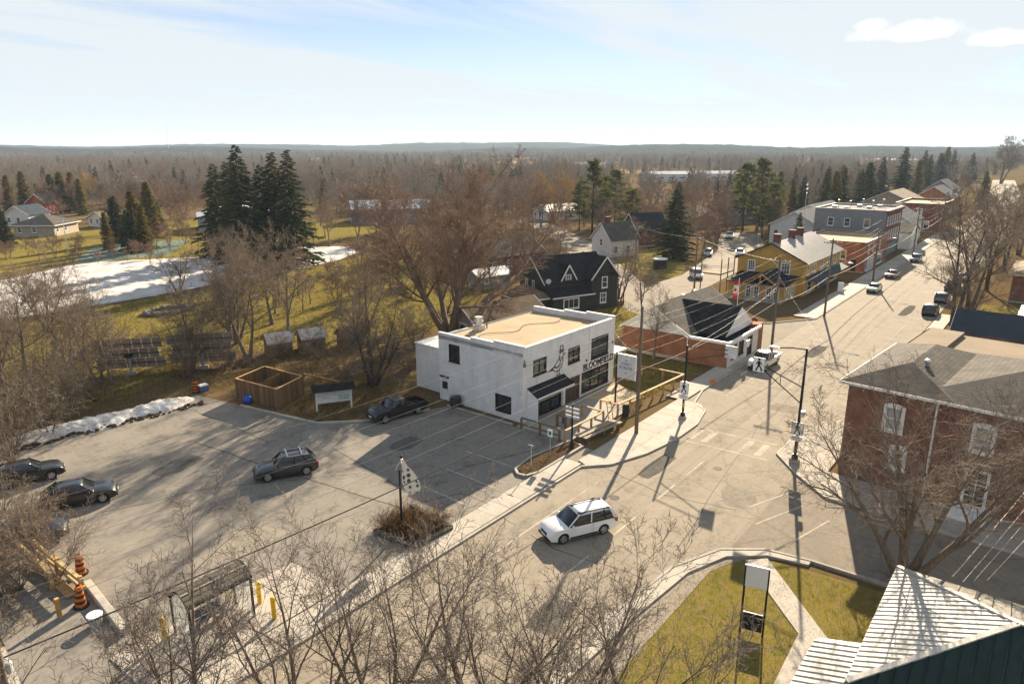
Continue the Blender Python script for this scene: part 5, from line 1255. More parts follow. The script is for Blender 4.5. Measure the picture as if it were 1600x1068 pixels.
# near trees whose crowns fill the bottom of the view
TWN = mat('near_twig', (0.17, 0.142, 0.12), .9, .3, 1.5)
for i, (x, y, H, seed, stems, tl, lb) in enumerate(((17.2, 13.5, 11.2, 51, 4, 30, 'near bare tree whose crown spreads across the road at bottom centre'),
                                                   (16.0, 19.5, 11.0, 52, 4, 24, 'near bare tree with upright branches at bottom left of centre'),
                                                   (11.0, 25.5, 10.6, 53, 3, 24, 'near bare tree in front of the bus shelter'),
                                                   (21.5, 10.0, 8.8, 54, 3, 34, 'low near bare tree reaching over the lawn at bottom'),
                                                   (5.5, 26.0, 9.0, 55, 2, 16, 'slender near bare tree at the bottom left'),
                                                   (18.8, 16.6, 10.2, 56, 4, 30, 'near bare tree between the two central crowns'), (13.6, 21.8, 9.8, 57, 4, 26, 'near bare tree right of the bus shelter'), (8.4, 22.8, 9.0, 59, 4, 28, 'near bare crown at the bottom edge left of the shelter'), (20.5, 12.6, 9.6, 60, 4, 34, 'near bare crown spreading over the kerb by the lawn'))):
    me = bare_tree(seed, H, .2, stems, R(tl), .85, ((7, .25, 1, 34, .48, .35), (7, .2, 1, 38, .5, .28), (5, .15, 1, 40, .5, .25), (4, .1, 1, 42, .5, .2)), .055, .11, .0085)
    plant('near_tree', lb, 'tree', me, (BARK, TWN), (x, y), 0.5 * i)
# thicket along the left edge of the lot
T_S = [bare_tree(60 + k, 5.0, .07, 7, R(40), .8, ((6, .15, 1, 38, .5, .3), (6, .15, 1, 40, .5, .25), (5, .1, 1, 42, .55, .2)), .03, .2, .009) for k in range(3)]
random.seed(5)
spots = []
for (px, py) in ((20, 560), (70, 575), (120, 560), (30, 620), (95, 620), (150, 625), (15, 670), (70, 655), (55, 500), (120, 510), (10, 520), (160, 660 - 80), (290, 590), (330, 560), (350, 580),
                 (20, 720), (5, 800), (40, 850), (15, 880), (60, 880), (90, 905), (30, 920), (5, 930), (10, 850), (60, 835), (-20, 760), (330, 500), (365, 530), (40, 470), (85, 480), (140, 490), (165, 520), (105, 600), (45, 600), (130, 590), (60, 640), (110, 645), (25, 700), (-10, 640), (-15, 700), (80, 680), (400, 575), (440, 560), (500, 560), (540, 590), (560, 540), (610, 560), (640, 580), (650, 545)):
    spots.append(g(px, py))
for i, (x, y) in enumerate(spots):
    near = x < 14 and y < 62
    plant('bare_shrub', 'tangled bare shrub in the thicket at the lot\'s lower left corner' if near else ('tangled bare shrub along the far edge of the parking lot' if x < 36 else 'tangled bare shrub in the brush behind the cafe and sheds'), 'shrub', T_S[i % 3], (BARK, TWIG), (x, y), None, random.uniform(.65, 1.05) if near else random.uniform(.75, 1.35),
          'thicket shrubs lower left' if near else ('shrubs along the far edge of the lot' if x < 36 else 'brush behind the cafe'), ('stems', 'twigs'))
T_L = bare_tree(71, 12.0, .24, 2, R(42), .8, LV_FULL[:3] + ((4, .1, 1, 40, .6, .2),), .02, .16, .012)
plant('leaning_tree', 'leaning bare tree with long pale branches over the thicket at the left edge', 'tree', T_L, (BARK, TWIG), (11.5, 67.0), 3.9, .9)
plant('leaning_tree', 'dark trunk leaning right at the left edge before the pond', 'tree', T_L, (BARKD, TWIG), (20.0, 101.0), 5.2, 1.0)
for k, (px, py, s_, lb) in enumerate(((40, 590, .85, 'bare tree with forked crown deep in the left thicket'), (110, 575, .8, 'second bare tree standing in the left thicket'), (75, 520, .9, 'bare tree at the pond side of the left thicket'), (175, 600, .62, 'slim bare tree before the left solar array'), (10, 640, .75, 'bare tree at the very left edge above the snow pile'), (300, 580, .7, 'bare tree beside the far striped drum'), (360, 570, .85, 'bare tree directly behind the timber bin enclosure'))):
    plant('bare_tree', lb, 'tree', (T_A, T_B, T_C)[k % 3], (BARK, TWIG), g(px, py), 1.3 * k, s_)
plant('leaning_tree', 'bare tree arching over the left black cars', 'tree', T_L, (BARK, TWIG), (8.0, 56.5), 4.4, .72)
# conifers -----------------------------------------------------------------
T_SP = [spruce(80 + k, 22, 5.6 + .6 * k, 120, 30, .06, .38, pw=.8, w=.42) for k in range(3)]
SPL = ['tallest of the dark spruces beyond the pond', 'leftmost dark spruce of the group beyond the pond', 'second dark spruce from the left beyond the pond', 'rightmost tall spruce beyond the pond', 'middle dark spruce beyond the pond, slightly shorter', 'short dark spruce at the foot of the tall spruces']
for i, (px, py, h) in enumerate(((386, 420, 24.5), (347, 400, 20.5), (368, 405, 21), (461, 415, 23.5), (437, 412, 23), (418, 412, 20.5))):
    plant('spruce_tree', SPL[i], 'tree', T_SP[i % 3], (BARKD, NEED), g(px, py), None, (h / 22 * 1.12, h / 22 * 1.12, h / 22), 'tall spruces beyond the pond')
T_CE = [spruce(90 + k, 14, 2.6 + .5 * k, 150, 20, .03, .1, pw=.6) for k in range(3)]
CE = ((215, 388, 14, 1), (238, 372, 15, 1), (185, 380, 12, 0), (170, 390, 9, 0), (228, 392, 11, 0), (205, 395, 10, 1), (18, 334, 14, 1), (42, 330, 15, 0), (85, 330, 14, 0), (100, 333, 15, 1), (118, 332, 15, 1), (10, 385, 9, 1),
      (60, 320, 9, 0), (505, 330, 9, 1), (248, 360, 9, 0), (130, 336, 13, 0))
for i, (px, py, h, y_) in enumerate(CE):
    plant('evergreen_tree', 'olive evergreen with sunlit yellow put into its colour beyond the pond' if y_ else 'dark evergreen among the houses beyond the pond', 'tree', T_CE[i % 3], (BARKD, NEEDY if y_ else NEED), g(px, py), None, h / 14, 'sunlit-coloured evergreens beyond the pond' if y_ else 'dark evergreens beyond the pond')
T_PI = [pine(100 + k, 17, 4.6 + .6 * k) for k in range(3)]
for i, (px, py, h) in enumerate(((925, 365, 20), (960, 355, 17), (985, 375, 13), (905, 360, 14), (1160, 360, 19), (1185, 352, 20), (1150, 345, 15), (1205, 365, 14), (1190, 372, 11), (945, 350, 15), (1212, 345, 14))):
    plant('pine_tree', 'green pine in the middle distance left of the dark spruce' if px < 1000 else 'green pine behind the parked vans', 'tree', T_PI[i % 3], (BARKD, NEEDP), g(px, py), None, h / 17, 'pines left of the dark spruce' if px < 1000 else 'pines behind the parked vans')
plant('spruce_tree', 'broad dark spruce beside the parked cars in the middle distance', 'tree', T_SP[1], (BARKD, NEED), (146, 68.5), .3, (1.0, 1.0, .7))
plant('spruce_tree', 'smaller dark spruce behind the broad spruce', 'tree', T_SP[2], (BARKD, NEED), (182, 85), .9, .68)
EV = ((1235, 345, 13), (1250, 350, 15), (1262, 340, 14), (1285, 345, 17), (1300, 342, 16), (1310, 338, 18), (1325, 332, 17), (1340, 330, 16), (1352, 325, 18), (1372, 322, 20), (1382, 320, 17), (1405, 318, 24), (1430, 308, 18), (1447, 300, 20), (1270, 330, 14), (1290, 318, 16),
      (1215, 330, 15), (1245, 390, 9), (1228, 378, 10), (1440, 290, 22), (1465, 288, 20), (1485, 285, 22), (1500, 284, 20), (1515, 283, 20), (1475, 280, 24), (1535, 318, 14))
for i, (px, py, h) in enumerate(EV):
    if i % 4 == 2: continue
    plant('evergreen_tree', 'dark evergreen in the row behind the street\'s stores', 'tree', T_SP[i % 3] if i % 2 else T_CE[i % 3], (BARKD, NEED if i % 3 == 1 else NEEDP), g(px, py), None, h / (22 if i % 2 else 14), 'evergreens behind the stores')
# golden willows
T_W = bare_tree(111, 16, .45, 4, R(24), .75, ((8, .3, 1, 40, .5, .3), (8, .2, 1, 45, .5, .2), (8, .15, 1, 40, .55, .2), (5, .1, 1, 35, .6, .2)), -.005, .12, .022)
plant('willow_tree', 'round golden willow in the middle distance', 'tree', T_W, (BARK, TWIGY), g(868, 348), .2, (1.05, 1.05, 1.1))
plant('willow_tree', 'golden willow beyond the evergreens at left', 'tree', T_W, (BARK, TWIGY), g(130, 322), 1.2, .9)
plant('willow_tree', 'small golden willow behind the pale shed', 'tree', T_W, (BARK, TWIGY), g(558, 300), 2.2, .8)
T_FAR = bare_tree(23, 14.0, .3, 3, R(20), .8, ((9, .25, .98, 42, .5, .4), (7, .2, 1, 45, .5, .3), (6, .15, 1, 42, .5, .25), (5, .1, 1, 40, .6, .2)), .05, .13, .022)
plant('lone_tree', 'tall lone bare tree rising above the horizon at the street\'s far end', 'tree', T_FAR, (BARK, TWIG), g(1563, 287), .2, 2.5, z=0)
# middle-distance bare trees, one by one
T_M = [bare_tree(120 + k, 12, .2, 1 + k % 3, R(0 if k % 3 == 0 else 18), .82, ((9, .25, .98, 46, .5, .4), (7, .2, 1, 45, .5, .3), (6, .15, 1, 42, .5, .25), (4, .1, 1, 40, .6, .2)), .05, .13, .022, low=True) for k in range(4)]
random.seed(21)
POS = []
def free(x, y, d):
    return all((x - a) ** 2 + (y - b) ** 2 > d * d for a, b in POS)
HOUSES = [(o.location.x + 6, o.location.y + 4) for o in COL.objects if o.parent is None and o.get('category') in ('house', 'shed', 'store', 'hall', 'barn', 'garage', 'building')]
def band(n, px0, px1, py0, py1, hmin, hmax, label, group, tw=None):
    k = tries = 0
    while k < n and tries < n * 12:
        tries += 1
        px, py = random.uniform(px0, px1), random.uniform(py0, py1)
        x, y = g(px, py)
        if not free(x, y, 4.0): continue
        if any((x - a) ** 2 + (y - b) ** 2 < 90 for a, b in HOUSES): continue
        if 9 < y < 31: continue
        POS.append((x, y)); k += 1
        plant('bare_tree', label, 'tree', random.choice(T_M), (BARK, tw or TWIG), (x, y), None, random.uniform(hmin, hmax) / 12, group)
band(26, 500, 860, 335, 385, 9, 14, 'russet bare tree in the belt behind the pond and pale shed', 'russet trees behind the pond', TWIGR)
band(30, 840, 1230, 322, 372, 9, 14, 'grey bare tree in the belt behind the middle houses', 'bare trees behind the middle houses')
band(14, 990, 1130, 345, 400, 8, 12, 'grey bare tree around the yard behind the ochre house', 'trees round the yard')
band(10, 1120, 1230, 330, 372, 9, 13, 'bare tree before the pines behind the yard', 'trees before the pines')
band(18, 560, 820, 400, 470, 6, 11, 'bare tree in the scrub behind the big russet tree', 'scrub trees behind the russet tree', TWIGR)
band(22, 0, 330, 318, 372, 9, 14, 'bare tree among the houses beyond the pond', 'bare trees beyond the pond')
band(14, 1500, 1660, 310, 430, 9, 14, 'bare tree in the gardens right of the street', 'garden trees right of the street')
band(16, 240, 500, 376, 389, 4, 7, 'low scrubby tree on the far pond bank', 'far pond bank scrub')
band(16, 0, 240, 398, 412, 3, 6, 'russet bush on the far pond bank at left', 'russet bushes on the far bank', TWIGR)
band(12, 330, 560, 455, 500, 5, 9, 'thin bare tree on the park lawn before the pond', 'thin trees on the park lawn')
# the wood that runs to the horizon: uncountable, one object -----------------------
def woodland():
    src = bpy.data.collections.new('woodland_sources')          # not linked to the scene
    for k in range(9):
        tr, cr = bare_tree(140 + k, 13, .2, 1 + k % 2, R(14 * (k % 2)), .85, ((9, .2, .98, 44, .48, .4), (6, .2, 1, 45, .5, .3), (6, .15, 1, 42, .55, .25)), .06, .13, (.045), low=True)
        a = np.empty(len(tr.vertices) * 3, np.float32); tr.vertices.foreach_get('co', a)
        b = np.empty(len(cr.vertices) * 3, np.float32); cr.vertices.foreach_get('co', b)
        qa = np.empty(len(tr.loops), np.int32); tr.loops.foreach_get('vertex_index', qa); qb = np.empty(len(cr.loops), np.int32); cr.loops.foreach_get('vertex_index', qb)
        me = fast_mesh('woodland_tree', np.concatenate([a, b]).reshape(-1, 3), np.concatenate([qa, qb + len(a) // 3]).reshape(-1, 4))
        me.materials.append(TWIGF if k not in (1, 5) else mat('woodland_twig_russet', (0.23, 0.16, 0.12), .95, .3, .05))
        src.objects.link(bpy.data.objects.new('woodland_tree', me))
    for k in range(2):
        tr, cr = spruce(150 + k, 13, 3.0, 60, 12, .05, .2, w=.8)
        cr.materials.append(NEED); src.objects.link(bpy.data.objects.new('woodland_conifer', cr)) if k == 0 else None
    rng = np.random.default_rng(9)
    n = 19000
    r = 255 + (2150 - 255) * rng.random(n) ** 1.15; a = HEAD + rng.uniform(-R(50), R(50), n)
    x, y = r * np.cos(a), r * np.sin(a)
    keep = np.ones(n, bool)
    pa = np.sin(x * .011 + 1.3) * np.sin(y * .013 + .4) + .7 * np.sin(x * .027 - y * .021) + .5 * np.sin(y * .05 + x * .017 + 2)
    keep &= (pa > -.75) | (rng.random(n) < .12)
    keep &= ~((y > -25) & (y < 75) & (x < 520)) & ~((np.abs(y - 22 - x * .02) < 22) & (x < 900))
    def inside(poly):
        px, py = np.array(poly).T; c = np.zeros(n, bool); j = len(px) - 1
        for i in range(len(px)):
            c ^= ((py[i] > y) != (py[j] > y)) & (x < (px[j] - px[i]) * (y - py[i]) / (py[j] - py[i] + 1e-9) + px[i]); j = i
        return c
    for o in COL.objects:
        if o.name.startswith(('field', 'snowy_field', 'lawn')): keep &= ~inside([(v.co.x, v.co.y) for v in o.data.vertices])
    keep &= ~inside([g(955, 300), g(1215, 296), g(1240, 276), g(940, 276)])
    for hx, hy in HOUSES: keep &= (x - hx) ** 2 + (y - hy) ** 2 > 200
    keep &= ~((r < 330) & (a - HEAD > R(14)))
    x, y = x[keep], y[keep]
    me = bpy.data.meshes.new('woodland'); me.vertices.add(len(x))
    me.vertices.foreach_set('co', np.stack([x, y, np.full(len(x), -.05)], 1).astype(np.float32).ravel())
    o = link('woodland', me, None); tag(o, 'grey-brown bare woodland stretching to the horizon', 'woodland', None, 'stuff')
    ng = bpy.data.node_groups.new('scatter_trees', 'GeometryNodeTree')
    ng.interface.new_socket('Geometry', in_out='INPUT', socket_type='NodeSocketGeometry'); ng.interface.new_socket('Geometry', in_out='OUTPUT', socket_type='NodeSocketGeometry')
    N, L = ng.nodes, ng.links
    gi, go = N.new('NodeGroupInput'), N.new('NodeGroupOutput'); ip = N.new('GeometryNodeInstanceOnPoints'); ci = N.new('GeometryNodeCollectionInfo')
    ci.inputs['Collection'].default_value = src; ci.inputs['Separate Children'].default_value = True; ci.inputs['Reset Children'].default_value = True
    rr = N.new('FunctionNodeRandomValue'); rr.data_type = 'FLOAT_VECTOR'; rr.inputs[0].default_value = (0, 0, 0); rr.inputs[1].default_value = (0, 0, 6.28)
    rs = N.new('FunctionNodeRandomValue'); rs.data_type = 'FLOAT'; rs.inputs[2].default_value = .4; rs.inputs[3].default_value = 1.15; rs.inputs['Seed'].default_value = 3
    L.new(gi.outputs[0], ip.inputs['Points']); L.new(ci.outputs[0], ip.inputs['Instance']); ip.inputs['Pick Instance'].default_value = True
    L.new(rr.outputs[0], ip.inputs['Rotation']); L.new(rs.outputs[1], ip.inputs['Scale']); L.new(ip.outputs[0], go.inputs[0])
    md = o.modifiers.new('scatter', 'NODES'); md.node_group = ng
woodland()
# air -----------------------------------------------------------------------
hz = MB().box(-300, -2600, -8.0, 7000, 7200, 110.0)
hzm = bpy.data.materials.new('haze_air'); hzm.use_nodes = True
hn = hzm.node_tree; hn.nodes.clear(); ho = hn.nodes.new('ShaderNodeOutputMaterial'); hv = hn.nodes.new('ShaderNodeVolumePrincipled')
hv.inputs['Density'].default_value = 0.0001; hv.inputs['Color'].default_value = (0.62, 0.8, 1.0, 1); hv.inputs['Anisotropy'].default_value = 0.15
hn.links.new(hv.outputs[0], ho.inputs['Volume'])
HAZE = hz.build('haze', hzm); tag(HAZE, 'thin pale blue haze over the whole landscape', 'haze', None, 'stuff')
# ================================================================== VEHICLES
TYRE = mat('tyre', (0.018, 0.018, 0.018), .9, .2, 6); RIM = mat('alloy_rim', (0.5, 0.5, 0.52), .35, .1, 5, metal=.8)
CGLASS = mat('car_glass', (0.012, 0.015, 0.018), .05, .2, 1, spec=.8)
HEADL = mat('headlight_lens', (0.6, 0.6, 0.58), .15, .1); TAILL = mat('taillight_lens', (0.25, 0.01, 0.008), .2, .1)
def paint_mat(name, c, metal=.2): return mat('paint_' + name, c, .3, .08, .8, spec=.5, metal=metal, coat=.8)
wheel_cache = {}
def wheel_meshes(r):
    k = round(r, 2)
    if k not in wheel_cache:
        t = MB(); n = 20; prof = [(-.1, r * .66), (-.105, r * .9), (-.07, r), (.07, r), (.105, r * .9), (.1, r * .66)]
        vs_ = [(r_ * math.cos(2 * math.pi * i / n), y, r_ * math.sin(2 * math.pi * i / n)) for y, r_ in prof for i in range(n)]
        fs = [(j * n + i, j * n + (i + 1) % n, (j + 1) * n + (i + 1) % n, (j + 1) * n + i) for j in range(len(prof) - 1) for i in range(n)]
        t.add(vs_, fs)
        rim = MB()
        for s_ in (-1, 1):
            pts_ = [(r * .62 * math.cos(i * .3927), s_ * .09, r * .62 * math.sin(i * .3927)) for i in range(17)]
            rim.tube(pts_, r * .05, 5)
        rim.cyl((0, -.02, 0), (0, .02, 0), r * .3, r * .3, 12)
        for s_ in (-1, 1):
            rim.cyl((0, s_ * .05, 0), (0, s_ * .095, 0), r * .16, r * .13, 8)
            for i in range(5):
                a = i * 1.2566; rim.bar((0, s_ * .075, 0), (r * .62 * math.cos(a), s_ * .085, r * .62 * math.sin(a)), .085, .03, (0, 1, 0))
        back = MB()
        wheel_cache[k] = (t.mesh('wheel', True), rim.mesh('rim'))
        wheel_cache[k][0].materials.append(TYRE); wheel_cache[k][1].materials.append(RIM)
    return wheel_cache[k]
CARS = dict(
    suv=dict(L=4.63, W=1.88, belt=1.0, roof=1.62, cowl=1.42, wt=2.1, rt=3.95, rb=4.5, hood=.92, nose=.7, xf=.92, xr=3.72, r=.37),
    van=dict(L=4.9, W=1.88, belt=1.05, roof=1.74, cowl=1.3, wt=2.15, rt=4.45, rb=4.78, hood=.95, nose=.72, xf=.95, xr=3.85, r=.35),
    sedan=dict(L=4.6, W=1.8, belt=.92, roof=1.42, cowl=1.45, wt=2.15, rt=3.25, rb=3.95, hood=.86, nose=.66, xf=.9, xr=3.6, r=.33),
    coupe=dict(L=4.7, W=1.88, belt=.97, roof=1.54, cowl=1.38, wt=2.1, rt=3.65, rb=4.5, hood=.92, nose=.7, xf=.92, xr=3.75, r=.36),
    pickup=dict(L=5.6, W=1.98, belt=1.15, roof=1.85, cowl=1.55, wt=2.1, rt=3.2, rb=3.45, hood=1.08, nose=.85, xf=.98, xr=4.5, r=.4, bed=3.55))
def car(kind, name, label, cat, loc, heading, pm, rails=False, bars=False, group=None, split_grille=False):
    k = CARS[kind]; L_, W, hw = k['L'], k['W'], k['W'] / 2
    t = thing(name, label, cat, (loc[0], loc[1], 0.01), heading, group)
    # local x: 0 front .. L rear, then mapped so that +X is forward and the origin is the middle
    def X(x): return L_ / 2 - x
    cl = .24 if kind != 'pickup' else .36; ar = k['r'] + .07; n = 8
    def arch(xc):
        a0 = math.asin(max(-1, min(1, (cl - k['r']) / ar)))
        return [(xc - ar * math.cos(a0 + (math.pi - 2 * a0) * i / n), k['r'] + ar * math.sin(a0 + (math.pi - 2 * a0) * i / n)) for i in range(n + 1)]
    b = k['belt']; bx_ = k.get('bed')
    prof = [(.14, cl + .06)] + arch(k['xf']) + arch(k['xr']) + [(L_ - .12, cl + .12), (L_ - .01, cl + .28), (L_ - .02, b - .25)]
    if bx_: prof += [(L_ - .03, b - .4), (bx_, b - .4), (bx_, b)]
    elif kind in ('sedan', 'coupe'): prof += [(L_ - .1, b - .02), (k['rb'] - .1, b + .02)]
    else: prof += [(L_ - .1, b)]
    prof += [(k['cowl'], b - .02), ((k['cowl'] + .3) / 2, (b + k['hood']) / 2 - .005), (.3, k['hood'] - .06), (.08, k['nose']), (0, k['nose'] - .2), (.02, cl + .2)]
    m = MB(); N_ = len(prof)
    def yw(x):
        e = max(0, 1 - x / .8); r_ = max(0, 1 - (L_ - x) / .6); return hw * (1 - .16 * e * e - .1 * r_ * r_)
    m.add([(X(x), -yw(x), z) for x, z in prof] + [(X(x), yw(x), z) for x, z in prof], [tuple(range(N_)), tuple(range(2 * N_ - 1, N_ - 1, -1))] + [(i, N_ + i, N_ + (i + 1) % N_, (i + 1) % N_) for i in range(N_)])
    bm = bmesh.new(); me0 = m.mesh('body'); bm.from_mesh(me0)
    bmesh.ops.recalc_face_normals(bm, faces=bm.faces)
    side = [e for e in bm.edges if len(e.link_faces) == 2 and e.calc_face_angle(0) > R(40) and sum(v.co.z for v in e.verts) / 2 > cl + .2 and abs(e.verts[0].co.y - e.verts[1].co.y) < .2 and not any(abs(v.co.z - k['r']) < ar + .03 and (abs(v.co.x - X(k['xf'])) < ar + .02 or abs(v.co.x - X(k['xr'])) < ar + .02) and v.co.z < k['r'] + ar + .01 for v in e.verts)]
    bmesh.ops.bevel(bm, geom=side, offset=.11, segments=3, profile=.5, affect='EDGES', clamp_overlap=True)
    bmesh.ops.triangulate(bm, faces=[f for f in bm.faces if len(f.verts) > 4])
    bm.to_mesh(me0); bm.free()
    me0.polygons.foreach_set('use_smooth', [True] * len(me0.polygons)); me0.set_sharp_from_angle(angle=R(34))
    body = link('body', me0, pm, t)
    # underside and dark wheel housings
    MB().box(X(L_ - .3), -hw + .2, cl + .02, X(.3), hw - .2, b - .45).build('underbody', DARK, t)
    # glasshouse
    yb, yt = hw - .07, hw - .22; zr = k['roof'] - .05
    xs_b = (k['cowl'], k['rb']); xs_t = (k['wt'], k['rt'])
    gl = MB().add([(X(xs_b[0]), -yb, b - .03), (X(xs_b[1]), -yb, b - .03), (X(xs_b[1]), yb, b - .03), (X(xs_b[0]), yb, b - .03), (X(xs_t[0]), -yt, zr), (X(xs_t[1]), -yt, zr), (X(xs_t[1]), yt, zr), (X(xs_t[0]), yt, zr)],
                  [(0, 1, 2, 3), (7, 6, 5, 4), (1, 0, 4, 5), (2, 1, 5, 6), (3, 2, 6, 7), (0, 3, 7, 4)])
    gl.build('windows', CGLASS, t, bevel=.07, smooth=True)
    rf = MB(); nx, ny = 6, 4; vs_ = []
    for i in range(nx + 1):
        for j in range(ny + 1):
            x = xs_t[0] - .07 + (xs_t[1] - xs_t[0] + .12) * i / nx; v = -1 + 2 * j / ny
            vs_.append((X(x), v * (yt + .025), k['roof'] - .045 * v * v - .05 * (2 * i / nx - 1) ** 2))
    nn = len(vs_); vs_ += [(x, y, k['roof'] - .12) for x, y, z in vs_]
    fs = [(i * (ny + 1) + j, i * (ny + 1) + j + 1, (i + 1) * (ny + 1) + j + 1, (i + 1) * (ny + 1) + j) for i in range(nx) for j in range(ny)]
    rim_ = [i * (ny + 1) for i in range(nx + 1)] + [nx * (ny + 1) + j for j in range(1, ny + 1)] + [i * (ny + 1) + ny for i in range(nx - 1, -1, -1)] + [j for j in range(ny - 1, 0, -1)]
    fs += [(a, c, c + nn, a + nn) for a, c in zip(rim_, rim_[1:] + rim_[:1])]
    rf.add(vs_, fs); roof_o = rf.build('roof', pm, t, smooth=True)
    pl = MB()
    def pil(xb, xt, w, s_): pl.bar((X(xb), s_ * (yb + .004), b - .03), (X(xt), s_ * (yt + .006), zr), w, .05, (0, s_, 0))
    posn = [(xs_b[0] + .03, xs_t[0], .08), (xs_b[1] - .06, xs_t[1] - .02, .2 if kind in ('suv', 'van') else .14)]
    mid = (xs_b[0] + xs_b[1]) / 2
    if kind == 'pickup': posn.append((2.65, 2.65, .09))
    else: posn += [(mid - .1, mid - .02, .08)] + ([(mid + (xs_b[1] - mid) * .55, mid + (xs_t[1] - mid) * .62, .08)] if kind in ('suv', 'van') else [])
    for s_ in (-1, 1):
        pk = []
        for xb, xt, w in posn:
            q = MB(); pl = q; pil(xb, xt, w, s_); q.build('pillar', pm if xb < mid + .01 and not (kind == 'suv' and xb > xs_b[0] + .1) or kind == 'pickup' or xb > xs_b[1] - .2 else BLACK, t)
        q = MB().bar((X(xs_b[0] + .1), s_ * (hw - .035), b + .005), (X(xs_b[1] - .1), s_ * (hw - .035), b + .005), .05, .03); q.build('window_sill', BLACK if kind != 'suv' else STEEL, t)
        MB().ball((X(k['cowl'] + .28), s_ * (hw + .1), b + .06), .08, .12, .09, 8, 5).build('mirror', pm, t)
        MB().add([(X(.06), s_ * (hw - .42), k['nose'] - .12), (X(.2), s_ * (hw - .12), k['nose'] - .1), (X(.34), s_ * (hw - .1), k['nose'] + .06), (X(.13), s_ * (hw - .42), k['nose'] + .05), (X(.3), s_ * (hw - .42), k['nose'] - .1), (X(.4), s_ * (hw - .2), k['nose'] - .05)],
                 [(0, 1, 2, 3) if s_ < 0 else (3, 2, 1, 0), (0, 4, 1), (1, 5, 2), (3, 2, 5, 4)]).build('headlight', HEADL, t)
        MB().box(X(L_ + .012), s_ * (hw - .16) - .1, b - .32, X(L_ - .25), s_ * (hw - .16) + .1, b - .06).build('taillight', TAILL, t)
        for xd in ((mid - .05,) if kind != 'pickup' else (2.65,)):
            MB().box(X(xd + .06), s_ * hw - .008, cl + .22, X(xd + .045), s_ * hw + .004, b - .06).build('door_gap', BLACK, t)
            MB().box(X(xd - .05), s_ * (hw + .012) - .012, b - .2, X(xd - .25), s_ * (hw + .012) + .012, b - .165).build('door_handle', pm, t)
        MB().box(X(k['xr'] - ar - .03), s_ * (hw + .002) - .012, cl + .02, X(k['xf'] + ar + .03), s_ * (hw + .002) + .012, cl + .14).build('side_trim', BLACK, t)
    tm, rm = wheel_meshes(k['r'])
    for xc in (k['xf'], k['xr']):
        for s_ in (-1, 1):
            w = link('wheel', tm, None, t, (X(xc), s_ * (hw - .11), k['r'])); link('rim', rm, None, w)
            MB().cyl((X(xc), s_ * (hw - .36), k['r']), (X(xc), s_ * (hw - .23), k['r']), ar - .01, ar - .01, 14).build('wheel_arch', DARK, t)
    if split_grille:
        for y in (-.2, .2): MB().box(X(.05), y - .15, k['nose'] - .18, X(-.012), y + .15, k['nose'] - .02).build('grille', BLACK, t)
    else: MB().box(X(.06), -.42, k['nose'] - .32, X(-.015), .42, k['nose'] - .03).build('grille', BLACK, t)
    MB().box(X(.1), -hw + .25, cl + .06, X(-.03), hw - .25, cl + .2).build('bumper', BLACK, t)
    MB().box(X(-.02), -.26, cl + .22, X(-.04), .26, cl + .34).build('licence_plate', WHITE, t)
    MB().box(X(L_ - .1), -hw + .25, cl + .1, X(L_ + .04), hw - .25, cl + .28).build('bumper', BLACK if kind != 'van' else pm, t)
    if bx_:
        for s_ in (-1, 1): MB().box(X(L_ - .05), s_ * (hw - .05) - .05, b - .42, X(bx_), s_ * (hw - .05) + .05, b).build('bed_side', pm, t)
        MB().box(X(L_ - .02), -hw + .1, b - .42, X(L_ - .1), hw - .1, b).build('tailgate', pm, t)
        MB().box(X(L_ - .12), -hw + .11, b - .42, X(bx_ + .02), hw - .11, b - .385).build('bed_floor', DARK, t)
    if rails:
        for s_ in (-1, 1): MB().bar((X(xs_t[0] + .2), s_ * (yt - .04), k['roof'] + .03), (X(xs_t[1] - .1), s_ * (yt - .04), k['roof'] + .03), .05, .05).build('roof_rail', BLACK if kind == 'van' else STEEL, roof_o)
    if bars:
        for x in (xs_t[0] + .35, xs_t[1] - .45): MB().bar((X(x), -yt - .06, k['roof'] + .12), (X(x), yt + .06, k['roof'] + .12), .1, .05).build('crossbar', STEEL, roof_o)
    return t
PB = paint_mat('black', (0.012, 0.012, 0.014)); PW = paint_mat('white', (0.75, 0.75, 0.74), 0); PG = paint_mat('charcoal', (0.03, 0.033, 0.038), .5); PS = paint_mat('silver', (0.42, 0.43, 0.42), .6); PR = paint_mat('dark_red', (0.12, 0.02, 0.02)); PBL = paint_mat('blue_grey', (0.1, 0.13, 0.17), .4)
car('suv', 'parked_suv', 'charcoal SUV with roof rails and crossbars crossing the parking lot', 'car', (28.4, 44.0), math.atan2(2.0, -3.9), PG, True, True)
car('pickup', 'pickup_truck', 'black pickup truck parked in the shade beside the cafe', 'truck', (42.0, 46.6 - .35), math.atan2(1.2, -5.9), PB)
car('coupe', 'parked_car', 'black sedan parked at the left edge nearest the snow pile', 'car', (15.9, 58.2), math.atan2(-1.1, 4.1), PB)
car('coupe', 'parked_car', 'black sedan parked at the left beside the thicket', 'car', (16.9, 51.6), math.atan2(-1.7, 3.6), PB)
car('sedan', 'parked_car', 'dark car half hidden by brush below the black sedan', 'car', (12.6, 48.6), math.atan2(-1.7, 3.6), PG)
car('van', 'minivan', 'white minivan with dark windows driving on the road toward the view', 'van', (34.9, 21.9), math.atan2(2.28, -4.28), PW, True, split_grille=True)
car('pickup', 'pickup_truck', 'cream pickup truck parked at the kerb by the brick office', 'truck', (78.2, 24.9), math.pi * .995, paint_mat('cream', (0.55, 0.52, 0.45), .1))
car('sedan', 'parked_car', 'silver green sedan at the kerb in front of the ochre house', 'car', (133.0, 24.9), math.pi, paint_mat('silver_green', (0.32, 0.36, 0.3), .5))
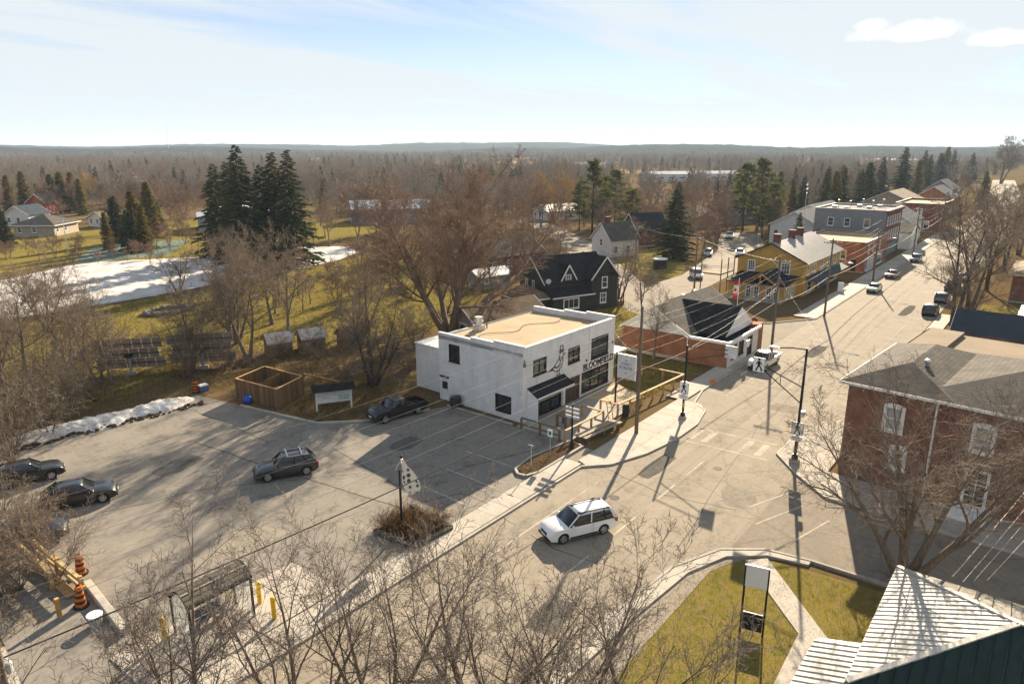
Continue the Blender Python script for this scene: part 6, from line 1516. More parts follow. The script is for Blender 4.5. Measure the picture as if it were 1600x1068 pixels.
car('sedan', 'parked_car', 'maroon sedan at the kerb behind the silver green sedan', 'car', (150.0, 25.3), math.pi * .98, PR)
car('suv', 'parked_suv', 'dark SUV with pale roof at the kerb by the grey store', 'car', (174.5, 25.3), math.pi, PBL, True)
for i, (x, p_, kd, lb) in enumerate(((119.5, PG, 'suv', 'dark grey SUV parked behind the first street tree on the right'), (130.5, PBL, 'suv', 'blue-grey SUV parked second on the right side of the street'), (142, PB, 'pickup', 'black pickup parked third on the right side of the street'),
                                     (155, PS, 'sedan', 'silver sedan parked fourth on the right side of the street'), (262, PG, 'suv', 'small dark car far up the street'))):
    car(kd, 'parked_car', lb, 'car', (x, 14.4 if x < 250 else 19), 0 if x < 250 else math.pi, p_, group='cars parked on the right of the street')
for px, py, kd, p_, lb in ((1140, 372, 'pickup', PW, 'white pickup in the far yard behind the ochre house'), (1106, 399, 'suv', PS, 'silver car parked left of the white SUV by the broad spruce'), (1156, 399, 'suv', PW, 'white SUV parked right of the broad spruce')):
    car(kd, 'parked_car', lb, 'car', g(px, py), math.radians(200), p_, group='cars in the yard behind the ochre house')
car('van', 'parked_van', 'white van in the driveway left of the ochre house', 'van', (126.5, 54.5), math.radians(215), PW)

# ================================================================== POLES, LAMPS, WIRES
def utility_pole(label, x, y, h, arms=True, lamp=False, rot=0.0):
    t = thing('utility_pole', label, 'utility pole', (x, y, 0), rot, 'utility poles')
    MB().cyl((0, 0, -.2), (0, 0, h), .17, .11, 10).build('pole', POLEW, t, smooth=True)
    if arms:
        a = MB().box(-.06, -1.25, h - .65, .06, 1.25, h - .53).build('crossarm', WOODO, t)
        for yy in (-1.15, -.6, .6, 1.15): MB().cyl((0, yy, h - .53), (0, yy, h - .36), .05, .035, 8).build('insulator', WHITE, a)
        MB().bar((0, -.9, h - .6), (0, 0, h - 1.3), .03, .03).build('brace', STEEL, t); MB().bar((0, .9, h - .6), (0, 0, h - 1.3), .03, .03).build('brace', STEEL, t)
    else: MB().cyl((0, 0, h), (0, 0, h + .2), .06, .04, 8).build('insulator', WHITE, t)
    if lamp:
        l = MB().tube([(0, -.1, 7.6), (0, -1.2, 8.1), (0, -2.4, 8.2)], .035, 6).build('lamp_arm', STEEL, t)
        MB().ball((0, -2.7, 8.17), .16, .36, .09, 8, 6).build('lamp_head', STEEL, l)
    return t
POLES = [(5.9, 29.0, 11.0), (51.7, 26.75, 11.3), (84.6, 26.2, 11.6), (107.8, 26.3, 11.4), (143, 27.2, 11.0), (183, 27.3, 11.0), (226, 27.8, 11.0)]
PL = ['tall timber utility pole at the bottom left corner', 'tall timber utility pole in front of the cafe fence', 'timber utility pole at the street mouth by the brick office', 'timber utility pole with lamp arm before the ochre house', 'timber utility pole before the orange brick store', 'timber utility pole past the grey store', 'timber utility pole near the maroon store']
for i, (x, y, h) in enumerate(POLES): utility_pole(PL[i], x, y, h, i in (2, 3, 5), i in (3, 4))
o = bpy.data.objects['utility_pole']; m = MB().cyl((.25, .15, 4.7), (.25, .15, 5.0), .16, .16, 12); m.ball((.25, .15, 5.05), .17, .17, .12, 10, 6); m.build('meter_cap', mat('pale_grey_cap', (.45, .47, .48), .5), o)
utility_pole('slender utility pole with crossarm beyond the white gabled house', 125, 66.7, 9.5, True, rot=1.0)
utility_pole('grey utility pole with crossarm by the street bend yard', 116.7, 50.5, 9.3, True, rot=1.0)
utility_pole('utility pole standing before the woods left of the spruces', *g(311, 312), 11, True)
WIREB = mat('black_cable', (0.015, 0.015, 0.016), .6, .1); WIREG = mat('aluminium_wire', (0.2, 0.19, 0.18), .5, .1, metal=.3)
def wire(label, a, b, sag, r, m, group=None):
    n = 14; pts = []
    for k in range(n + 1):
        t_ = k / n; p_ = Vector(a).lerp(Vector(b), t_); pts.append((p_.x, p_.y, p_.z - sag * 4 * t_ * (1 - t_)))
    P = np.array(pts)[None]; V, Q = sweep(P, np.full((1, n + 1), r), 5)
    o = link('utility_wire', fast_mesh('utility_wire', V, Q, True), m)
    return tag(o, label, 'wire', group)
SP = ['crossing the parking lot', 'between the cafe pole and the street mouth', 'between the street mouth and ochre house poles', 'from the ochre house to the orange brick store', 'past the grey store', 'toward the maroon store']
WN = ['topmost utility wire', 'second utility wire', 'third utility wire', 'fourth utility wire', 'fifth utility wire', 'thick black lowest cable']
for i in range(len(POLES) - 1):
    (xa, ya, ha), (xb, yb, hb) = POLES[i], POLES[i + 1]
    for j, (dz, dy, sg, r_, mm) in enumerate(((.15, 0, .5, .008, WIREG), (-1.2, .18, .6, .008, WIREG), (-1.6, -.18, .7, .008, WIREG), (-3.2, .15, .55, .008, WIREG), (-3.9, -.15, .6, .009, WIREG), (-5.6, .15, .55, .034, WIREB))):
        wire(f'{WN[j]} {SP[i]}', (xa, ya + dy, ha + dz), (xb, yb + dy, hb + dz), sg, r_ if i < 2 else r_ * 1.4, mm, 'wires along the street')
for j, (a, b, r_) in enumerate((((51.7, 26.9, 9.0), (47.75, 35.9, 5.75), .014), ((51.7, 26.9, 8.8), (47.75, 35.9, 5.45), .014), ((51.7, 26.75, 7.2), (62.0, 35.0, 5.6), .014), ((84.6, 26.2, 9.5), (76.2, 32, 3.4), .014), ((84.6, 26.2, 9.3), (54.5, 10.5, 7.0), .007), ((84.6, 26.2, 8.0), (57.4, 25.0, 6.7), .014),
                               ((84.6, 26.2, 11), (116.7, 50.5, 8.9), .02), ((116.7, 50.5, 8.8), (125, 66.7, 9.0), .02), ((107.8, 26.3, 8.4), (120.9, 33.3, 5.5), .016), ((57.4, 25.0, 4.6), (54.3, 10.8, 6.4), .012))):
    wire(['upper service wire from the cafe pole to the cafe corner', 'lower service wire from the cafe pole to the cafe corner', 'service wire from the cafe pole to the far cafe window', 'service wire to the brick office eave', 'long wire crossing the road to the brick corner building', 'wire from the street mouth pole to the crosswalk mast', 'wire up the side street to the bend pole', 'wire between the two side street poles', 'service wire to the ochre house', 'low wire crossing the road at the crosswalk'][j], a, b, .35, r_ * .7, WIREG, 'service wires')
for j, (a, b) in enumerate((((36.8, 1.75, 4.0), (62, -4.2, 8.8)), ((36.6, 1.3, 4.0), (62, -4.6, 8.2)), ((37.0, .9, 4.0), (62, -4.9, 7.4)), ((37.3, .4, 4.1), (60, -5.0, 6.2)))):
    wire(['leftmost pale twisted wire at the right edge', 'second pale wire at the right edge', 'third pale wire at the right edge', 'rightmost low wire at the right edge'][j], a, b, .25, .03 if j == 0 else .016, mat('pale_twisted_wire', (.42, .36, .28), .7, .45, 9), 'wires at the right edge')

FIGB = mat('sign_black', (0.012, 0.012, 0.012), .6, .1); SIGNW = mat('sign_white', (0.8, 0.8, 0.79), .5, .03)
def figure(parent, cx, cz, s_, x=-.035, flip=1):
    """walking person symbol on a board facing -X"""
    m = MB()
    def P(u, w): return (x, cx + u * s_ * flip, cz + w * s_)
    def seg(a, b, w): m.bar(P(*a), P(*b), w * s_, .012, (1, 0, 0)) if False else m.bar(P(*a), P(*b), .012, w * s_, (1, 0, 0)) if False else m.add(
        *(lambda A, B: (lambda d: (lambda n: ([A + n, A - n, B - n, B + n, A + n - Vector((.01, 0, 0)), A - n - Vector((.01, 0, 0)), B - n - Vector((.01, 0, 0)), B + n - Vector((.01, 0, 0))], [(0, 1, 2, 3), (7, 6, 5, 4), (0, 4, 5, 1), (1, 5, 6, 2), (2, 6, 7, 3), (3, 7, 4, 0)]))(Vector((0, -d.z, d.y)) * (w * s_ / 2)))((B - A).normalized()))(Vector(P(*a)), Vector(P(*b))))
    m.cyl((x, cx, cz + .42 * s_), (x - .012, cx, cz + .42 * s_), .09 * s_, .09 * s_, 12)
    seg((0, .3), (0, -.02), .17); seg((0, .0), (.2, -.45), .1); seg((0, .0), (-.17, -.2), .1); seg((-.17, -.2), (-.22, -.45), .1)
    seg((.03, .27), (.2, .05), .07); seg((-.03, .27), (-.22, .08), .07)
    return m.build('walking_figure', FIGB, parent)
def cross_sign(parent, y, z, w, h, second=True, x=-.02):
    b = MB().box(x - .02, y - w / 2, z - h / 2, x + .02, y + w / 2, z + h / 2).build('sign_board', SIGNW, parent)
    f = MB()
    for (y0, z0, y1, z1) in ((y - w / 2, z - h / 2, y - w / 2 + .03, z + h / 2), (y + w / 2 - .03, z - h / 2, y + w / 2, z + h / 2), (y - w / 2 + .03, z - h / 2, y + w / 2 - .03, z - h / 2 + .03), (y - w / 2 + .03, z + h / 2 - .03, y + w / 2 - .03, z + h / 2)): f.box(x - .03, y0, z0, x - .021, y1, z1)
    f.build('border', FIGB, b)
    figure(b, y, z, h * .92, x - .022)
    if second:
        c = MB().box(x - .02, y - w / 2, z - h / 2 - .5, x + .02, y + w / 2, z - h / 2 - .06).build('sign_plate', SIGNW, parent)
        for i, q in enumerate((.2, .36)): MB().box(x - .03, y - w * .34, z - h / 2 - q - .04, x - .021, y + w * .34, z - h / 2 - q + .03).build('text_line', mat('faded_text', (.3, .3, .31), .7), c)
def lamp_right():
    t = thing('street_lamp', 'tall black street lamp with crosswalk signs on the right kerb', 'street lamp', (54.0, 14.1, .12))
    MB().cyl((0, 0, 0), (0, 0, 9.3), .13, .08, 12).build('pole', BLACK, t, smooth=True)
    b = MB().cyl((0, 0, -.1), (0, 0, .35), .42, .4, 16); b.build('footing', CONC, t); MB().cyl((0, 0, .35), (0, 0, .75), .26, .2, 12).build('base', BLACK, t)
    a = MB().tube([(0, 0, 9.2), (0, 1.2, 9.15), (.0, 2.0, 9.0)], .05, 8).build('lamp_arm', BLACK, t)
    MB().ball((0, 2.4, 8.98), .2, .45, .09, 10, 6).build('lamp_head', STEEL, a)
    m = MB(); m.cyl((0, 0, 6.2), (0, 3.4, 7.45), .045, .045, 8); m.build('mast_arm', BLACK, t); m = MB(); m.cyl((0, 0, 4.9), (0, 3.4, 7.25), .045, .045, 8); m.build('mast_arm', BLACK, t)
    MB().cyl((0, 1.7, 6.15), (0, 1.7, 6.8), .03, .03, 6).build('strut', BLACK, t)
    cross_sign(t, 3.45, 7.35, .95, 1.2, False); cross_sign(t, 0, 2.9, .85, 1.05, True, -.16)
    MB().box(-.18, -.34, 3.9, .18, -.1, 4.35).build('control_box', STEEL, t)
lamp_right()
def mast_left():
    t = thing('crosswalk_mast', 'black crosswalk mast with two arms and walking person signs on the left kerb', 'sign post', (57.4, 25.1, .12))
    MB().cyl((0, 0, 0), (0, 0, 6.9), .11, .08, 12).build('pole', BLACK, t, smooth=True)
    MB().cyl((0, 0, -.1), (0, 0, .25), .36, .34, 16).build('footing', CONC, t); MB().cyl((0, 0, .25), (0, 0, .6), .24, .18, 12).build('base', BLACK, t)
    for z0 in (6.75, 5.6): MB().cyl((0, 0, z0), (0, -3.7, 7.1 if z0 > 6 else 6.75), .04, .04, 8).build('mast_arm', BLACK, t)
    MB().box(.02, -4.45, 6.4, .08, -3.45, 7.5).build('sign_board', mat('sign_back', (.55, .56, .57), .5), t)
    cross_sign(t, 0, 2.95, .9, 1.1, True, -.13)
    MB().box(.1, -.3, 2.4, .14, .3, 3.5).build('sign_back', STEEL, t); MB().cyl((0, 0, 1.1), (0, 0, 1.5), .118, .112, 12).build('reflective_band', mat('yellow_band', (.5, .36, .05), .6), t)
mast_left()
def small_lamp():
    t = thing('lamp_post', 'short black lamp post with grey plates at the traffic island', 'lamp post', (45.6, 29.4, .1))
    MB().cyl((0, 0, 0), (0, 0, 3.9), .09, .06, 10).build('pole', BLACK, t); MB().cyl((0, 0, 0), (0, 0, .8), .2, .12, 10).build('base', BLACK, t)
    for z in (3.0, 3.35, 2.65): MB().box(-.05, -.65, z, -.02 + .05, .65, z + .2).build('name_plate', mat('pale_plate', (.5, .5, .48), .5), t)
small_lamp()
def post_sign(label, x, y, h, w, hh, m=None, z=0.1):
    t = thing('road_sign', label, 'sign', (x, y, z)); MB().cyl((0, 0, 0), (0, 0, h), .03, .03, 6).build('post', STEEL, t); MB().box(-.04, -w / 2, h - hh, -.015, w / 2, h).build('sign_board', m or SIGNW, t); return t
t_ = post_sign('small white parking sign on the traffic island', 43.2, 29.9, 2.3, .45, .6); MB().box(-.05, -.12, 1.85, -.041, .12, 2.15).build('symbol', mat('sign_green', (.02, .2, .08), .5), t_)
post_sign('thin grey hooked post on the traffic island', 40.4, 29.7, 2.0, .5, .06, STEEL)
t_ = thing('stop_sign', 'stop sign seen from behind at the street mouth', 'sign', (89.0, 30.0, 0)); MB().cyl((0, 0, 0), (0, 0, 2.3), .03, .03, 6).build('post', STEEL, t_); MB().cyl((-.02, 0, 2.5), (.02, 0, 2.5), .42, .42, 8).build('sign_board', mat('sign_brown_back', (.16, .1, .075), .6), t_)
# flag
t_ = thing('flagpole', 'white flagpole with a red and white flag by the street mouth', 'flagpole', (93.2, 34.0, 0)); MB().cyl((0, 0, 0), (0, 0, 6.9), .06, .04, 8).build('pole', WHITE, t_)
FR = mat('flag_red', (.5, .02, .02), .8, .15); FW = mat('flag_white', (.75, .75, .74), .8, .05)
def flag_strip(name, m, a0, a1):
    mb = MB(); n = 6
    for i in range(n):
        q = []
        for k in (i, i + 1):
            f = k / n; z = 6.7 - 2.5 * (a0 + (a1 - a0) * f)
            wv = .12 * math.sin(6 * (a0 + (a1 - a0) * f))
            q.append([(-.08 + wv * .3, .06, z), (.12 + wv, .75, z - .12)])
        mb.add([q[0][0], q[0][1], q[1][1], q[1][0]], [(0, 1, 2, 3)])
    return mb.build(name, m, t_)
flag_strip('flag_bar', FR, 0, .27); fw_ = flag_strip('flag_field', FW, .27, .73); flag_strip('flag_bar', FR, .73, 1)
lf = MB(); c = (-.02, .42, 5.35); pts = [(0, .3), (.07, .15), (.2, .2), (.16, .02), (.3, 0), (.12, -.14), (.02, -.12), (.02, -.3), (-.02, -.3), (-.02, -.12), (-.12, -.14), (-.3, 0), (-.16, .02), (-.2, .2), (-.07, .15)]
lf.add([(c[0] - .06, c[1] + v * .9, c[2] - u) for u, v in pts], [tuple(range(len(pts)))]); lf.build('leaf_emblem', FR, fw_)

# cafe sign
def cafe_sign():
    t = thing('cafe_sign', 'white framed hanging sign on a black post beside the cafe', 'sign', (57.0, 31.9, 0))
    MB().cyl((0, 0, 0), (0, 0, 5.3), .09, .08, 10).build('post', BLACK, t)
    MB().box(-.1, -1.95, 2.85, .1, -.14, 5.1).build('sign_board', mat('pale_sign', (.62, .64, .66), .6, .06), t)
    f = MB(); f.box(-.13, -2.0, 5.1, .13, -.12, 5.2); f.box(-.13, -2.05, 2.8, .13, -1.95, 5.098); f.build('frame', WHITE, t)
    ink = mat('sign_grey_ink', (.12, .12, .125), .7)
    for txt, z, w in (('THE', 4.35, .5), ('CAFE', 3.95, 1.1), ('HOTEL', 3.5, 1.3)):
        pass
    # blurred lines of lettering with a small peak above and a point below
    for k, (z, n, w, h) in enumerate(((4.2, 5, .14, .22), (3.78, 6, .13, .26))):
        for i in range(n):
            y = -1.05 + (i - (n - 1) / 2) * -.23
            MB().box(-.115, y - w / 2, z, -.101, y - w / 2 + .05, z + h).build('letter_stroke', ink, t)
            if (i + k) % 2: MB().box(-.1152, y - w / 2 + .05, z + h - .05, -.1012, y + w / 2, z + h).build('letter_stroke', ink, t)
            if i % 3 != 1: MB().box(-.1154, y + w / 2 - .04, z, -.1014, y + w / 2, z + h - .06).build('letter_stroke', ink, t)
    MB().add([(-.115, -1.2, 4.6), (-.115, -.9, 4.6), (-.115, -1.05, 4.78), (-.101, -1.2, 4.6), (-.101, -.9, 4.6), (-.101, -1.05, 4.78)], [(0, 2, 1), (3, 4, 5)]).build('emblem', ink, t)
    MB().add([(-.115, -1.15, 3.45), (-.115, -.95, 3.45), (-.115, -1.05, 3.3)], [(0, 1, 2)]).build('emblem', mat('faded_red_ink', (.25, .1, .09), .7), t)
cafe_sign()
# banner sign in its planting bed
def banner_sign():
    t = thing('banner_sign', 'twisted white quilt banner on a black post over the planting bed', 'banner', (28.0, 30.9, 0))
    MB().cyl((0, 0, 0), (0, 0, 4.35), .09, .07, 10).build('post', BLACK, t)
    MB().ball((0, -.25, 5.3), .1, .1, .12, 8, 5).build('finial', BLACK, t); MB().bar((-.25, .1, 4.4), (.0, -.3, 5.2), .05, .05).build('bracket', STEEL, t)
    m = bpy.data.materials.new('quilt_cloth'); m.use_nodes = True; N, L = m.node_tree.nodes, m.node_tree.links; b = N['Principled BSDF']; b.inputs['Roughness'].default_value = .8
    tc = N.new('ShaderNodeTexCoord'); ck = N.new('ShaderNodeTexVoronoi'); ck.inputs['Scale'].default_value = 2.6; ck.inputs['Randomness'].default_value = .25
    L.new(tc.outputs['Object'], ck.inputs[0]); rp = N.new('ShaderNodeValToRGB'); rp.color_ramp.elements[0].position = .3; rp.color_ramp.elements[0].color = (.05, .05, .055, 1); rp.color_ramp.elements[1].position = .42; rp.color_ramp.elements[1].color = (.6, .58, .52, 1)
    L.new(ck.outputs['Distance'], rp.inputs[0]); L.new(rp.outputs[0], b.inputs['Base Color'])
    edge = MB(); n = 16; rows = []
    prof = [(0, .12), (.12, .2), (.25, .24), (.38, .4), (.55, .5), (.72, .52), (.88, .46), (1, .28)]
    cm = MB()
    for k in range(n + 1):
        f = k / n
        for (fa, wa), (fb, wb) in zip(prof[:-1], prof[1:]):
            if fa <= f <= fb + 1e-6: w = wa + (wb - wa) * (f - fa) / (fb - fa); break
        a = R(-52) + R(75) * (1 - f)
        cx, cy, cz = .12 + .5 * f, -.1 - .62 * f, 5.15 - 2.75 * f + .3 * f * f
        dx_, dy_ = math.cos(a), math.sin(a)
        bl = .12 * math.sin(f * 3.1)
        rows.append([(cx + dx_ * w * v + bl * (1 - v * v) * -dy_, cy + dy_ * w * v + bl * (1 - v * v) * dx_, cz + .12 * v * f) for v in (-1, -.8, 0, .8, 1)])
    for r0, r1 in zip(rows[:-1], rows[1:]):
        for j in (1, 2): cm.add([r0[j], r0[j + 1], r1[j + 1], r1[j]], [(0, 1, 2, 3)])
        for j in (0, 3): edge.add([r0[j], r0[j + 1], r1[j + 1], r1[j]], [(0, 1, 2, 3)])
    c = cm.build('cloth', m, t, smooth=True); edge.build('hem', mat('cream_hem', (.66, .6, .48), .8, .1), c, smooth=True)
banner_sign()
bed = thing('planting_bed', 'square planting bed of russet shrubs with dark kerb at the lot entrance', 'planter', (28.6, 30.6, 0))
K_ = [(-1.8, 1.6), (-1.7, -1.9), (1.5, -2.1), (2.0, 2.1)]
for a, b in zip(K_[:3], K_[1:]): MB().bar((a[0], a[1], .14), (b[0], b[1], .14), .3, .3).build('kerb_stone', mat('dark_kerb', (.07, .065, .06), .9, .35, 2), bed)
MB().prism([(-1.7, -1.8), (1.4, -2.0), (1.9, 2.0), (-1.7, 1.5)], 0, .16).build('soil', SOIL, bed)
T_BED = bare_tree(66, 1.7, .03, 12, R(48), .85, ((6, .1, 1, 38, .5, .3), (6, .1, 1, 42, .55, .25)), .02, .2, .008)
RUST = mat('russet_dry_foliage', (.2, .09, .035), .9, .45, 2, col2=(.26, .15, .05))
random.seed(8)
for i in range(16):
    x, y = random.uniform(-1.4, 1.4), random.uniform(-1.6, 1.5); s_ = random.uniform(.6, 1.0)
    for nm, me, mm in zip(('shrub_stems', 'shrub_twigs'), T_BED, (BARKD, RUST)):
        q = link(nm, me, mm, bed, (x, y, .12), random.uniform(0, 6)); q.scale = (s_, s_, s_)

# ================================================================== TIMBER FENCES, PATIO
def fence(label, pts, h=1.08, post=.15, m=None, step=2.2, mid=False):
    m = m or WOODN
    t = thing('timber_fence', label, 'fence', (pts[0][0], pts[0][1], 0)); o = pts[0]
    for i, (a, b) in enumerate(zip(pts[:-1], pts[1:])):
        a = (a[0] - o[0], a[1] - o[1]); b = (b[0] - o[0], b[1] - o[1])
        MB().bar((*a, h + .05), (*b, h + .05), .2, .1).build('top_rail', m, t)
        if mid: MB().bar((*a, h * .5), (*b, h * .5), .05, .14).build('middle_rail', m, t)
        n = max(1, int(math.hypot(b[0] - a[0], b[1] - a[1]) / step + .5))
        for k in range(n if i < len(pts) - 2 else n + 1):
            x, y = a[0] + (b[0] - a[0]) * k / n, a[1] + (b[1] - a[1]) * k / n
            MB().box(x - post / 2, y - post / 2, 0, x + post / 2, y + post / 2, h).build('post', m, t)
    return t
fence('long pale timber rail fence round the lawn beside the cafe', [(54.6, 32.1), (54.5, 30.2), (66.6, 29.3), (66.6, 34.1), (61.5, 34.3)])
fence('short timber rail fence on the street side of the cafe patio', [(52.3, 32.7), (52.1, 30.3), (46.3, 30.5)])
fence('dark timber rail fence closing the cafe patio toward the lot', [(46.3, 31.1), (46.4, 35.2)], m=WOODO, mid=True)
structure('patio', MB().prism([(46.5, 30.4), (56.5, 30.0), (56.5, 35.4), (46.6, 35.9)], -.02, .1), mat('patio_concrete', (.3, .28, .25), .9, .12, .7))
structure('patio', MB().prism([(56.6, 31.0), (60.5, 30.6), (62.5, 35.2), (56.6, 35.4)], -.02, .09), mat('tan_flagstone', (.4, .32, .22), .9, .12, .7))  # warmer, paler stone than the patio concrete
for i, y in enumerate((29.2, 29.75, 30.1)):
    t_ = thing('timber_bench', ['front weathered plank bench on the sidewalk by the cafe patio', 'middle weathered plank bench by the cafe patio', 'rear weathered plank bench against the patio rail'][i], 'bench', (47.2, y - .1, .02), R(-6), 'plank benches by the patio')
    for yy in (0, .17): MB().box(0, yy - .075, .42, 5.2, yy + .075, .49).build('plank', mat('grey_plank', (.3, .25, .19), .85, .3, 2, stretch=(.3, 3, 3)), t_)
    for x in (.4, 2.6, 4.8): MB().box(x - .08, -.08, 0, x + .08, .25, .42).build('support', WOODO, t_)
t_ = thing('timber_table', 'square dark timber stand on the cafe patio', 'table', (49.3, 32.6, .1)); MB().box(-.6, -.55, 1.02, .6, .55, 1.12).build('top', WOODO, t_)
for x in (-.5, .5):
    for y in (-.45, .45): MB().box(x - .09, y - .09, 0, x + .09, y + .09, 1.02).build('leg', WOODO, t_)
t_ = thing('step_ladder', 'yellow step ladder leaning on the patio rail', 'ladder', (53.0, 30.0, .05), R(70))
for y in (-.25, .25): MB().bar((0, y, 0), (.45, y, 1.7), .06, .06).build('rail', mat('ladder_yellow', (.5, .4, .03), .5), t_)
for k in range(5): MB().bar((.08 + k * .085, -.25, .3 + k * .3), (.08 + k * .085, .25, .3 + k * .3), .06, .03).build('rung', mat('ladder_yellow', (.5, .4, .03)), t_)
t_ = thing('menu_board', 'black sandwich board by the timber rail corner', 'sign board', (54.9, 29.6, .05), R(30))
for s_ in (-1, 1): MB().bar((s_ * .3, 0, 0), (s_ * .03, 0, 1.1), .6, .04, (1, 0, 0)).build('panel', BLACK, t_)
t_ = thing('sandwich_board', 'white sandwich board on the sidewalk by the ochre house', 'sign board', (129.1, 29.4, .12), R(10))
for s_ in (-1, 1): MB().bar((s_ * .4, 0, 0), (s_ * .03, 0, 1.5), .9, .05, (1, 0, 0)).build('panel', SIGNW, t_)
t_ = thing('notice_board', 'dark notice board with white panel beside the brick office door', 'sign board', (74.9, 29.6, .05), R(-5)); MB().box(-.05, -.6, .2, .05, .6, 1.4).build('panel', BLACK, t_); MB().box(-.08, -.45, .4, -.052, .1, 1.2).build('poster', SIGNW, t_)
for y in (-.55, .55): MB().box(-.04, y - .04, 0, .04, y + .04, .2).build('leg', BLACK, t_)
t_ = thing('toppled_cone', 'orange cone lying on the kerb by the parking bay', 'cone', (68.6, 26.9, .2), .4); MB().cyl((0, 0, .05), (.75, 0, .02), .2, .05, 12).build('body', mat('cone_orange', (.6, .2, .03), .6), t_); MB().box(-.06, -.28, -.2, 0, .28, .32).build('foot', mat('cone_orange', (.6, .2, .03)), t_)

# white sign on the lawn
t_ = thing('lawn_sign', 'blank pale sign board on two dark posts on the near lawn', 'sign', (32.0, 9.5, 0), R(14))
for y in (-.55, .55): MB().box(-.05, y - .05, 0, .05, y + .05, 3.9).build('post', BLACK, t_)
MB().box(-.1, -.52, 2.75, .0, .52, 3.95).build('board', mat('pale_board', (.62, .63, .62), .5, .05), t_)
MB().box(-.07, -.48, .25, .02, .48, 1.25).build('lower_panel', BLACK, t_)

# bus shelter
def shelter():
    t = thing('bus_shelter', 'bus shelter with curved smoky roof and black frame behind the near trees', 'bus shelter', (13.8, 30.7, 0))
    W, D, H = 3.35, 1.75, 2.35
    SM = mat('smoky_acrylic', (.1, .085, .065), .2, .15, 1.2, spec=.6)
    for x in (0, W):
        for y in (0, D): MB().box(x - .05, y - .05, 0, x + .05, y + .05, H).build('post', BLACK, t)
    for y in (0, D): MB().box(-.1, y - .06, H, W + .1, y + .06, H + .12).build('beam', BLACK, t)
    n = 8; m = MB()
    pr = [(D * k / n, H + .12 + .5 * math.sin(math.pi * k / n)) for k in range(n + 1)]
    for (ya, za), (yb, zb) in zip(pr[:-1], pr[1:]): m.add([(-.1, ya, za), (W + .1, ya, za), (W + .1, yb, zb), (-.1, yb, zb), (-.1, ya, za - .03), (W + .1, ya, za - .03), (W + .1, yb, zb - .03), (-.1, yb, zb - .03)], [(0, 1, 2, 3), (7, 6, 5, 4), (0, 4, 5, 1), (3, 2, 6, 7)])
    r = m.build('roof', SM, t, smooth=True)
    for x in (-.08, W / 2, W + .08):
        q = MB(); q.tube([(x, y, z + .02) for y, z in pr], .03, 6); q.build('roof_rib', BLACK, r)
    MB().bar((-.1, D * .3, H + .12 + .5 * math.sin(math.pi * .3) + .02), (W + .1, D * .3, H + .12 + .5 * math.sin(math.pi * .3) + .02), .04, .03).build('roof_bar', mat('pale_bar', (.5, .45, .36), .5), r)
    gm = bpy.data.materials.new('clear_pane'); gm.use_nodes = True; b = gm.node_tree.nodes['Principled BSDF']; b.inputs['Base Color'].default_value = (.85, .9, .88, 1); b.inputs['Roughness'].default_value = .05; b.inputs['Alpha'].default_value = .25
    for k in range(3): MB().box(k * W / 3 + .06, D - .015, .2, (k + 1) * W / 3 - .06, D + .015, H - .05).build('pane', gm, t)
    for x in (0, W): MB().box(x - .015, .08, .2, x + .015, D - .08, H - .05).build('pane', gm, t)
    q = MB().box(.9, D - .55, .42, 2.4, D - .15, .48).build('seat', mat('blue_grey_seat', (.1, .12, .15), .5), t); MB().box(.9, D - .14, .5, 2.4, D - .1, 1.0).build('seat_back', mat('blue_grey_seat', (.1, .12, .15)), t)
    for x in (1.0, 2.3): MB().box(x - .03, D - .5, 0, x + .03, D - .2, .42).build('seat_leg', BLACK, t)
shelter()
structure('shelter_pad', MB().prism([(11.0, 29.1), (21.5, 29.1), (21.5, 33.4), (11.0, 33.4)], -.02, .05), mat('pale_pad', (.37, .335, .295), .9, .12, 1.0))
YEL = mat('bollard_yellow', (.6, .38, .02), .6, .15, 3)
for i, (x, y) in enumerate(((13.3, 32.6), (17.7, 29.7), (18.0, 31.5), (15.1, 33.1), (17.0, 33.0))):
    t_ = thing('yellow_bollard', ['yellow bollard at the left end of the bus shelter', 'yellow bollard nearest the road right of the shelter', 'yellow bollard at the right end of the shelter', 'yellow bollard behind the shelter seat', 'yellow bollard behind the shelter right post'][i], 'bollard', (x, y, .04), 0, 'yellow bollards round the bus shelter')
    MB().cyl((0, 0, 0), (0, 0, 1.25), .13, .13, 12).build('post', YEL, t_); MB().ball((0, 0, 1.25), .13, .13, .08, 12, 4).build('cap', YEL, t_)
# construction drums
OR = mat('drum_orange', (.5, .12, .02), .6, .15, 3); BK = mat('drum_black_band', (.03, .022, .02), .6)
def drum(label, x, y, h=1.15, rx=0.):
    t = thing('traffic_drum', label, 'traffic drum', (x, y, .0), 0, 'striped traffic drums')
    MB().cyl((0, 0, 0), (0, 0, .1), .4, .4, 14).build('foot', DARK, t)
    n = 7
    for k in range(n):
        r0, r1 = .28 - .1 * k / n, .28 - .1 * (k + 1) / n
        MB().cyl((0, 0, .1 + (h - .1) * k / n), (0, 0, .1 + (h - .1) * (k + 1) / n), r0, r1, 14).build('band', OR if k % 2 == 0 else BK, t)
    q = MB().bar((-.1, 0, h + .05), (.1, 0, h + .05), .05, .1); q.build('handle', DARK, t)
drum('orange and black striped drum at the head of the timber barrier', 13.2, 42.2, 1.2); drum('orange and black striped drum beside the concrete block', 11.9, 38.9, 1.25); drum('orange striped drum at the far corner of the snow pile', *g(307, 612), 1.1)
t_ = thing('tool_crate', 'small blue and white crate beside the far striped drum', 'crate', (*g(318, 610), 0)); MB().box(-.4, -.3, 0, .4, .3, .55).build('body', mat('crate_blue', (.08, .14, .28), .6), t_); MB().box(-.42, -.32, .55, .42, .32, .68).build('lid', SIGNW, t_)
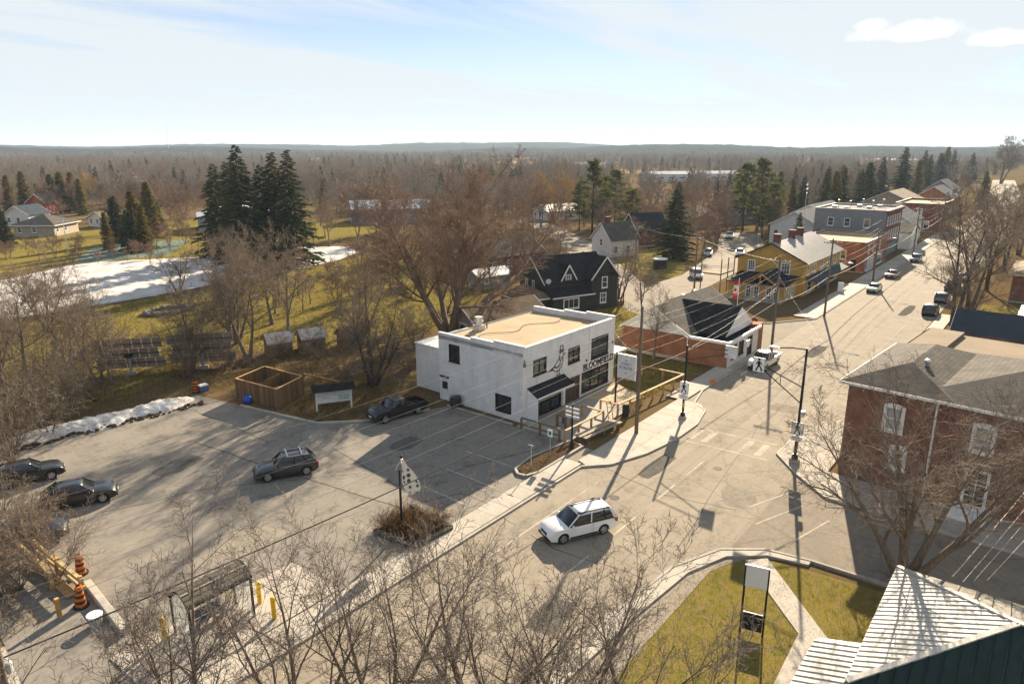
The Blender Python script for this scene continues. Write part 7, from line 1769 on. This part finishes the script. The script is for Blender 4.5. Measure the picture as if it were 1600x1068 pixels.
# timber barrier, block and bucket at lower left
t_ = thing('timber_barrier', 'yellowish timber barrier with long beams at the lower left', 'barrier', (11.6, 50, 0))
for a, b in (((0, 0, 1.1), (-.05, -8.4, 1.05)), ((.7, -3.6, .9), (.8, -10.2, .95)), ((.75, -3.6, .45), (.85, -10.2, .45))): MB().bar(a, b, .2, .22).build('beam', mat('pale_beam', (.44, .33, .17), .8, .2, 2), t_)
for x, y in ((0, -.3), (0, -4), (-.05, -8.2), (.7, -3.8), (.78, -7), (.82, -10), (-.8, -11.2)): MB().box(x - .1, y - .1, 0, x + .1, y + .1, 1.15).build('post', mat('ochre_post', (.4, .25, .08), .8, .25, 2), t_)
for k in range(7): MB().box(.05, -3.7 - k * .9, .1, .62, -4.5 - k * .9, .18).build('plank', WOODN, t_)
t_ = thing('kerb_block', 'low concrete kerb block beside the lower striped drum', 'kerb block', (12.9, 40.6, 0), R(-96)); MB().box(0, -.2, 0, 6.0, .2, .4).build('block', CONC, t_, bevel=.04)
t_ = thing('bucket', 'white bucket standing near the timber barrier', 'bucket', (11.7, 36.6, 0)); MB().cyl((0, 0, 0), (0, 0, .6), .3, .36, 14).build('body', mat('bucket_grey', (.3, .31, .32), .5), t_); MB().cyl((0, 0, .6), (0, 0, .66), .39, .39, 14).build('lid', SIGNW, t_)

# timber bin enclosure
def enclosure():
    t = thing('bin_enclosure', 'open timber enclosure for bins at the back of the parking lot', 'enclosure', (36.2, 56.4, 0))
    W4 = [(0, 0), (3.9, 1.4), (3.5, 7.2), (-.6, 5.9)]; H = 2.0
    bm_ = {}
    fresh = each_own(mat('cedar_board', (.2, .12, .055), .85, .35, 1.2, stretch=(6, 6, .6)), .3)
    for a, b in zip(W4, W4[1:] + W4[:1]):
        d = Vector((b[0] - a[0], b[1] - a[1])); L_ = d.length; n = int(L_ / .19); rz = math.atan2(d.y, d.x); w = L_ / n
        key = round(w, 4)
        if key not in bm_: bm_[key] = MB().box(.013, -.012, .06, w - .013, .012, H).mesh('board'); bm_[key].materials.append(fresh)
        for k in range(n):
            o = link('board', bm_[key], None, t, (a[0] + d.x * k / n, a[1] + d.y * k / n, random.uniform(-.02, .02)), rz)
        MB().bar((*a, H + .03), (*b, H + .03), .16, .05).build('cap_rail', WOODN, t)
        MB().box(a[0] - .09, a[1] - .09, 0, a[0] + .09, a[1] + .09, H + .02).build('post', WOODO, t)
    MB().bar((1.75, .7, 1.2), (1.6, 6.4, 1.2), .06, 1.6).build('divider', fresh, t) if False else MB().bar((-.3, 3.0, 1.0), (3.6, 4.4, 1.0), .05, 1.8).build('divider', fresh, t)
enclosure()
t_ = thing('waste_bin', 'dark lidded waste bin inside the timber enclosure', 'bin', (37.5, 58.0, 0), R(20)); MB().box(-.8, -.6, 0, .8, .6, 1.1).build('body', mat('bin_grey', (.1, .11, .11), .6), t_); MB().slab([(-.85, -.65, 1.12), (.85, -.65, 1.12), (.85, .65, 1.35), (-.85, .65, 1.35)], .06).build('lid', mat('bin_lid', (.16, .17, .17), .5), t_)
t_ = thing('recycling_bags', 'pale recycling bags piled inside the timber enclosure', 'bags', (37.2, 61.0, 0))
for i in range(5): MB().ball((random.uniform(-.6, .6), random.uniform(-.6, .6), .4 + .2 * (i % 2)), .5, .45, .42, 8, 6).build('bag', mat('pale_bag', (.45, .47, .47), .4, .2, 3), t_, smooth=True)
t_ = thing('blue_bag', 'bright blue bag lying against the timber enclosure', 'bag', (35.4, 60.2, 0)); q = MB().ball((0, 0, .38), .42, .5, .42, 12, 8); q.cyl((0, 0, .72), (.08, .05, .98), .1, .16, 8); q.build('sack', mat('bag_blue', (.02, .1, .42), .35, .35, 4), t_, smooth=True)

# information board
def info():
    t = thing('information_board', 'white map board with small shingled roof on two posts behind the lot', 'notice board', (37.9, 52.9, 0), math.atan2(-1.75, 2.9))
    L_ = 3.4
    for x in (.1, L_ - .1): MB().box(x - .07, -.07, 0, x + .07, .07, 2.3).build('post', WHITE, t)
    MB().box(.02, -.13, .85, L_ - .02, -.075, 2.1).build('board', mat('map_paper', (.6, .6, .56), .6, .12, 2.5), t)
    MB().box(L_ * .62, -.138, 1.05, L_ * .93, -.132, 1.55).build('map_area', mat('map_green', (.35, .45, .4), .6, .25, 4), t)
    for k in range(9):
        x0 = .2 + random.uniform(0, 1.6); z0 = 1.05 + random.uniform(0, .85)
        MB().bar((x0, -.135, z0), (x0 + random.uniform(.3, .9), -.135, z0 + random.uniform(-.25, .25)), .006, .035).build('map_line', mat('map_line', (.3, .32, .33), .7), t)
    r = MB().slab([(-.25, -.75, 2.2), (L_ + .25, -.75, 2.2), (L_ + .25, 0, 2.65), (-.25, 0, 2.65)], .07); r.slab([(L_ + .25, .75, 2.2), (-.25, .75, 2.2), (-.25, 0, 2.65), (L_ + .25, 0, 2.65)], .07)
    r.build('roof', SHDARK, t)
info()

# snow pile
def snow():
    n, k = 60, 16; V = []
    rng = np.random.default_rng(2)
    a, b = np.array([16.5, 67.0]), np.array([33.0, 65.4]); d = (b - a); L_ = np.linalg.norm(d); d /= L_; nn = np.array([-d[1], d[0]])
    hs = 1 + .3 * np.sin(np.linspace(0, 9, n)) + rng.normal(0, .1, n)
    for i in range(n):
        f = i / (n - 1); e = math.sin(math.pi * min(1, max(0, f))) ** .45
        for j in range(k):
            v = -1 + 2 * j / (k - 1); w = 2.0 * e * (.85 + .25 * math.sin(f * 17))
            p_ = a + d * L_ * f + nn * v * w
            z = .75 * e * hs[i] * (1 - abs(v) ** 1.7) + rng.normal(0, .045) * e - .04
            V.append((p_[0], p_[1], z))
    i = np.arange(n - 1)[:, None] * k; j = np.arange(k - 1)[None]; q = (i + j).ravel()
    o = link('snow_pile', fast_mesh('snow_pile', np.array(V), np.stack([q, q + k, q + k + 1, q + 1], 1), True), None)
    m = ground_mat('dirty_snow', [(.66, .64, .61), (.74, .73, .71), (.3, .25, .19), (.66, .64, .62)], [.8, .9, 5], rough=.8, bump=.6, bscale=7)
    o.data.materials.append(m); sub = o.modifiers.new('sub', 'SUBSURF'); sub.levels = sub.render_levels = 1
    tx = bpy.data.textures.new('lumps', 'CLOUDS'); tx.noise_scale = .5; dm = o.modifiers.new('lumps', 'DISPLACE'); dm.texture = tx; dm.strength = .2; dm.mid_level = .5
    tag(o, 'long dirty snow pile along the far edge of the parking lot', 'snow pile')
    dirt = MB()
    for q_ in range(110):
        f = random.random(); p_ = a + d * L_ * f + nn * -(random.uniform(1.2, 2.3)); s_ = random.uniform(.06, .22)
        dirt.ball((p_[0], p_[1], s_ * .3), s_ * random.uniform(.8, 1.7), s_, s_ * .7, 6, 4)
    tag(dirt.build('dirt_clods', SOIL), 'dark dirt clods along the foot of the snow pile', 'dirt', None, 'stuff')
snow()
# solar trackers
def solar(label, x, y, cz, tilt=R(16)):
    t = thing('solar_array', label, 'solar panel', (x, y, 0), R(50))
    MB().cyl((0, 0, 0), (0, 0, cz), .13, .13, 10).build('post', STEEL, t); MB().box(-.5, -.5, 0, .5, .5, .25).build('footing', CONC, t)
    MB().box(-.3, -.35, cz - .3, .3, .35, cz + .1).build('hub', BLACK, t)
    bk = mat('solar_back', (.28, .24, .21), .6, .2, 1); fr = BLACK
    ux = Vector((-math.sin(tilt), 0, math.cos(tilt))); nx = Vector((math.cos(tilt), 0, math.sin(tilt))); c = Vector((.25, 0, cz + .1))
    for r_ in range(3):
        cols = 7 if r_ != 1 else 6
        for k in range(cols):
            y0 = (k - cols / 2) * 1.0 + .02; y1 = y0 + .96; w0 = (r_ - 1.5) * 1.25 + .02; w1 = w0 + 1.21
            vs_ = [c + ux * w + nx * d + Vector((0, yy, 0)) for d in (0, .05) for (yy, w) in ((y0, w0), (y1, w0), (y1, w1), (y0, w1))]
            MB().add(vs_, [(0, 1, 2, 3), (7, 6, 5, 4), (0, 4, 5, 1), (1, 5, 6, 2), (2, 6, 7, 3), (3, 7, 4, 0)]).build('panel', bk, t)
    for w in (-1.2, 0, 1.2): p_ = c + ux * w - nx * .06; MB().bar((p_.x, -3.4, p_.z), (p_.x, 3.4, p_.z), .08, .08).build('frame_bar', fr, t)
solar('left solar panel array on a post on the park lawn', 32.7, 78.4, 2.2); solar('right solar panel array half hidden by branches on the park lawn', *g(318, 575), 2.2)
t_ = thing('rock_ring', 'ring of dark and pale rocks on the lawn before the pond', 'rocks', (*g(262, 487), 0))
for i in range(22):
    a = i * .2856; MB().ball((3.2 * math.cos(a), 2.2 * math.sin(a), .25), random.uniform(.35, .6), random.uniform(.3, .5), random.uniform(.25, .45), 7, 5).build('rock', mat('grey_rock', (.16, .15, .14), .9, .4, 2, .4, 6), t_)
# park path edge timbers and low wire fence behind the lot
for i, (a, b, lb) in enumerate((((475, 590), (530, 602), 'pale timber rail edging the path behind the map board'), ((535, 495), (600, 510), 'thin pale timber edging on the park lawn'), ((560, 555), (660, 528), 'timber edging of the garden plot behind the multi-stem tree'))):
    p_, q = g(*a), g(*b); t_ = thing('edging_rail', lb, 'rail', (p_[0], p_[1], 0)); MB().bar((0, 0, .45), (q[0] - p_[0], q[1] - p_[1], .45), .12, .14).build('rail', WOODN, t_)
    for k in (0, .5, 1): MB().box((q[0] - p_[0]) * k - .07, (q[1] - p_[1]) * k - .07, 0, (q[0] - p_[0]) * k + .07, (q[1] - p_[1]) * k + .07, .38).build('post', WOODO, t_)
t_ = thing('lamp_pole', 'white floodlight pole beside the sport court', 'lamp post', (*g(106, 392), 0)); MB().cyl((0, 0, 0), (0, 0, 8), .12, .08, 8).build('pole', WHITE, t_); MB().box(-.4, -.1, 7.9, .4, .1, 8.3).build('lamp_head', STEEL, t_)
t_ = thing('antenna_tower', 'thin lattice tower on the far horizon', 'tower', (2250 * math.cos(HEAD + R(25)), 2250 * math.sin(HEAD + R(25)), 0)); MB().cyl((0, 0, 0), (0, 0, 85), .7, .3, 6).build('mast', STEEL, t_)
t_ = thing('roof_antenna', 'striped antenna mast behind the grey store', 'antenna', (176, 50, 0)); MB().cyl((0, 0, 0), (0, 0, 16), .08, .05, 6).build('mast', STEEL, t_)
for z in (13.5, 14.5, 15.5): MB().bar((-.8, 0, z), (.8, 0, z), .04, .04).build('element', STEEL, t_)
t_ = thing('fuel_tank', 'round white fuel tank on the lawn in the middle distance', 'tank', (*g(1031, 420), 0)); MB().cyl((0, 0, .2), (0, 0, 2.0), 1.4, 1.4, 18).build('body', mat('tank_dark', (.03, .03, .03), .6), t_); MB().cyl((0, 0, 2.0), (0, 0, 2.15), 1.45, 1.45, 18).build('lid', SIGNW, t_)
# ground growth -------------------------------------------------------------------
def tufts(name, label, polys, n, h, w, m, seed, lean=.35):
    rng = np.random.default_rng(seed); C = []
    for poly, cnt in zip(polys, n):
        px, py = np.array(poly).T; got = 0
        while got < cnt:
            x = rng.uniform(px.min(), px.max(), cnt * 2); y = rng.uniform(py.min(), py.max(), cnt * 2); c = np.zeros(cnt * 2, bool); j = len(px) - 1
            for i in range(len(px)):
                c ^= ((py[i] > y) != (py[j] > y)) & (x < (px[j] - px[i]) * (y - py[i]) / (py[j] - py[i] + 1e-9) + px[i]); j = i
            q = np.stack([x[c], y[c]], 1)[:cnt - got]; C.append(q); got += len(q)
    C = np.concatenate(C); k = len(C); C3 = np.concatenate([C, np.zeros((k, 1))], 1)
    D = np.concatenate([rng.normal(0, lean, (k, 2)), np.ones((k, 1))], 1); D /= np.linalg.norm(D, axis=1, keepdims=True)
    ln = h * rng.uniform(.5, 1.4, k); V, Q = quads_at(rng, C3, D, ln, np.full(k, w))
    tag(link(name, fast_mesh(name, V, Q), m), label, 'grass', None, 'stuff')
GRS = leafy(mat('grass_blades', (.13, .115, .022), .9, .4, .8, col2=(.22, .165, .05)), .35); DRY = leafy(mat('dry_grass_blades', (.2, .135, .06), .9, .4, .6, col2=(.3, .2, .09)), .35)
tufts('near_grass', 'short yellow-green grass on the near lawn', [LAWNS[3][:]], [60000], .07, .022, GRS, 1)
tufts('park_grass', 'rough yellow-green grass on the park lawn', [LAWNS[0], LAWNS[1], LAWNS[2]], [60000, 6000, 12000], .14, .08, GRS, 2)
tufts('dry_weeds', 'tall dry weeds along the edges of the lot', [[(4, 66.8), (33, 67.0), (42, 60), (47, 52), (58, 58), (60, 68), (40, 78), (20, 80), (0, 84)], [(4, 39), (10, 39), (10.5, 52), (6, 64), (-4, 60)], [(36.6, 51), (40, 48.3), (46.5, 46), (46.5, 56), (40.5, 57.5), (36.4, 55.5)]], [14000, 7000, 6000], .3, .05, DRY, 3, .6)
tufts('island_weeds', 'dry ground cover on the traffic island', [[(39.6, 29.4), (46.2, 29.2), (46.3, 30.2), (42, 30.6), (39.9, 30.3)]], [2500], .2, .05, DRY, 4, .8)

# things of one kind that nothing else tells apart: their order across the view
ORD = ['first', 'second', 'third', 'fourth', 'fifth', 'sixth', 'seventh', 'eighth', 'ninth', 'tenth', 'eleventh', 'twelfth', 'thirteenth', 'fourteenth', 'fifteenth', 'sixteenth', 'seventeenth', 'eighteenth', 'nineteenth']
def ordinal(n):
    if n <= 19: return ORD[n - 1]
    t_, u_ = divmod(n, 10); b_ = {2: 'twent', 3: 'thirt', 4: 'fort'}[t_]
    return b_ + 'ieth' if u_ == 0 else b_ + 'y-' + ORD[u_ - 1]
same = {}
for o in COL.objects:
    if o.parent is None and o.get('label'): same.setdefault(o['label'], []).append(o)
for lb, os_ in same.items():
    if len(os_) < 2: continue
    os_.sort(key=lambda o: -(math.atan2(o.location.y, o.location.x)))
    for i, o in enumerate(os_): o['label'] = f'{lb}, {ordinal(i + 1)} from left'
